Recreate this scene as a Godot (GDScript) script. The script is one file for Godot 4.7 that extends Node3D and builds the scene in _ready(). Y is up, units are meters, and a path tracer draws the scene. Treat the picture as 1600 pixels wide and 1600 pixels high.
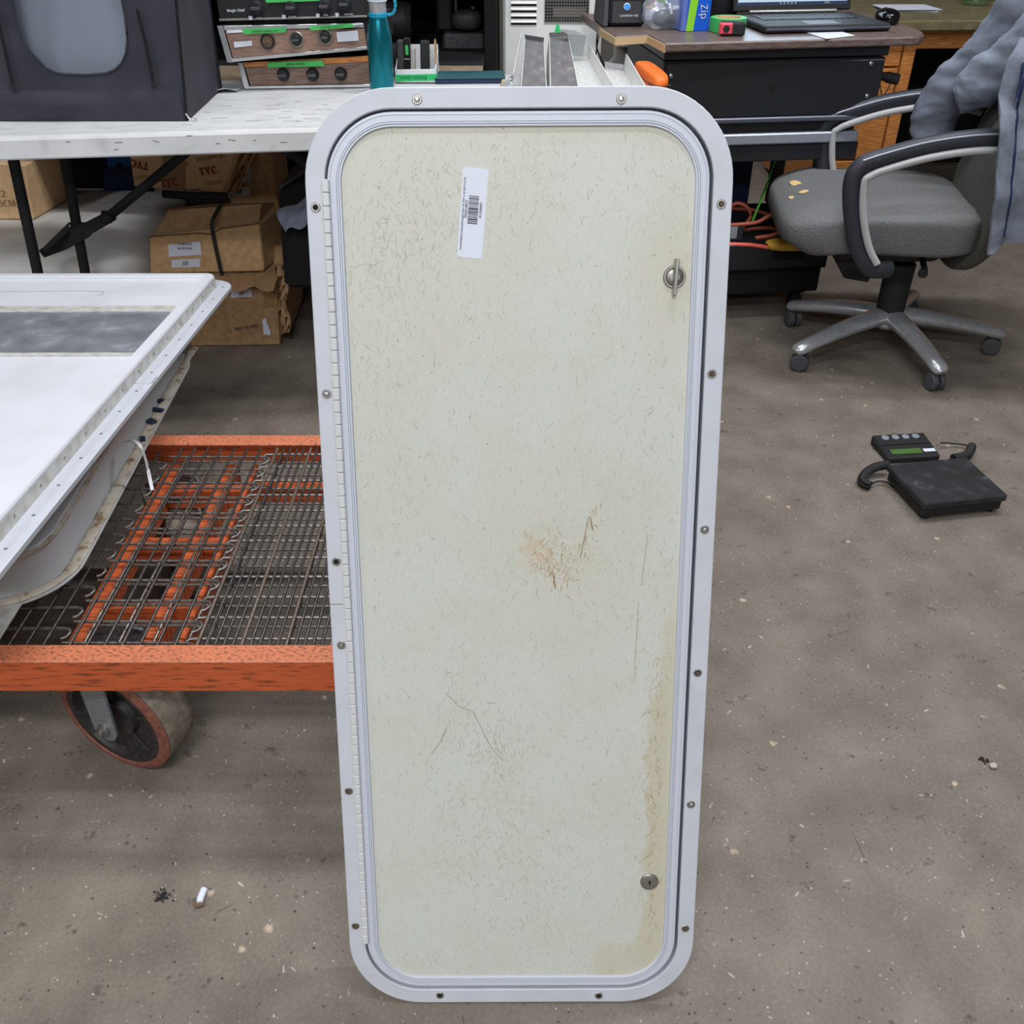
extends Node3D
# A workshop floor: an old cream cargo door leans upright in front of an orange cart, a folding table, a tool bench and an office chair.

var M := {}
var taken := {}
var rng := RandomNumberGenerator.new()
var T0 := Transform3D()

func _ready():
	rng.seed = 77
	set_up_view()
	make_materials()
	make_room()
	make_cargo_door()
	make_cart()
	make_hatch()
	make_table()
	make_table_things()
	make_scraps()
	make_under_table()
	make_shelving()
	make_air_conditioner()
	make_bench()
	make_bench_things()
	make_desk()
	make_chair()
	make_jacket()
	make_scale()
	make_floor_bits()

# ---------------------------------------------------------------- camera, light
func set_up_view():
	var cam := Camera3D.new()
	cam.name = "camera"
	cam.fov = rad_to_deg(2.0 * atan(800.0 / 1480.0))
	cam.near = 0.05
	cam.position = Vector3(0, 1.242, 0)
	cam.rotation.x = deg_to_rad(-34.5)
	add_child(cam)
	cam.current = true
	var we := WorldEnvironment.new()
	we.name = "world_environment"
	var e := Environment.new()
	e.background_mode = Environment.BG_COLOR
	e.background_color = Color(0, 0, 0)
	e.tonemap_mode = Environment.TONE_MAPPER_LINEAR
	e.tonemap_exposure = 1.0
	e.sdfgi_enabled = true
	e.ssao_enabled = true
	e.ssil_enabled = true
	we.environment = e
	add_child(we)
	# ceiling lamps of the workshop: x, z, length along x, length along z, energy
	var lamps = [
		[-0.1, -2.3, 1.2, 0.16, 3.4, "long white tube lamp under the ceiling above the folding table"],
		[-0.9, 3.4, 2.4, 0.3, 9.5, "long wide white tube lamp under the ceiling behind the camera to the left"],
		[-0.35, 1.2, 1.2, 0.3, 7.3, "long white tube lamp under the ceiling just behind the camera"],
		[0.9, 3.6, 2.4, 0.3, 6.5, "long wide white tube lamp under the ceiling behind the camera to the right"],
		[-3.2, 0.2, 0.3, 1.2, 4.6, "long white tube lamp under the ceiling far out by the left wall"],
		[1.6, -2.1, 1.2, 0.16, 5.4, "long white tube lamp under the ceiling above the office chair"],
		[0.4, -0.8, 1.2, 0.16, 2.7, "long white tube lamp under the ceiling above the cargo door"],
		[0.2, -4.8, 1.2, 0.16, 1.8, "long white tube lamp under the ceiling near the back wall"],
	]
	for l in lamps:
		lamp(l)

func lamp(l):
	var t := thing("ceiling_lamp", l[5], "lamp", Vector3(l[0], 3.25, l[1]), "ceiling tube lamps")
	var s := st()
	cbox(s, Vector3(l[2] + 0.04, 0.05, l[3] + 0.04), 0.006, Transform3D(Basis(), Vector3(0, 0.07, 0)))
	var hm := StandardMaterial3D.new()
	hm.albedo_color = Color(0.8, 0.8, 0.8)
	obj("housing", s, hm, t)
	s = st()
	cbox(s, Vector3(l[2], 0.04, l[3]), 0.008, Transform3D(Basis(), Vector3(0, 0.025, 0)))
	var em := StandardMaterial3D.new()
	em.emission_enabled = true
	em.emission = Color(0.96, 0.98, 1.0)
	em.emission_energy_multiplier = 3.0
	obj("tube", s, em, t)
	var a := AreaLight3D.new()
	a.name = "lamp_light"
	a.area_size = Vector2(l[2], l[3])
	a.light_color = Color(0.965, 0.98, 1.0)
	a.light_energy = l[4]
	a.area_normalize_energy = true
	a.shadow_enabled = true
	a.area_range = 14.0
	a.area_attenuation = 2.0
	a.position = Vector3(0, 0.0, 0)
	a.rotation.x = -PI / 2
	t.add_child(a, true)

# ---------------------------------------------------------------- naming
func numbered(n: String) -> String:
	if not taken.has(n):
		taken[n] = 0
		return n
	taken[n] += 1
	return "%s_%03d" % [n, taken[n]]

func tag(o, label, category, group = ""):
	o.set_meta("label", label)
	o.set_meta("category", category)
	if group:
		o.set_meta("group", group)

func thing(called, label, category, at = Vector3.ZERO, group = "") -> Node3D:
	var o := Node3D.new()
	o.name = numbered(called)
	add_child(o, true)
	o.position = at
	tag(o, label, category, group)
	return o

func obj(called, s, m, parent = self) -> MeshInstance3D:
	var o := MeshInstance3D.new()
	o.name = numbered(called) if parent == self else called
	s.generate_normals()
	o.mesh = s.commit()
	o.material_override = m
	parent.add_child(o, true)
	return o

func mesh_part(called, mesh, m, parent, xf = Transform3D()) -> MeshInstance3D:
	var o := MeshInstance3D.new()
	o.name = called
	o.mesh = mesh
	o.material_override = m
	o.transform = xf
	parent.add_child(o, true)
	return o

func struct(called, s, m) -> MeshInstance3D:
	var o := obj(called, s, m)
	o.set_meta("kind", "structure")
	return o

func done(s):
	s.generate_normals()
	return s.commit()

# ---------------------------------------------------------------- shapes
func st() -> SurfaceTool:
	var s := SurfaceTool.new()
	s.begin(Mesh.PRIMITIVE_TRIANGLES)
	s.set_smooth_group(-1)
	return s

func tri(s, a, b, c, out):
	var n = (a - c).cross(a - b)
	if n.dot(out) < 0:
		s.add_vertex(a); s.add_vertex(c); s.add_vertex(b)
	else:
		s.add_vertex(a); s.add_vertex(b); s.add_vertex(c)

func quad(s, a, b, c, d, out):
	tri(s, a, b, c, out)
	tri(s, a, c, d, out)

# box from eight corners, index = x + 2 y + 4 z, with chamfered edges
func hexa(s, c: Array, bev: float):
	var mid := Vector3.ZERO
	for p in c:
		mid += p / 8.0
	var ln := [((c[1] - c[0]).length() + (c[7] - c[6]).length()) / 2, ((c[2] - c[0]).length() + (c[7] - c[5]).length()) / 2, ((c[4] - c[0]).length() + (c[7] - c[3]).length()) / 2]
	var f := [0.0, 0.0, 0.0]
	for k in 3:
		f[k] = minf(bev / maxf(ln[k], 1e-6), 0.45)
	var P := func(q: Array) -> Vector3:
		var a: Vector3 = c[0].lerp(c[1], q[0]).lerp(c[2].lerp(c[3], q[0]), q[1])
		var b: Vector3 = c[4].lerp(c[5], q[0]).lerp(c[6].lerp(c[7], q[0]), q[1])
		return a.lerp(b, q[2])
	var V := func(axis: int, sg: Array) -> Vector3:
		var q := [0.0, 0.0, 0.0]
		for k in 3:
			if k == axis:
				q[k] = float(sg[k])
			else:
				q[k] = f[k] if sg[k] == 0 else 1.0 - f[k]
		return P.call(q)
	for k in 3:
		var i := (k + 1) % 3
		var j := (k + 2) % 3
		for a in 2:
			var pts := []
			for b in [[0, 0], [1, 0], [1, 1], [0, 1]]:
				var sg := [0, 0, 0]
				sg[k] = a; sg[i] = b[0]; sg[j] = b[1]
				pts.append(V.call(k, sg))
			quad(s, pts[0], pts[1], pts[2], pts[3], (pts[0] + pts[2]) / 2 - mid)
	if bev <= 0.0:
		return
	for k in 3:
		var i := (k + 1) % 3
		var j := (k + 2) % 3
		for a in 2:
			for b in 2:
				var s0 := [0, 0, 0]; var s1 := [0, 0, 0]
				s0[i] = a; s0[j] = b; s0[k] = 0
				s1[i] = a; s1[j] = b; s1[k] = 1
				var p0 = V.call(i, s0); var p1 = V.call(i, s1); var p2 = V.call(j, s1); var p3 = V.call(j, s0)
				quad(s, p0, p1, p2, p3, (p0 + p2) / 2 - mid)
	for a in 2:
		for b in 2:
			for d in 2:
				var sg := [a, b, d]
				var p0 = V.call(0, sg); var p1 = V.call(1, sg); var p2 = V.call(2, sg)
				tri(s, p0, p1, p2, (p0 + p1 + p2) / 3 - mid)

func cbox(s, size: Vector3, bev: float, xf := Transform3D()):
	var c := []
	for k in 8:
		c.append(xf * Vector3(size.x * (0.5 if k & 1 else -0.5), size.y * (0.5 if k & 2 else -0.5), size.z * (0.5 if k & 4 else -0.5)))
	hexa(s, c, bev)

# chamfered box between two opposite corners
func bb(s, a: Vector3, b: Vector3, bev: float):
	cbox(s, (b - a).abs(), bev, Transform3D(Basis(), (a + b) / 2))

# frustum-like box: four base points and four top points, both in the same turn
func prism8(s, base: Array, top: Array, bev: float):
	hexa(s, [base[0], base[1], top[0], top[1], base[3], base[2], top[3], top[2]], bev)

func frame_at(d: Vector3, hint := Vector3.UP) -> Basis:
	var z := d.normalized()
	if absf(z.dot(hint)) > 0.97:
		hint = Vector3.RIGHT if absf(z.x) < 0.9 else Vector3.BACK
	var x := hint.cross(z).normalized()
	return Basis(x, z.cross(x), z)

# tube along points; rad a number or an array; sq flattens the section: Vector2(width, height) factors
func tube(s, pts: Array, rad, sides := 8, closed := false, sq := Vector2.ONE, hint := Vector3.UP, caps := true):
	var n := pts.size()
	var rings := []
	for i in n:
		var a: Vector3 = pts[(i - 1 + n) % n] if closed or i > 0 else pts[i]
		var b: Vector3 = pts[(i + 1) % n] if closed or i < n - 1 else pts[i]
		var bs := frame_at(b - a, hint)
		var r: float = rad[i] if rad is Array else rad
		var ring := []
		for k in sides:
			var t := TAU * (k + 0.5) / sides
			ring.append(pts[i] + bs.x * cos(t) * r * sq.x + bs.y * sin(t) * r * sq.y)
		rings.append(ring)
	s.set_smooth_group(0 if sides > 4 else -1)
	for i in (n if closed else n - 1):
		var j := (i + 1) % n
		for k in sides:
			var l := (k + 1) % sides
			var m: Vector3 = (rings[i][k] + rings[i][l]) / 2 - pts[i]
			quad(s, rings[i][k], rings[i][l], rings[j][l], rings[j][k], m)
	s.set_smooth_group(-1)
	if not closed and caps:
		for e in [0, n - 1]:
			var o: Vector3 = pts[e] - pts[1 if e == 0 else n - 2]
			for k in range(1, sides - 1):
				tri(s, rings[e][0], rings[e][k], rings[e][k + 1], o)

func curve(pts: Array, steps := 6, closed := false) -> Array:
	var out := []
	var n := pts.size()
	for i in (n if closed else n - 1):
		var a: Vector3 = pts[(i - 1 + n) % n] if closed or i > 0 else pts[i]
		var b: Vector3 = pts[i]
		var c: Vector3 = pts[(i + 1) % n]
		var d: Vector3 = pts[(i + 2) % n] if closed or i < n - 2 else c
		for k in steps:
			out.append(b.cubic_interpolate(c, a, d, float(k) / steps))
	if not closed:
		out.append(pts[n - 1])
	return out

# turned shape: profile of Vector2(radius, height) from the bottom up along the outside
func lathe(s, prof: Array, sides := 24, xf := Transform3D(), crease := true):
	for i in prof.size() - 1:
		var p: Vector2 = prof[i]
		var q: Vector2 = prof[i + 1]
		var nr := q.y - p.y
		var ny := p.x - q.x
		s.set_smooth_group(i + 1 if crease else 0)
		for k in sides:
			var t := TAU * k / sides
			var u := TAU * (k + 1) / sides
			var a := xf * Vector3(cos(t) * p.x, p.y, sin(t) * p.x)
			var b := xf * Vector3(cos(u) * p.x, p.y, sin(u) * p.x)
			var c := xf * Vector3(cos(u) * q.x, q.y, sin(u) * q.x)
			var d := xf * Vector3(cos(t) * q.x, q.y, sin(t) * q.x)
			var w := (t + u) / 2
			var out := xf.basis * Vector3(cos(w) * nr, ny, sin(w) * nr)
			if p.x > 1e-6:
				tri(s, a, b, c if q.x > 1e-6 else d, out)
			if q.x > 1e-6:
				tri(s, a, c, d, out)
	s.set_smooth_group(-1)

# rounded rectangle as [point, outward normal] pairs, counter-clockwise
func rrect(c: Vector2, w: float, h: float, r: float, n := 10) -> Array:
	var out := []
	var k := 0
	for cc in [Vector2(w / 2 - r, h / 2 - r), Vector2(-w / 2 + r, h / 2 - r), Vector2(-w / 2 + r, -h / 2 + r), Vector2(w / 2 - r, -h / 2 + r)]:
		for i in n + 1:
			var t := PI / 2 * (k + float(i) / n)
			var d := Vector2(cos(t), sin(t))
			out.append([c + cc + d * r, d])
		k += 1
	return out

# sweep a profile of Vector2(outward, height) round a loop; sec = true closes the profile
func ring(s, loop: Array, prof: Array, xf := Transform3D(), sec := false):
	var n := loop.size()
	var area := 0.0
	var m := prof.size()
	for i in m:
		area += prof[i].cross(prof[(i + 1) % m])
	for i in (m if sec else m - 1):
		var p: Vector2 = prof[i]
		var q: Vector2 = prof[(i + 1) % m]
		var nn := Vector2(q.y - p.y, p.x - q.x)
		if sec and area < 0:
			nn = -nn
		s.set_smooth_group(i + 1)
		for k in n:
			var a = loop[k]
			var b = loop[(k + 1) % n]
			var w: Vector2 = (a[1] + b[1]).normalized()
			var out := xf.basis * Vector3(w.x * nn.x, w.y * nn.x, nn.y)
			quad(s, xf * v3(a[0] + a[1] * p.x, p.y), xf * v3(b[0] + b[1] * p.x, p.y), xf * v3(b[0] + b[1] * q.x, q.y), xf * v3(a[0] + a[1] * q.x, q.y), out)
	s.set_smooth_group(-1)

func v3(p: Vector2, z: float) -> Vector3:
	return Vector3(p.x, p.y, z)

func fill(s, loop: Array, off: float, z: float, up: float, xf := Transform3D()):
	var n := loop.size()
	var c := Vector2.ZERO
	for a in loop:
		c += a[0] / n
	for k in n:
		var a = loop[k]
		var b = loop[(k + 1) % n]
		tri(s, xf * v3(c, z), xf * v3(a[0] + a[1] * off, z), xf * v3(b[0] + b[1] * off, z), xf.basis * Vector3(0, 0, up))

# flat outline of Vector2 given thickness in z, edges chamfered by b
func slab(s, poly: Array, z0: float, z1: float, b := 0.0, xf := Transform3D()):
	var n := poly.size()
	var area := 0.0
	for i in n:
		area += poly[i].cross(poly[(i + 1) % n])
	var sg := signf(area)
	var inn := []
	for i in n:
		var d0: Vector2 = (poly[i] - poly[(i - 1 + n) % n]).normalized()
		var d1: Vector2 = (poly[(i + 1) % n] - poly[i]).normalized()
		var nv := (d0.orthogonal() + d1.orthogonal()).normalized() * -sg
		inn.append(poly[i] + nv * b)
	var idx := Geometry2D.triangulate_polygon(PackedVector2Array(inn))
	for z in [[z0, -1.0], [z1, 1.0]]:
		for i in range(0, idx.size(), 3):
			tri(s, xf * v3(inn[idx[i]], z[0]), xf * v3(inn[idx[i + 1]], z[0]), xf * v3(inn[idx[i + 2]], z[0]), xf.basis * Vector3(0, 0, z[1]))
	for i in n:
		var j := (i + 1) % n
		var e: Vector2 = (poly[j] - poly[i]).orthogonal() * sg
		var out := xf.basis * v3(e, 0)
		quad(s, xf * v3(poly[i], z0 + b), xf * v3(poly[j], z0 + b), xf * v3(poly[j], z1 - b), xf * v3(poly[i], z1 - b), out)
		if b > 0.0:
			quad(s, xf * v3(inn[i], z0), xf * v3(inn[j], z0), xf * v3(poly[j], z0 + b), xf * v3(poly[i], z0 + b), out - xf.basis.z * e.length())
			quad(s, xf * v3(inn[i], z1), xf * v3(inn[j], z1), xf * v3(poly[j], z1 - b), xf * v3(poly[i], z1 - b), out + xf.basis.z * e.length())

# sheet with thickness from a grid of points [row][column]
func sheet(s, g: Array, thick: float):
	var nu := g.size()
	var nv: int = g[0].size()
	var nor := []
	for i in nu:
		var row := []
		for j in nv:
			var du: Vector3 = g[mini(i + 1, nu - 1)][j] - g[maxi(i - 1, 0)][j]
			var dv: Vector3 = g[i][mini(j + 1, nv - 1)] - g[i][maxi(j - 1, 0)]
			row.append(du.cross(dv).normalized() * thick * 0.5)
		nor.append(row)
	for sd in [1.0, -1.0]:
		s.set_smooth_group(1 if sd > 0 else 2)
		for i in nu - 1:
			for j in nv - 1:
				quad(s, g[i][j] + nor[i][j] * sd, g[i + 1][j] + nor[i + 1][j] * sd, g[i + 1][j + 1] + nor[i + 1][j + 1] * sd, g[i][j + 1] + nor[i][j + 1] * sd, nor[i][j] * sd)
	s.set_smooth_group(-1)
	var rim := []
	for j in nv:
		rim.append([0, j])
	for i in range(1, nu):
		rim.append([i, nv - 1])
	for j in range(nv - 2, -1, -1):
		rim.append([nu - 1, j])
	for i in range(nu - 2, 0, -1):
		rim.append([i, 0])
	var mid: Vector3 = g[nu / 2][nv / 2]
	for k in rim.size():
		var a = rim[k]
		var b = rim[(k + 1) % rim.size()]
		var p: Vector3 = g[a[0]][a[1]]
		var q: Vector3 = g[b[0]][b[1]]
		quad(s, p + nor[a[0]][a[1]], q + nor[b[0]][b[1]], q - nor[b[0]][b[1]], p - nor[a[0]][a[1]], (p + q) / 2 - mid)

# closed cushion: superellipsoid, e = squareness exponents, warp moves points
func cushion(s, half: Vector3, e1: float, e2: float, nu := 28, nv := 14, warp = null):
	var g := []
	for i in nv + 1:
		var v := -PI / 2 + PI * i / nv
		var row := []
		for j in nu:
			var u := TAU * j / nu
			var p := Vector3(half.x * pw(cos(v), e1) * pw(cos(u), e2), half.y * pw(sin(v), e1), half.z * pw(cos(v), e1) * pw(sin(u), e2))
			row.append(warp.call(p) if warp != null else p)
		g.append(row)
	s.set_smooth_group(0)
	var mid := Vector3.ZERO
	for row in g:
		for p in row:
			mid += p / ((nv + 1) * nu)
	for i in nv:
		for j in nu:
			var k := (j + 1) % nu
			var o: Vector3 = (g[i][j] + g[i + 1][k]) / 2 - mid
			if i > 0:
				tri(s, g[i][j], g[i][k], g[i + 1][k], o)
			if i < nv - 1:
				tri(s, g[i][j], g[i + 1][k], g[i + 1][j], o)
	s.set_smooth_group(-1)

func pw(x: float, e: float) -> float:
	return signf(x) * pow(absf(x), e)

func at(x: float, y: float, z: float, b := Basis()) -> Transform3D:
	return Transform3D(b, Vector3(x, y, z))

func rot(axis: Vector3, deg: float) -> Basis:
	return Basis(axis, deg_to_rad(deg))

# lettering, its centre at xf, reading along xf's x, facing xf's z
func words(parent, text: String, height: float, xf: Transform3D, m, face := "Droid Sans", called := "lettering", bold := false, narrow := 1.0):
	var t := TextMesh.new()
	var f := SystemFont.new()
	f.font_names = PackedStringArray([face])
	f.font_weight = 700 if bold else 400
	t.font = f
	t.text = text
	t.font_size = 64
	t.pixel_size = 0.002
	var k := height / 81.0 / t.pixel_size
	t.depth = 0.0004 / k
	t.curve_step = 4.0
	return mesh_part(called, t, m, parent, xf * Transform3D(Basis().scaled(Vector3(narrow * k, k, k)), Vector3.ZERO))

# transform whose x runs along ex, y along ey (made square to it), at p
func plane_at(p: Vector3, ex: Vector3, ey: Vector3) -> Transform3D:
	var x := ex.normalized()
	var z := x.cross(ey).normalized()
	return Transform3D(Basis(x, z.cross(x), z), p)

# ---------------------------------------------------------------- materials
func mat(n: String, c: Color, rough := 0.6, metal := 0.0) -> StandardMaterial3D:
	var m := StandardMaterial3D.new()
	m.resource_name = n
	m.albedo_color = c
	m.roughness = rough
	m.metallic = metal
	M[n] = m
	return m

# noise-driven colour: stops = [[offset, colour], ...]; laid on from three sides
func grain(n: String, stops: Array, freq: float, scale: Vector3, rough := 0.6, metal := 0.0, sd := 1, oct := 4, px := 512, bump := 0.0) -> StandardMaterial3D:
	var m := mat(n, Color.WHITE, rough, metal)
	var fn := FastNoiseLite.new()
	fn.seed = sd
	fn.noise_type = FastNoiseLite.TYPE_SIMPLEX_SMOOTH
	fn.frequency = freq
	fn.fractal_octaves = oct
	var gr := Gradient.new()
	gr.offsets = PackedFloat32Array(stops.map(func(a): return a[0]))
	gr.colors = PackedColorArray(stops.map(func(a): return a[1]))
	var t := NoiseTexture2D.new()
	t.width = px; t.height = px
	t.seamless = true
	t.noise = fn
	t.color_ramp = gr
	m.albedo_texture = t
	m.uv1_triplanar = true
	m.uv1_scale = scale
	if bump > 0.0:
		var b := NoiseTexture2D.new()
		b.width = px; b.height = px
		b.seamless = true
		b.noise = fn
		b.as_normal_map = true
		b.bump_strength = bump
		m.normal_enabled = true
		m.normal_texture = b
	return m

func c8(r, g, b) -> Color:
	return Color(r / 255.0, g / 255.0, b / 255.0)

func make_materials():
	mat("white_paint", c8(205, 208, 212), 0.38)
	grain("frame_paint", [[0.0, c8(182, 184, 189)], [0.45, c8(188, 190, 197)], [1.0, c8(191, 194, 201)]], 0.012, Vector3(2, 2, 2), 0.5, 0.0, 3)
	mat("trim_paint", c8(190, 194, 203), 0.4)
	mat("hinge_paint", c8(194, 195, 195), 0.45)
	mat("black", c8(20, 20, 22), 0.6)
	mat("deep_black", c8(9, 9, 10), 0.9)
	mat("rubber", c8(26, 26, 28), 0.75)
	mat("ink", c8(38, 38, 44), 0.9)
	mat("steel", c8(190, 188, 182), 0.3, 0.95)
	mat("dull_steel", c8(150, 146, 140), 0.45, 0.85)
	mat("chrome", c8(206, 206, 208), 0.25, 0.6)
	mat("plate_grey", c8(150, 154, 156), 0.45, 0.3)
	mat("rust", c8(104, 84, 62), 0.75)
	mat("paper", c8(208, 211, 222), 0.7)
	mat("white_plastic", c8(215, 216, 218), 0.45)
	grain("table_plastic", [[0.0, c8(186, 185, 183)], [0.3, c8(206, 206, 205)], [1.0, c8(216, 216, 215)]], 0.012, Vector3(1.4, 1.4, 4.0), 0.45, 0.0, 5)
	grain("tub_plastic", [[0.0, c8(188, 184, 178)], [0.5, c8(206, 203, 198)], [1.0, c8(214, 212, 208)]], 0.01, Vector3(1.5, 1.5, 1.5), 0.5, 0.0, 6)
	mat("cloth_black", c8(46, 46, 54), 0.9)
	grain("bag_cloth", [[0.0, c8(44, 44, 52)], [0.5, c8(52, 52, 61)], [1.0, c8(62, 62, 72)]], 0.008, Vector3(1.5, 1.5, 1.5), 0.85, 0.0, 8)
	mat("bag_grey", c8(132, 140, 153), 0.85)
	grain("orange_paint", [[0.0, c8(96, 50, 32)], [0.27, c8(150, 72, 38)], [0.33, c8(186, 88, 46)], [0.6, c8(196, 92, 48)], [1.0, c8(206, 100, 54)]], 0.03, Vector3(1.0, 8.0, 8.0), 0.5, 0.0, 11, 5)
	grain("orange_worn", [[0.0, c8(96, 66, 52)], [0.30, c8(150, 92, 66)], [0.42, c8(196, 112, 76)], [1.0, c8(208, 124, 88)]], 0.05, Vector3(4.0, 8.0, 8.0), 0.55, 0.0, 12, 5)
	grain("wire_steel", [[0.0, c8(92, 86, 80)], [0.5, c8(132, 126, 120)], [1.0, c8(176, 170, 162)]], 0.03, Vector3(6, 6, 6), 0.4, 0.75, 13)
	grain("wire_dark", [[0.0, c8(58, 54, 52)], [0.5, c8(82, 78, 76)], [1.0, c8(110, 104, 100)]], 0.03, Vector3(6, 6, 6), 0.42, 0.7, 14)
	grain("wire_brown", [[0.0, c8(84, 72, 62)], [0.5, c8(112, 98, 88)], [1.0, c8(132, 118, 108)]], 0.03, Vector3(6, 6, 6), 0.5, 0.5, 15)
	grain("galvanised", [[0.0, c8(120, 124, 128)], [0.5, c8(150, 154, 158)], [1.0, c8(182, 186, 190)]], 0.05, Vector3(6, 6, 6), 0.42, 0.6, 16)
	grain("wheel_tread", [[0.0, c8(92, 56, 44)], [0.5, c8(126, 74, 58)], [1.0, c8(148, 98, 80)]], 0.03, Vector3(5, 5, 5), 0.7, 0.0, 17)
	grain("wheel_worn", [[0.0, c8(92, 84, 72)], [0.5, c8(128, 118, 104)], [1.0, c8(150, 140, 124)]], 0.02, Vector3(5, 5, 5), 0.75, 0.0, 18)
	grain("wheel_core", [[0.0, c8(28, 26, 28)], [0.6, c8(48, 44, 44)], [1.0, c8(78, 70, 66)]], 0.03, Vector3(6, 6, 6), 0.5, 0.0, 19)
	grain("hatch_white", [[0.0, c8(204, 204, 208)], [0.5, c8(212, 212, 217)], [1.0, c8(215, 215, 220)]], 0.01, Vector3(1, 1, 1), 0.4, 0.0, 20)
	grain("hatch_grey", [[0.0, c8(100, 102, 108)], [0.4, c8(116, 118, 124)], [0.7, c8(126, 128, 134)], [1.0, c8(160, 162, 166)]], 0.02, Vector3(1.2, 1.2, 1.2), 0.35, 0.0, 21)
	grain("hatch_rail", [[0.0, c8(160, 158, 150)], [0.5, c8(190, 188, 182)], [1.0, c8(206, 205, 202)]], 0.02, Vector3(3, 3, 3), 0.4, 0.0, 22)
	grain("sealant", [[0.0, c8(120, 96, 70)], [0.26, c8(150, 124, 94)], [0.34, c8(196, 184, 164)], [1.0, c8(214, 210, 202)]], 0.016, Vector3(3, 3, 3), 0.75, 0.0, 23, 5)
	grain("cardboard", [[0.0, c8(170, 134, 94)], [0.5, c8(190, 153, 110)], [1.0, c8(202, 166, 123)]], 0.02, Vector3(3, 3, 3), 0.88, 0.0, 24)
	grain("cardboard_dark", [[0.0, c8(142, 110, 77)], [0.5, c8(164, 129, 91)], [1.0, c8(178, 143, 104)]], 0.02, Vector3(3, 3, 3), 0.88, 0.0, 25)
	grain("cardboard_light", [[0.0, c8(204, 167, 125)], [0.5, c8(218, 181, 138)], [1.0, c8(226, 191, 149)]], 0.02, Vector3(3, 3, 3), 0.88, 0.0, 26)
	mat("packing_tape", c8(150, 116, 74), 0.25)
	mat("red_print", c8(138, 30, 44), 0.85)
	mat("brown_print", c8(108, 78, 56), 0.9)
	grain("veneer", [[0.0, c8(86, 66, 56)], [0.45, c8(116, 92, 80)], [1.0, c8(140, 114, 100)]], 0.02, Vector3(1.5, 18, 18), 0.5, 0.0, 27, 4)
	grain("veneer_light", [[0.0, c8(110, 84, 70)], [0.45, c8(140, 110, 95)], [1.0, c8(158, 128, 112)]], 0.02, Vector3(1.5, 18, 18), 0.5, 0.0, 28, 4)
	grain("oak", [[0.0, c8(120, 70, 30)], [0.3, c8(176, 110, 52)], [0.6, c8(200, 130, 66)], [1.0, c8(214, 146, 82)]], 0.02, Vector3(1.6, 14, 14), 0.5, 0.0, 29, 4)
	grain("plank", [[0.0, c8(110, 92, 74)], [0.5, c8(146, 126, 104)], [1.0, c8(170, 150, 126)]], 0.015, Vector3(1.6, 10, 10), 0.75, 0.0, 30, 4)
	grain("desk_laminate", [[0.0, c8(94, 86, 62)], [0.5, c8(112, 103, 76)], [1.0, c8(124, 114, 86)]], 0.015, Vector3(2, 2, 2), 0.4, 0.0, 31)
	grain("bench_top", [[0.0, c8(80, 66, 60)], [0.5, c8(104, 88, 82)], [1.0, c8(120, 104, 98)]], 0.02, Vector3(2, 8, 8), 0.4, 0.0, 32)
	mat("ply_edge", c8(196, 170, 128), 0.7)
	mat("bench_black", c8(30, 31, 35), 0.42)
	mat("bench_grey", c8(86, 90, 100), 0.35, 0.3)
	mat("bench_side", c8(66, 68, 70), 0.5)
	mat("rail_grey", c8(150, 154, 164), 0.35, 0.3)
	grain("seat_fabric", [[0.0, c8(84, 84, 82)], [0.5, c8(102, 102, 102)], [1.0, c8(118, 118, 118)]], 0.05, Vector3(5, 5, 5), 0.95, 0.0, 33, 4, 512, 4.0)
	grain("back_fabric", [[0.0, c8(62, 62, 56)], [0.5, c8(78, 78, 72)], [1.0, c8(92, 92, 86)]], 0.05, Vector3(5, 5, 5), 0.95, 0.0, 34)
	grain("jacket", [[0.0, c8(102, 108, 120)], [0.5, c8(118, 125, 138)], [1.0, c8(128, 134, 147)]], 0.012, Vector3(4, 4, 4), 0.92, 0.0, 35, 5, 512, 3.0)
	mat("arm_black", c8(44, 46, 54), 0.5)
	mat("arm_grey", c8(168, 168, 168), 0.5)
	mat("foam", c8(208, 176, 120), 0.95)
	grain("base_metal", [[0.0, c8(158, 160, 164)], [0.5, c8(180, 182, 186)], [1.0, c8(196, 198, 202)]], 0.02, Vector3(4, 4, 4), 0.28, 0.55, 36)
	mat("caster", c8(66, 66, 70), 0.6)
	grain("scale_top", [[0.0, c8(28, 28, 30)], [0.55, c8(36, 36, 38)], [0.8, c8(50, 50, 52)], [1.0, c8(110, 110, 112)]], 0.012, Vector3(3, 3, 3), 0.55, 0.0, 37, 5)
	mat("lcd", c8(74, 104, 52), 0.3)
	mat("green_tape", c8(64, 178, 88), 0.6)
	mat("bright_tape", c8(30, 182, 98), 0.55)
	mat("bottle_metal", c8(26, 122, 136), 0.24, 0.75)
	mat("bottle_cap", c8(18, 138, 172), 0.45)
	mat("blue_plastic", c8(40, 112, 190), 0.5)
	mat("navy", c8(20, 40, 76), 0.6)
	mat("teal_dark", c8(22, 76, 84), 0.6)
	grain("ac_white", [[0.0, c8(228, 228, 225)], [0.5, c8(236, 236, 233)], [1.0, c8(240, 239, 234)]], 0.01, Vector3(2, 2, 2), 0.5, 0.0, 38)
	grain("channel_dark", [[0.0, c8(96, 93, 95)], [0.55, c8(116, 113, 116)], [0.8, c8(128, 122, 120)], [1.0, c8(168, 164, 162)]], 0.012, Vector3(5, 5, 1.2), 0.5, 0.2, 39)
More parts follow.
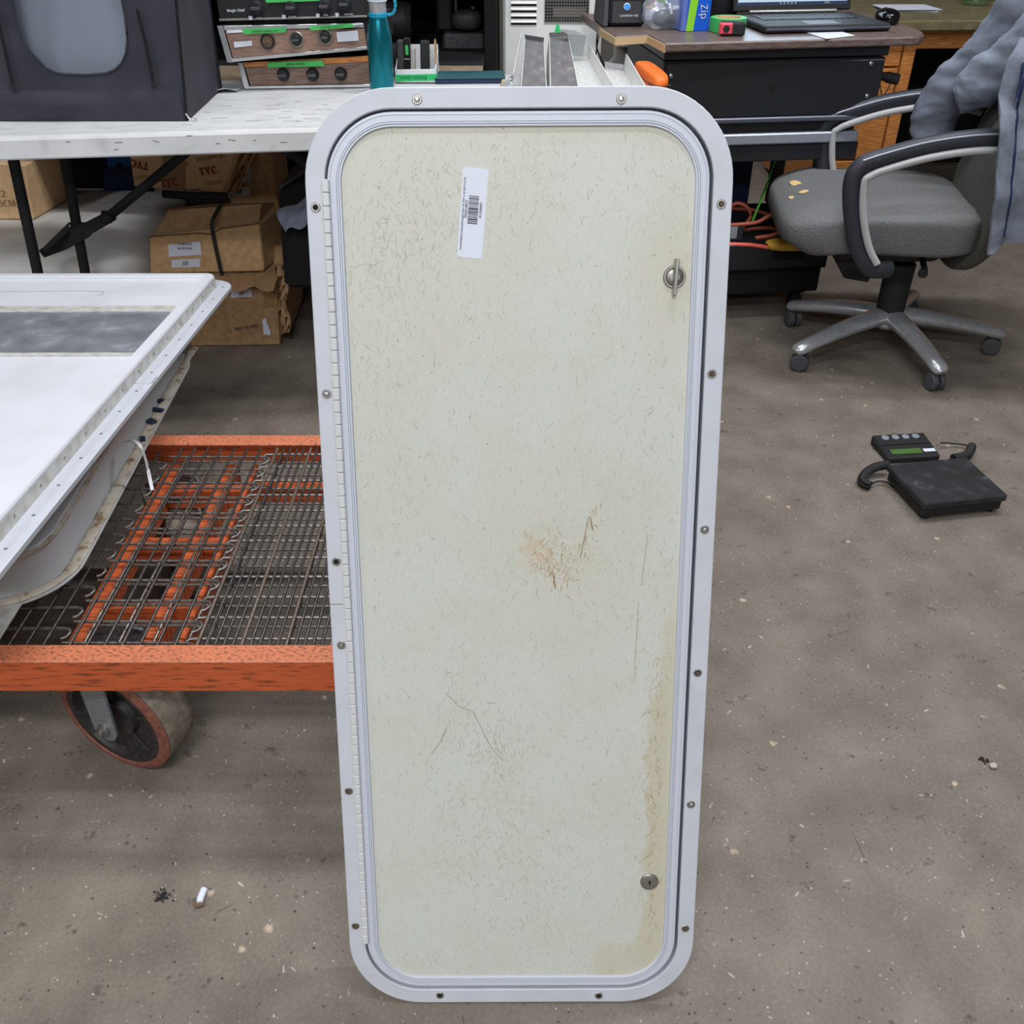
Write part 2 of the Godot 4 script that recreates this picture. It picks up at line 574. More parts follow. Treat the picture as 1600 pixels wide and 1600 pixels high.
	grain("channel_white", [[0.0, c8(170, 170, 166)], [0.4, c8(204, 204, 200)], [1.0, c8(216, 216, 214)]], 0.03, Vector3(4, 4, 3), 0.45, 0.0, 40)
	mat("orange_plastic", c8(236, 112, 30), 0.5)
	mat("pink", c8(232, 74, 92), 0.5)
	mat("zip_blue", c8(16, 88, 206), 0.5)
	mat("zip_light", c8(96, 116, 190), 0.5)
	mat("zip_green", c8(140, 214, 50), 0.5)
	mat("cloth_blue_grey", c8(118, 124, 140), 0.95)
	mat("yellow", c8(222, 172, 58), 0.5)
	mat("cord_rust", c8(158, 76, 56), 0.55)
	mat("cord_pink", c8(224, 98, 84), 0.5)
	mat("cord_green", c8(84, 178, 52), 0.5)
	mat("shelf_dark", c8(30, 27, 24), 0.9)
	grain("machine", [[0.0, c8(38, 38, 38)], [0.5, c8(52, 52, 52)], [1.0, c8(70, 68, 66)]], 0.03, Vector3(4, 4, 4), 0.6, 0.0, 41)  # greys darkened to carry the shade of the shelf
	grain("wall_paint", [[0.0, c8(96, 92, 86)], [0.5, c8(112, 108, 102)], [1.0, c8(124, 120, 114)]], 0.01, Vector3(0.6, 0.6, 0.6), 0.9, 0.0, 42)
	mat("stone", c8(170, 164, 154), 0.85)
	mat("soot", c8(28, 27, 28), 0.95)
	var sc := mat("screen", c8(20, 24, 30), 0.2)
	sc.emission_enabled = true
	sc.emission = c8(196, 222, 240)
	sc.emission_energy_multiplier = 0.9
	var gl := mat("blue_glow", c8(20, 80, 200), 0.3)
	gl.emission_enabled = true
	gl.emission = c8(40, 130, 240)
	gl.emission_energy_multiplier = 0.9
	var cl := mat("clear_film", Color(0.8, 0.84, 0.9, 0.22), 0.12)
	cl.transparency = BaseMaterial3D.TRANSPARENCY_ALPHA
	var gj := mat("green_glass", Color(0.3, 0.5, 0.32, 0.35), 0.1)
	gj.transparency = BaseMaterial3D.TRANSPARENCY_ALPHA
	M["floor"] = floor_material()
	M["door_panel"] = door_material()

func noise_bytes(w: int, h: int, freq: float, sd: int, oct := 4, seamless := false) -> PackedByteArray:
	var fn := FastNoiseLite.new()
	fn.seed = sd
	fn.noise_type = FastNoiseLite.TYPE_SIMPLEX_SMOOTH
	fn.frequency = freq
	fn.fractal_octaves = oct
	var im := fn.get_seamless_image(w, h) if seamless else fn.get_image(w, h)
	im.convert(Image.FORMAT_L8)
	return im.get_data()

func dab(d: PackedByteArray, w: int, h: int, x: float, y: float, r: float, c: Color, a: float, wrap := true):
	var x0 := int(floor(x - r)); var x1 := int(ceil(x + r))
	var y0 := int(floor(y - r)); var y1 := int(ceil(y + r))
	for yy in range(y0, y1 + 1):
		for xx in range(x0, x1 + 1):
			var q := Vector2(xx - x, yy - y).length()
			var k := clampf(r + 0.5 - q, 0.0, 1.0) * a
			if k <= 0.0:
				continue
			var px := posmod(xx, w) if wrap else xx
			var py := posmod(yy, h) if wrap else yy
			if px < 0 or py < 0 or px >= w or py >= h:
				continue
			var i := (py * w + px) * 3
			d[i] = int(lerpf(d[i], c.r8, k)); d[i + 1] = int(lerpf(d[i + 1], c.g8, k)); d[i + 2] = int(lerpf(d[i + 2], c.b8, k))

func stroke(d: PackedByteArray, w: int, h: int, p: Vector2, q: Vector2, r: float, c: Color, a: float, wrap := true):
	var n := int(ceil(p.distance_to(q) / maxf(r, 0.7)))
	for i in n + 1:
		var t := float(i) / maxi(n, 1)
		var e := p.lerp(q, t)
		dab(d, w, h, e.x, e.y, r, c, a * (1.0 - 0.5 * absf(t - 0.5)), wrap)

# concrete: mottled grey-brown with pale chips and dark specks, two metres a tile
func floor_material() -> StandardMaterial3D:
	var w := 2048
	var a := noise_bytes(w, w, 0.006, 51, 5, true)
	var b := noise_bytes(w, w, 0.12, 52, 3, true)
	var d := PackedByteArray()
	d.resize(w * w * 3)
	var lr := PackedByteArray(); var lg := PackedByteArray(); var lb := PackedByteArray()
	lr.resize(512); lg.resize(512); lb.resize(512)
	for i in 512:
		var t := clampf((i / 511.0 - 0.5) * 1.3 + 0.5, 0, 1)
		var c := c8(100, 91, 82).lerp(c8(130, 121, 110), t)
		lr[i] = c.r8; lg[i] = c.g8; lb[i] = c.b8
	var j := 0
	for i in w * w:
		var k := (a[i] * 5 + b[i] * 3) >> 2
		k = k if k < 512 else 511
		d[j] = lr[k]; d[j + 1] = lg[k]; d[j + 2] = lb[k]
		j += 3
	var r := RandomNumberGenerator.new()
	r.seed = 9
	for i in 5200:
		dab(d, w, w, r.randf() * w, r.randf() * w, r.randf_range(0.4, 1.4), c8(206, 200, 192), r.randf_range(0.25, 0.9))
	for i in 260:
		var p := Vector2(r.randf() * w, r.randf() * w)
		var v := Vector2.from_angle(r.randf() * TAU) * r.randf_range(3, 11)
		stroke(d, w, w, p, p + v, r.randf_range(0.5, 1.6), c8(200, 190, 178), r.randf_range(0.3, 0.75))
	for i in 60:
		var p := Vector2(r.randf() * w, r.randf() * w)
		for k in 6:
			dab(d, w, w, p.x + r.randf_range(-4, 4), p.y + r.randf_range(-4, 4), r.randf_range(2, 5), c8(196, 176, 154), 0.35)
	for i in 3800:
		dab(d, w, w, r.randf() * w, r.randf() * w, r.randf_range(0.5, 2.0), c8(52, 46, 43), r.randf_range(0.3, 0.85))
	for i in 240:
		var p := Vector2(r.randf() * w, r.randf() * w)
		for k in 7:
			dab(d, w, w, p.x + r.randf_range(-9, 9), p.y + r.randf_range(-6, 6), r.randf_range(1, 4), c8(66, 58, 54), 0.3)
	for i in 70:
		var p := Vector2(r.randf() * w, r.randf() * w)
		var q := p + Vector2.from_angle(r.randf() * TAU) * r.randf_range(10, 50)
		stroke(d, w, w, p, q, 0.8, c8(70, 62, 58), 0.5)
	var m := mat("floor", Color.WHITE, 0.62)
	m.albedo_texture = ImageTexture.create_from_image(Image.create_from_data(w, w, false, Image.FORMAT_RGB8, d))
	m.uv1_triplanar = true
	m.uv1_world_triplanar = true
	m.uv1_scale = Vector3(0.5, 0.5, 0.5)
	m.uv1_offset = Vector3(0.31, 0, 0.17)
	m.metallic_specular = 0.35
	return m

# cream fibreglass face of the cargo door with scuffs, scratches and tan stains; u runs right, v down
func door_material() -> StandardMaterial3D:
	var w := 768
	var h := 2048
	var a := noise_bytes(w, h, 0.004, 61, 4)
	var b := noise_bytes(w, h, 0.03, 62, 4)
	var d := PackedByteArray()
	d.resize(w * h * 3)
	var base := c8(192, 192, 181)
	var tan := c8(184, 175, 150)
	var pale := c8(195, 197, 190)
	var j := 0
	for y in h:
		for x in w:
			var i := y * w + x
			var n := a[i] / 255.0
			var f := b[i] / 255.0
			var u := float(x) / w
			var v := float(y) / h
			var t := (n - 0.5) * 0.7 + (f - 0.5) * 0.3
			# yellowed towards the right edge in the lower half, in the corners and down the left side
			var e := clampf((u - (0.958 - 0.055 * smoothstep(0.55, 0.75, v)) + (n - 0.5) * 0.07) * 40.0, 0.0, 1.0) * smoothstep(0.42, 0.6, v) * 0.65
			e = maxf(e, clampf((v - 0.945 + (f - 0.5) * 0.03) * 50.0, 0, 1) * smoothstep(0.74, 0.78, u) * 0.45)
			e = maxf(e, clampf((0.022 - v) * 55.0, 0, 1) * 0.35)
			e = maxf(e, smoothstep(0.5, 0.0, v) * (0.05 + 0.25 * f) * smoothstep(0.85, 0.1, u))
			e = maxf(e, clampf(1.0 - Vector2((u - 0.62) * 2.6, (v - 0.44) * 7.0).length(), 0, 1) * 0.5 * f)
			e = maxf(e, clampf(1.0 - Vector2((u - 0.95) * 7, (v - 0.14) * 9.0).length(), 0, 1) * 0.5)
			var r := lerpf(base.r8, pale.r8, clampf(t + 0.35, 0, 1))
			var g := lerpf(base.g8, pale.g8, clampf(t + 0.35, 0, 1))
			var bl := lerpf(base.b8, pale.b8, clampf(t + 0.35, 0, 1))
			e = clampf(e + maxf(-t - 0.1, 0.0) * 0.4, 0, 1)
			d[j] = int(lerpf(r, tan.r8, e)); d[j + 1] = int(lerpf(g, tan.g8, e)); d[j + 2] = int(lerpf(bl, tan.b8, e))
			j += 3
	var r := RandomNumberGenerator.new()
	r.seed = 4
	var P := func(u: float, v: float) -> Vector2: return Vector2(u * w, v * h)
	# thousands of fine scuffs, mostly upright
	for i in 9000:
		var p: Vector2 = P.call(r.randf(), r.randf())
		var ang := PI / 2 + r.randfn(0.0, 0.45)
		var q := p + Vector2.from_angle(ang) * r.randf_range(2, 18)
		stroke(d, w, h, p, q, r.randf_range(0.3, 0.55), c8(130, 127, 111).lerp(c8(166, 163, 149), r.randf()), r.randf_range(0.08, 0.38), false)
	for i in 260:
		var p: Vector2 = P.call(r.randf(), r.randf())
		var q := p + Vector2.from_angle(PI / 2 + r.randfn(0.0, 0.5)) * r.randf_range(4, 28)
		stroke(d, w, h, p, q, r.randf_range(0.35, 0.6), c8(108, 104, 88), r.randf_range(0.2, 0.5), false)
	for i in 500:
		var p: Vector2 = P.call(r.randf(), r.randf())
		dab(d, w, h, p.x, p.y, r.randf_range(0.5, 1.6), c8(92, 86, 68), r.randf_range(0.3, 0.8), false)
	for i in 500:
		var p: Vector2 = P.call(r.randf(), r.randf())
		var q := p + Vector2.from_angle(r.randf() * TAU) * r.randf_range(4, 22)
		stroke(d, w, h, p, q, 0.6, c8(202, 204, 198), 0.5, false)
	# clusters of scuffs: u, v, spread u, spread v, count
	for c in [[0.22, 0.1, 0.1, 0.05, 160], [0.3, 0.62, 0.05, 0.05, 60], [0.44, 0.68, 0.05, 0.03, 90], [0.4, 0.78, 0.12, 0.05, 150], [0.12, 0.3, 0.05, 0.1, 60], [0.55, 0.9, 0.1, 0.04, 70], [0.86, 0.36, 0.04, 0.1, 40], [0.08, 0.12, 0.05, 0.03, 60], [0.45, 0.05, 0.2, 0.03, 90]]:
		for i in c[4] * 2:
			var p: Vector2 = P.call(c[0] + r.randfn(0, c[2]), c[1] + r.randfn(0, c[3]))
			var q := p + Vector2.from_angle(PI / 2 + r.randfn(0.0, 0.7)) * r.randf_range(3, 22)
			stroke(d, w, h, p, q, r.randf_range(0.35, 0.6), c8(126, 121, 100), r.randf_range(0.15, 0.5), false)
	# long arc of scratches on the left below the middle
	var last: Vector2 = P.call(0.255, 0.61)
	for q in [Vector2(0.3, 0.628), Vector2(0.345, 0.634), Vector2(0.375, 0.66), Vector2(0.405, 0.682), Vector2(0.44, 0.697)]:
		var e: Vector2 = P.call(q.x, q.y)
		stroke(d, w, h, last, e, 0.8, c8(110, 104, 80), 0.45, false)
		last = e
	stroke(d, w, h, P.call(0.235, 0.672), P.call(0.2, 0.69), 0.9, c8(110, 106, 90), 0.5, false)
	stroke(d, w, h, P.call(0.255, 0.656), P.call(0.235, 0.672), 0.9, c8(90, 86, 70), 0.6, false)
	# orange-brown scraped patch right of the middle
	for i in 260:
		var t := r.randf()
		var cu := 0.585 + r.randfn(0, 0.05)
		var cv := 0.445 + r.randfn(0, 0.016)
		if t > 0.5:
			var k := r.randf()
			cu = 0.6 + 0.15 * k + r.randfn(0, 0.012)
			cv = 0.47 - 0.09 * k * k + r.randfn(0, 0.012)
		var p: Vector2 = P.call(cu, cv)
		var q := p + Vector2.from_angle(PI / 2 + r.randfn(0.0, 0.6)) * r.randf_range(2, 18)
		stroke(d, w, h, p, q, r.randf_range(0.4, 0.9), c8(150, 112, 74), r.randf_range(0.2, 0.6), false)
	for i in 60:
		var p: Vector2 = P.call(0.565 + r.randfn(0, 0.035), 0.438 + r.randfn(0, 0.012))
		dab(d, w, h, p.x, p.y, r.randf_range(4, 12), c8(196, 168, 140), 0.12, false)
	stroke(d, w, h, P.call(0.715, 0.4), P.call(0.69, 0.447), 1.0, c8(120, 88, 56), 0.6, false)
	stroke(d, w, h, P.call(0.72, 0.4), P.call(0.728, 0.415), 1.0, c8(110, 84, 56), 0.6, false)
	stroke(d, w, h, P.call(0.605, 0.466), P.call(0.612, 0.483), 1.2, c8(110, 74, 44), 0.7, false)
	stroke(d, w, h, P.call(0.9, 0.42), P.call(0.885, 0.48), 0.8, c8(132, 118, 92), 0.5, false)
	stroke(d, w, h, P.call(0.878, 0.5), P.call(0.87, 0.6), 0.9, c8(140, 132, 108), 0.5, false)
	# brown scrapes inside the yellowed band
	for i in 170:
		var p: Vector2 = P.call(0.945 + r.randfn(0, 0.022), 0.73 + r.randfn(0, 0.1))
		var q := p + Vector2.from_angle(PI / 2 + r.randfn(0.1, 0.5)) * r.randf_range(4, 26)
		stroke(d, w, h, p, q, r.randf_range(0.5, 1.0), c8(150, 122, 84), r.randf_range(0.2, 0.5), false)
	var m := mat("door_panel", Color.WHITE, 0.42)
	m.albedo_texture = ImageTexture.create_from_image(Image.create_from_data(w, h, false, Image.FORMAT_RGB8, d))
	m.texture_repeat = false
	m.metallic_specular = 0.4
	return m

# ---------------------------------------------------------------- room
func make_room():
	var s := st()
	bb(s, Vector3(-4.2, -0.12, -6.2), Vector3(4.2, 0, 5.2), 0)
	struct("floor", s, M.floor)
	s = st()
	bb(s, Vector3(-4.2, 3.45, -6.2), Vector3(4.2, 3.57, 5.2), 0)
	struct("ceiling", s, M.wall_paint)
	var walls := {"wall_back": [Vector3(-4.2, 0, -6.32), Vector3(4.2, 3.45, -6.2)], "wall_front": [Vector3(-4.2, 0, 5.2), Vector3(4.2, 3.45, 5.32)], "wall_left": [Vector3(-4.32, 0, -6.32), Vector3(-4.2, 3.45, 5.32)], "wall_right": [Vector3(4.2, 0, -6.32), Vector3(4.32, 3.45, 5.32)]}
	for k in walls:
		s = st()
		bb(s, walls[k][0], walls[k][1], 0)
		struct(k, s, M.wall_paint)

# ---------------------------------------------------------------- the cargo door
func make_cargo_door():
	var lean := deg_to_rad(19.5)
	var b := Basis(Vector3(1, 0, 0), Vector3(0, cos(lean), -sin(lean)), Vector3(0, sin(lean), cos(lean))) * Basis(Vector3(0, 0, 1), deg_to_rad(0.3))
	var t := thing("cargo_door", "tall scuffed cream cargo door in a pale rounded metal frame leaning upright in the middle", "door", Vector3(0.0127, 0.0025, -0.665))
	t.basis = b
	var outer := rrect(Vector2(0, 0.5572), 0.444, 1.1145, 0.092, 14)
	var s := st()
	# flange and the box behind it
	ring(s, outer, [Vector2(-0.004, 0.0), Vector2(0, 0.0008), Vector2(0, 0.0022), Vector2(-0.001, 0.003), Vector2(-0.0194, 0.003), Vector2(-0.0203, 0.002), Vector2(-0.0203, -0.05), Vector2(-0.0183, -0.05), Vector2(-0.0180, 0.0)], T0, true)
	obj("frame", s, M.frame_paint, t)
	s = st()
	fill(s, outer, -0.0203, -0.044, 1)
	fill(s, outer, -0.0203, -0.049, -1)
	ring(s, outer, [Vector2(-0.0203, -0.049), Vector2(-0.0203, -0.044)])
	obj("back_board", s, M.deep_black, t)
	# leaf: extruded trim and cream panel
	var leaf := rrect(Vector2(-0.0007, 0.5584), 0.3978, 1.0664, 0.070, 14)
	s = st()
	ring(s, leaf, [Vector2(0, -0.02), Vector2(0, 0.0008), Vector2(-0.0010, 0.0024), Vector2(-0.0030, 0.0026), Vector2(-0.0034, 0.0018), Vector2(-0.0040, 0.0018), Vector2(-0.0044, 0.0026), Vector2(-0.0094, 0.0026), Vector2(-0.0099, 0.0016), Vector2(-0.0106, 0.0042), Vector2(-0.0118, 0.0042), Vector2(-0.0123, 0.0026), Vector2(-0.0128, 0.0026), Vector2(-0.0133, 0.0044), Vector2(-0.0144, 0.0044), Vector2(-0.0155, 0.0008), Vector2(-0.0155, -0.012), Vector2(-0.004, -0.02)], T0, true)
	obj("leaf_trim", s, M.trim_paint, t)
	s = st()
	var box := Rect2(-0.1835, 0.0402, 0.3658, 1.0368)
	var n := leaf.size()
	var mid := Vector2(-0.0006, 0.5586)
	for k in n:
		var p: Vector2 = leaf[k][0] - leaf[k][1] * 0.0148
		var q: Vector2 = leaf[(k + 1) % n][0] - leaf[(k + 1) % n][1] * 0.0148
		for v in [mid, q, p]:
			s.set_uv(Vector2((v.x - box.position.x) / box.size.x, 1.0 - (v.y - box.position.y) / box.size.y))
			s.add_vertex(Vector3(v.x, v.y, 0.0012))
	obj("door_leaf", s, M.door_panel, t)
	# joint across the left flange
	s = st()
	cbox(s, Vector3(0.0195, 0.0006, 0.0004), 0, at(-0.2122, 0.5585, 0.0031))
	obj("flange_joint", s, M.rust, t)
	# piano hinge of separate knuckles down the left side
	s = st()
	bb(s, Vector3(-0.2065, 0.0935, 0.0022), Vector3(-0.1985, 1.0235, 0.0036), 0.0004)
	var hg := obj("hinge", s, M.hinge_paint, t)
	s = st()
	cbox(s, Vector3(0.0078, 0.01325, 0.0055), 0.0011, at(0, 0, 0))
	var km = done(s)
	for i in 69:
		mesh_part("knuckle", km, M.hinge_paint, hg, at(-0.2008 - 0.002 * (1.0 - i / 68.0) * 0.0, 0.1005 + i * 0.01352, 0.0042, rot(Vector3.UP, rng.randf_range(-3, 3))))
	# screws and screw holes of the flange: u, v, kind 0 screw, 1 empty hole
	var rs := st()
	lathe(rs, [Vector2(0.0030, 0), Vector2(0.0050, 0), Vector2(0.0052, 0.0004), Vector2(0.0046, 0.001), Vector2(0.0030, 0.001), Vector2(0.0030, 0)], 16)
	var rm = done(rs)
	var hs := st()
	lathe(hs, [Vector2(0.0, 0.0002), Vector2(0.0031, 0.0002), Vector2(0.0031, 0.0006), Vector2(0, 0.0006)], 14)
	var hm = done(hs)
	var bs := st()
	lathe(bs, [Vector2(0.0026, 0.0), Vector2(0.0030, 0.0012), Vector2(0.0022, 0.0026), Vector2(0.0012, 0.0028), Vector2(0.0010, 0.0018), Vector2(0, 0.0018)], 6)
	var bm = done(bs)
	var face := Basis(Vector3.RIGHT, deg_to_rad(90))
	for h in [[-0.1034, 1.1027, 0], [0.104, 1.102, 0], [-0.2125, 0.9988, 1], [0.2108, 0.9998, 2], [-0.212, 0.8037, 0], [0.2098, 0.8233, 2], [-0.2115, 0.6104, 1], [0.2102, 0.6466, 0], [-0.2112, 0.507, 0], [0.2102, 0.4695, 2], [-0.212, 0.3138, 2], [0.2100, 0.2929, 0], [-0.2130, 0.1191, 2], [0.2108, 0.113, 2], [-0.1072, 0.0117, 1], [0.1013, 0.0102, 1]]:
		var so := MeshInstance3D.new()
		so.name = "screw" if h[2] == 0 else "screw_hole"
		so.mesh = rm
		so.material_override = M.dull_steel
		so.transform = at(h[0], h[1], 0.003, face)
		t.add_child(so, true)
		mesh_part("hole", hm, M.deep_black, so)
		if h[2] == 0:
			mesh_part("screw_head", bm, M.steel, so, at(0, 0.0004, 0))
		elif h[2] == 2:
			mesh_part("screw_head", bm, M.rust, so, at(0.0003, 0.0002, 0.0003, Basis().scaled(Vector3(0.7, 0.7, 0.7))))
	# turn latch
	s = st()
	lathe(s, [Vector2(0.0118, 0), Vector2(0.0122, 0.001), Vector2(0.0112, 0.0026), Vector2(0.0098, 0.0026), Vector2(0.009, 0.0012), Vector2(0.0082, 0.0022), Vector2(0.005, 0.0034), Vector2(0, 0.0036)], 28, at(0.1651, 0.9262, 0.0012, face))
	var la := obj("turn_latch", s, M.dull_steel, t)
	s = st()
	hexa(s, [Vector3(-0.0022, -0.0195, 0.004), Vector3(0.0022, -0.0195, 0.004), Vector3(-0.0034, 0.0195, 0.004), Vector3(0.0034, 0.0195, 0.004), Vector3(-0.0016, -0.0185, 0.0105), Vector3(0.0016, -0.0185, 0.0105), Vector3(-0.0018, 0.0190, 0.012), Vector3(0.0018, 0.0190, 0.012)], 0.0008)
	var lv := obj("latch_lever", s, M.steel, la)
	lv.transform = at(0.1655, 0.9262, 0.0, rot(Vector3(0, 0, 1), -2.5))
	# key lock
	s = st()
	lathe(s, [Vector2(0.0116, 0), Vector2(0.0116, 0.0014), Vector2(0.0104, 0.0024), Vector2(0.009, 0.0026), Vector2(0.0086, 0.0034), Vector2(0, 0.004)], 28, at(0.1624, 0.182, 0.0012, face))
	var lk := obj("key_lock", s, M.dull_steel, t)
	s = st()
	bb(s, Vector3(0.1614, 0.1788, 0.0044), Vector3(0.1632, 0.1842, 0.0054), 0.0003)
	lathe(s, [Vector2(0.0016, 0), Vector2(0.0016, 0.001), Vector2(0, 0.001)], 12, at(0.1623, 0.1838, 0.0044, face))
	obj("keyhole", s, M.deep_black, lk)
	# price sticker with a bar code
	var xf := at(-0.0486, 0.992, 0.0012, rot(Vector3(0, 0, 1), -5.2))
	s = st()
	var lab := rrect(Vector2.ZERO, 0.0266, 0.0905, 0.003, 5)
	ring(s, lab, [Vector2(0, 0), Vector2(0, 0.0003)], xf)
	fill(s, lab, 0, 0.0003, 1, xf)
	var stk := obj("sticker", s, M.paper, t)
	stk.set_meta("label", "white bar code sticker")
	var up := rot(Vector3(0, 0, 1), 90)
	words(stk, "Used Radius Cornered Cargo Door 41 3/4\" x 13 3/4\" X 2\" D", 0.0035, xf * at(-0.0104, -0.001, 0.0005, up), M.ink, "Droid Sans", "lettering", false, 1.0)
	words(stk, "HH65-0023", 0.0044, xf * at(-0.0072, 0.004, 0.0005, up), M.ink, "Droid Sans", "lettering", false, 1.0)
	words(stk, "91204407", 0.0046, xf * at(0.0080, 0.004, 0.0005, up), M.ink, "Droid Sans", "lettering", false, 1.0)
	s = st()
	var y := -0.0105
	for wd in [0.0009, 0.0007, 0.0004, 0.0013, 0.0004, 0.0005, 0.0004, 0.0006, 0.0005, 0.0009, 0.0004, 0.0005, 0.0012, 0.0005, 0.0004, 0.0006, 0.0010, 0.0005, 0.0005, 0.0009, 0.0004, 0.0006]:
		cbox(s, Vector3(0.0104, wd, 0.0002), 0, xf * at(0.0002, y + wd / 2, 0.0004))
		y += wd + rng.randf_range(0.0004, 0.0009)
	var bc := obj("bar_code", s, M.ink, stk)

# block whose front face has the given corners, going back by dv
func front_block(s, bl: Vector3, br: Vector3, tl: Vector3, tr: Vector3, dv: Vector3, bev := 0.0):
	hexa(s, [bl + dv, br + dv, tl + dv, tr + dv, bl, br, tl, tr], bev)

# ---------------------------------------------------------------- orange flatbed cart
func make_cart():
	var t := thing("flatbed_cart", "low orange steel flatbed cart on large caster wheels holding wire mesh panels", "cart", Vector3(-0.35, 0, -1.3))
	var o := -t.position
	var xf := Transform3D(Basis(), o)
	var x0 := -1.32
	var x1 := 0.13
	for f in [[-0.992, -1], [-1.636, 1]]:
		var s := st()
		var z: float = f[0]
		var q: float = f[1] * -1.0
		cbox(s, Vector3(x1 - x0, 0.058, 0.006), 0.0015, xf * at((x0 + x1) / 2, 0.271, z - q * 0.003))
		obj("front_rail" if f[1] < 0 else "back_rail", s, M.orange_paint, t)
		s = st()
		cbox(s, Vector3(x1 - x0 + 0.002, 0.006, 0.036), 0.0022, xf * at((x0 + x1) / 2, 0.3, z - q * 0.017))
		obj("rail_cap", s, M.orange_worn, t)
	for x in [x0 + 0.02, x1 - 0.02]:
		var s := st()
		bb(s, o + Vector3(x - 0.02, 0.245, -1.605), o + Vector3(x + 0.02, 0.299, -1.02), 0.002)
		obj("end_rail", s, M.orange_paint, t)
	for x in [-0.672, -0.557, -0.511, -0.05]:
		var s := st()
		var hw := 0.006 if x == -0.511 else 0.0125
		bb(s, o + Vector3(x - hw, 0.212, -1.61), o + Vector3(x + hw, 0.252, -1.02), 0.002)
		obj("long_bar", s, M.orange_paint, t)
	for z in [-1.178, -1.348, -1.52]:
		var s := st()
		bb(s, o + Vector3(-0.684, 0.213, z - 0.012), o + Vector3(-0.503, 0.2535, z + 0.012), 0.002)
		obj("cross_bar", s, M.orange_paint, t)
	var s2 := st()
	bb(s2, o + Vector3(-0.49, 0.223, -1.535), o + Vector3(x1 - 0.04, 0.2635, -1.505), 0.002)
	obj("cross_bar", s2, M.orange_paint, t)
	# push handle at the far right end, where the cargo door leans
	var s := st()
	tube(s, curve([o + Vector3(0.06, 0.25, -1.028), o + Vector3(0.06, 0.72, -1.028), o + Vector3(0.06, 0.79, -1.09), o + Vector3(0.06, 0.79, -1.53), o + Vector3(0.06, 0.72, -1.6), o + Vector3(0.06, 0.25, -1.6)], 5), 0.014, 10)
	obj("push_handle", s, M.orange_paint, t)
	# casters
	for c in [[-0.626, -1.092, 22.0], [-0.02, -1.08, -10.0], [-0.66, -1.54, 60.0], [-0.02, -1.54, 30.0]]:
		var b := rot(Vector3.UP, -c[2])
		var cx := xf * at(c[0], 0.107, c[1], b).scaled_local(Vector3(1.065, 1.065, 1.42))
		var side := Basis(Vector3.RIGHT, deg_to_rad(90))
		s = st()
		lathe(s, [Vector2(0.072, -0.017), Vector2(0.090, -0.024), Vector2(0.098, -0.021), Vector2(0.1, -0.014), Vector2(0.1, 0.014), Vector2(0.098, 0.021), Vector2(0.090, 0.024), Vector2(0.082, 0.0235)], 48, cx * Transform3D(side, Vector3.ZERO), false)
		var wl := obj("caster_wheel", s, M.wheel_worn, t)
		s = st()
		lathe(s, [Vector2(0.0995, 0.0222), Vector2(0.098, 0.0232), Vector2(0.09, 0.0262), Vector2(0.0845, 0.0262), Vector2(0.083, 0.024)], 48, cx * Transform3D(side, Vector3.ZERO))
		obj("tread_edge", s, M.wheel_tread, wl)
		s = st()
		lathe(s, [Vector2(0.0, -0.02), Vector2(0.085, -0.02), Vector2(0.085, 0.0245), Vector2(0.074, 0.0245), Vector2(0.07, 0.016), Vector2(0.035, 0.012), Vector2(0.032, 0.02), Vector2(0, 0.02)], 48, cx * Transform3D(side, Vector3.ZERO))
		for k in 5:
			cbox(s, Vector3(0.04, 0.003, 0.006), 0.001, cx * Transform3D(side, Vector3.ZERO) * Transform3D(Basis(Vector3.UP, TAU * k / 5 + 0.3), Vector3.ZERO) * at(0.053, 0.016, 0))
		obj("wheel_core", s, M.wheel_core, wl)
		for sd in [1.0, -1.0]:
			s = st()
			var pl := [Vector2(-0.024, 0.125), Vector2(-0.021, -0.006), Vector2(-0.013, -0.019), Vector2(0, -0.023), Vector2(0.013, -0.019), Vector2(0.021, -0.006), Vector2(0.024, 0.125)]
			slab(s, pl, sd * 0.036 - 0.002, sd * 0.036 + 0.002, 0.0006, cx)
			obj("fork_arm", s, M.galvanised, t)
		s = st()
		cbox(s, Vector3(0.08, 0.006, 0.06), 0.001, cx * at(0, 0.122, 0))
		obj("caster_plate", s, M.wheel_core, t)  # plate coloured dark for the shade under the deck
		s = st()
		lathe(s, [Vector2(0.0001, 0.038), Vector2(0.0115, 0.038), Vector2(0.0115, 0.042), Vector2(0.008, 0.043), Vector2(0.007, 0.048), Vector2(0, 0.049)], 6, cx * Transform3D(side, Vector3.ZERO))
		obj("axle_nut", s, M.dull_steel, t)
	# wire mesh panels lying in the cart: name, label, x of first wire, spacing, count, cross rows, shift of the rows, y, materials
	var rows := [-1.042, -1.090, -1.139, -1.190, -1.241, -1.288, -1.332, -1.379, -1.429, -1.478, -1.526, -1.572]
	mesh_panel("shadowed wire mesh panel on the orange cart under the white hatch", -0.822, 0.0256, 6, rows, 0.004, 0.282, "wire_dark", 1)
	mesh_panel("wide spaced steel wire mesh panel lying in the middle of the orange cart", -0.648, 0.0257, 7, rows, 0.0, 0.292, "wire_dark", 2)
	mesh_panel("sparse wire mesh panel lying underneath the wide spaced one on the cart", -0.640, 0.0515, 4, rows, -0.012, 0.274, "wire_steel", 4)
	mesh_panel("close spaced wire mesh panel with brown rods beside the cargo door on the cart", -0.462, 0.0131, 38, rows, -0.011, 0.291, "wire_dark", 3)
	mesh_panel("second close spaced wire mesh panel under the upper one beside the cargo door", -0.455, 0.12, 5, rows, -0.011, 0.272, "wire_dark", 4)
	# flat sheet lying across the cart's left front corner
	s = st()
	var a: Vector3 = Vector3(-0.7491, 0.3045, -1.1211)
	var b2: Vector3 = Vector3(-0.7471, 0.3045, -1.0204)
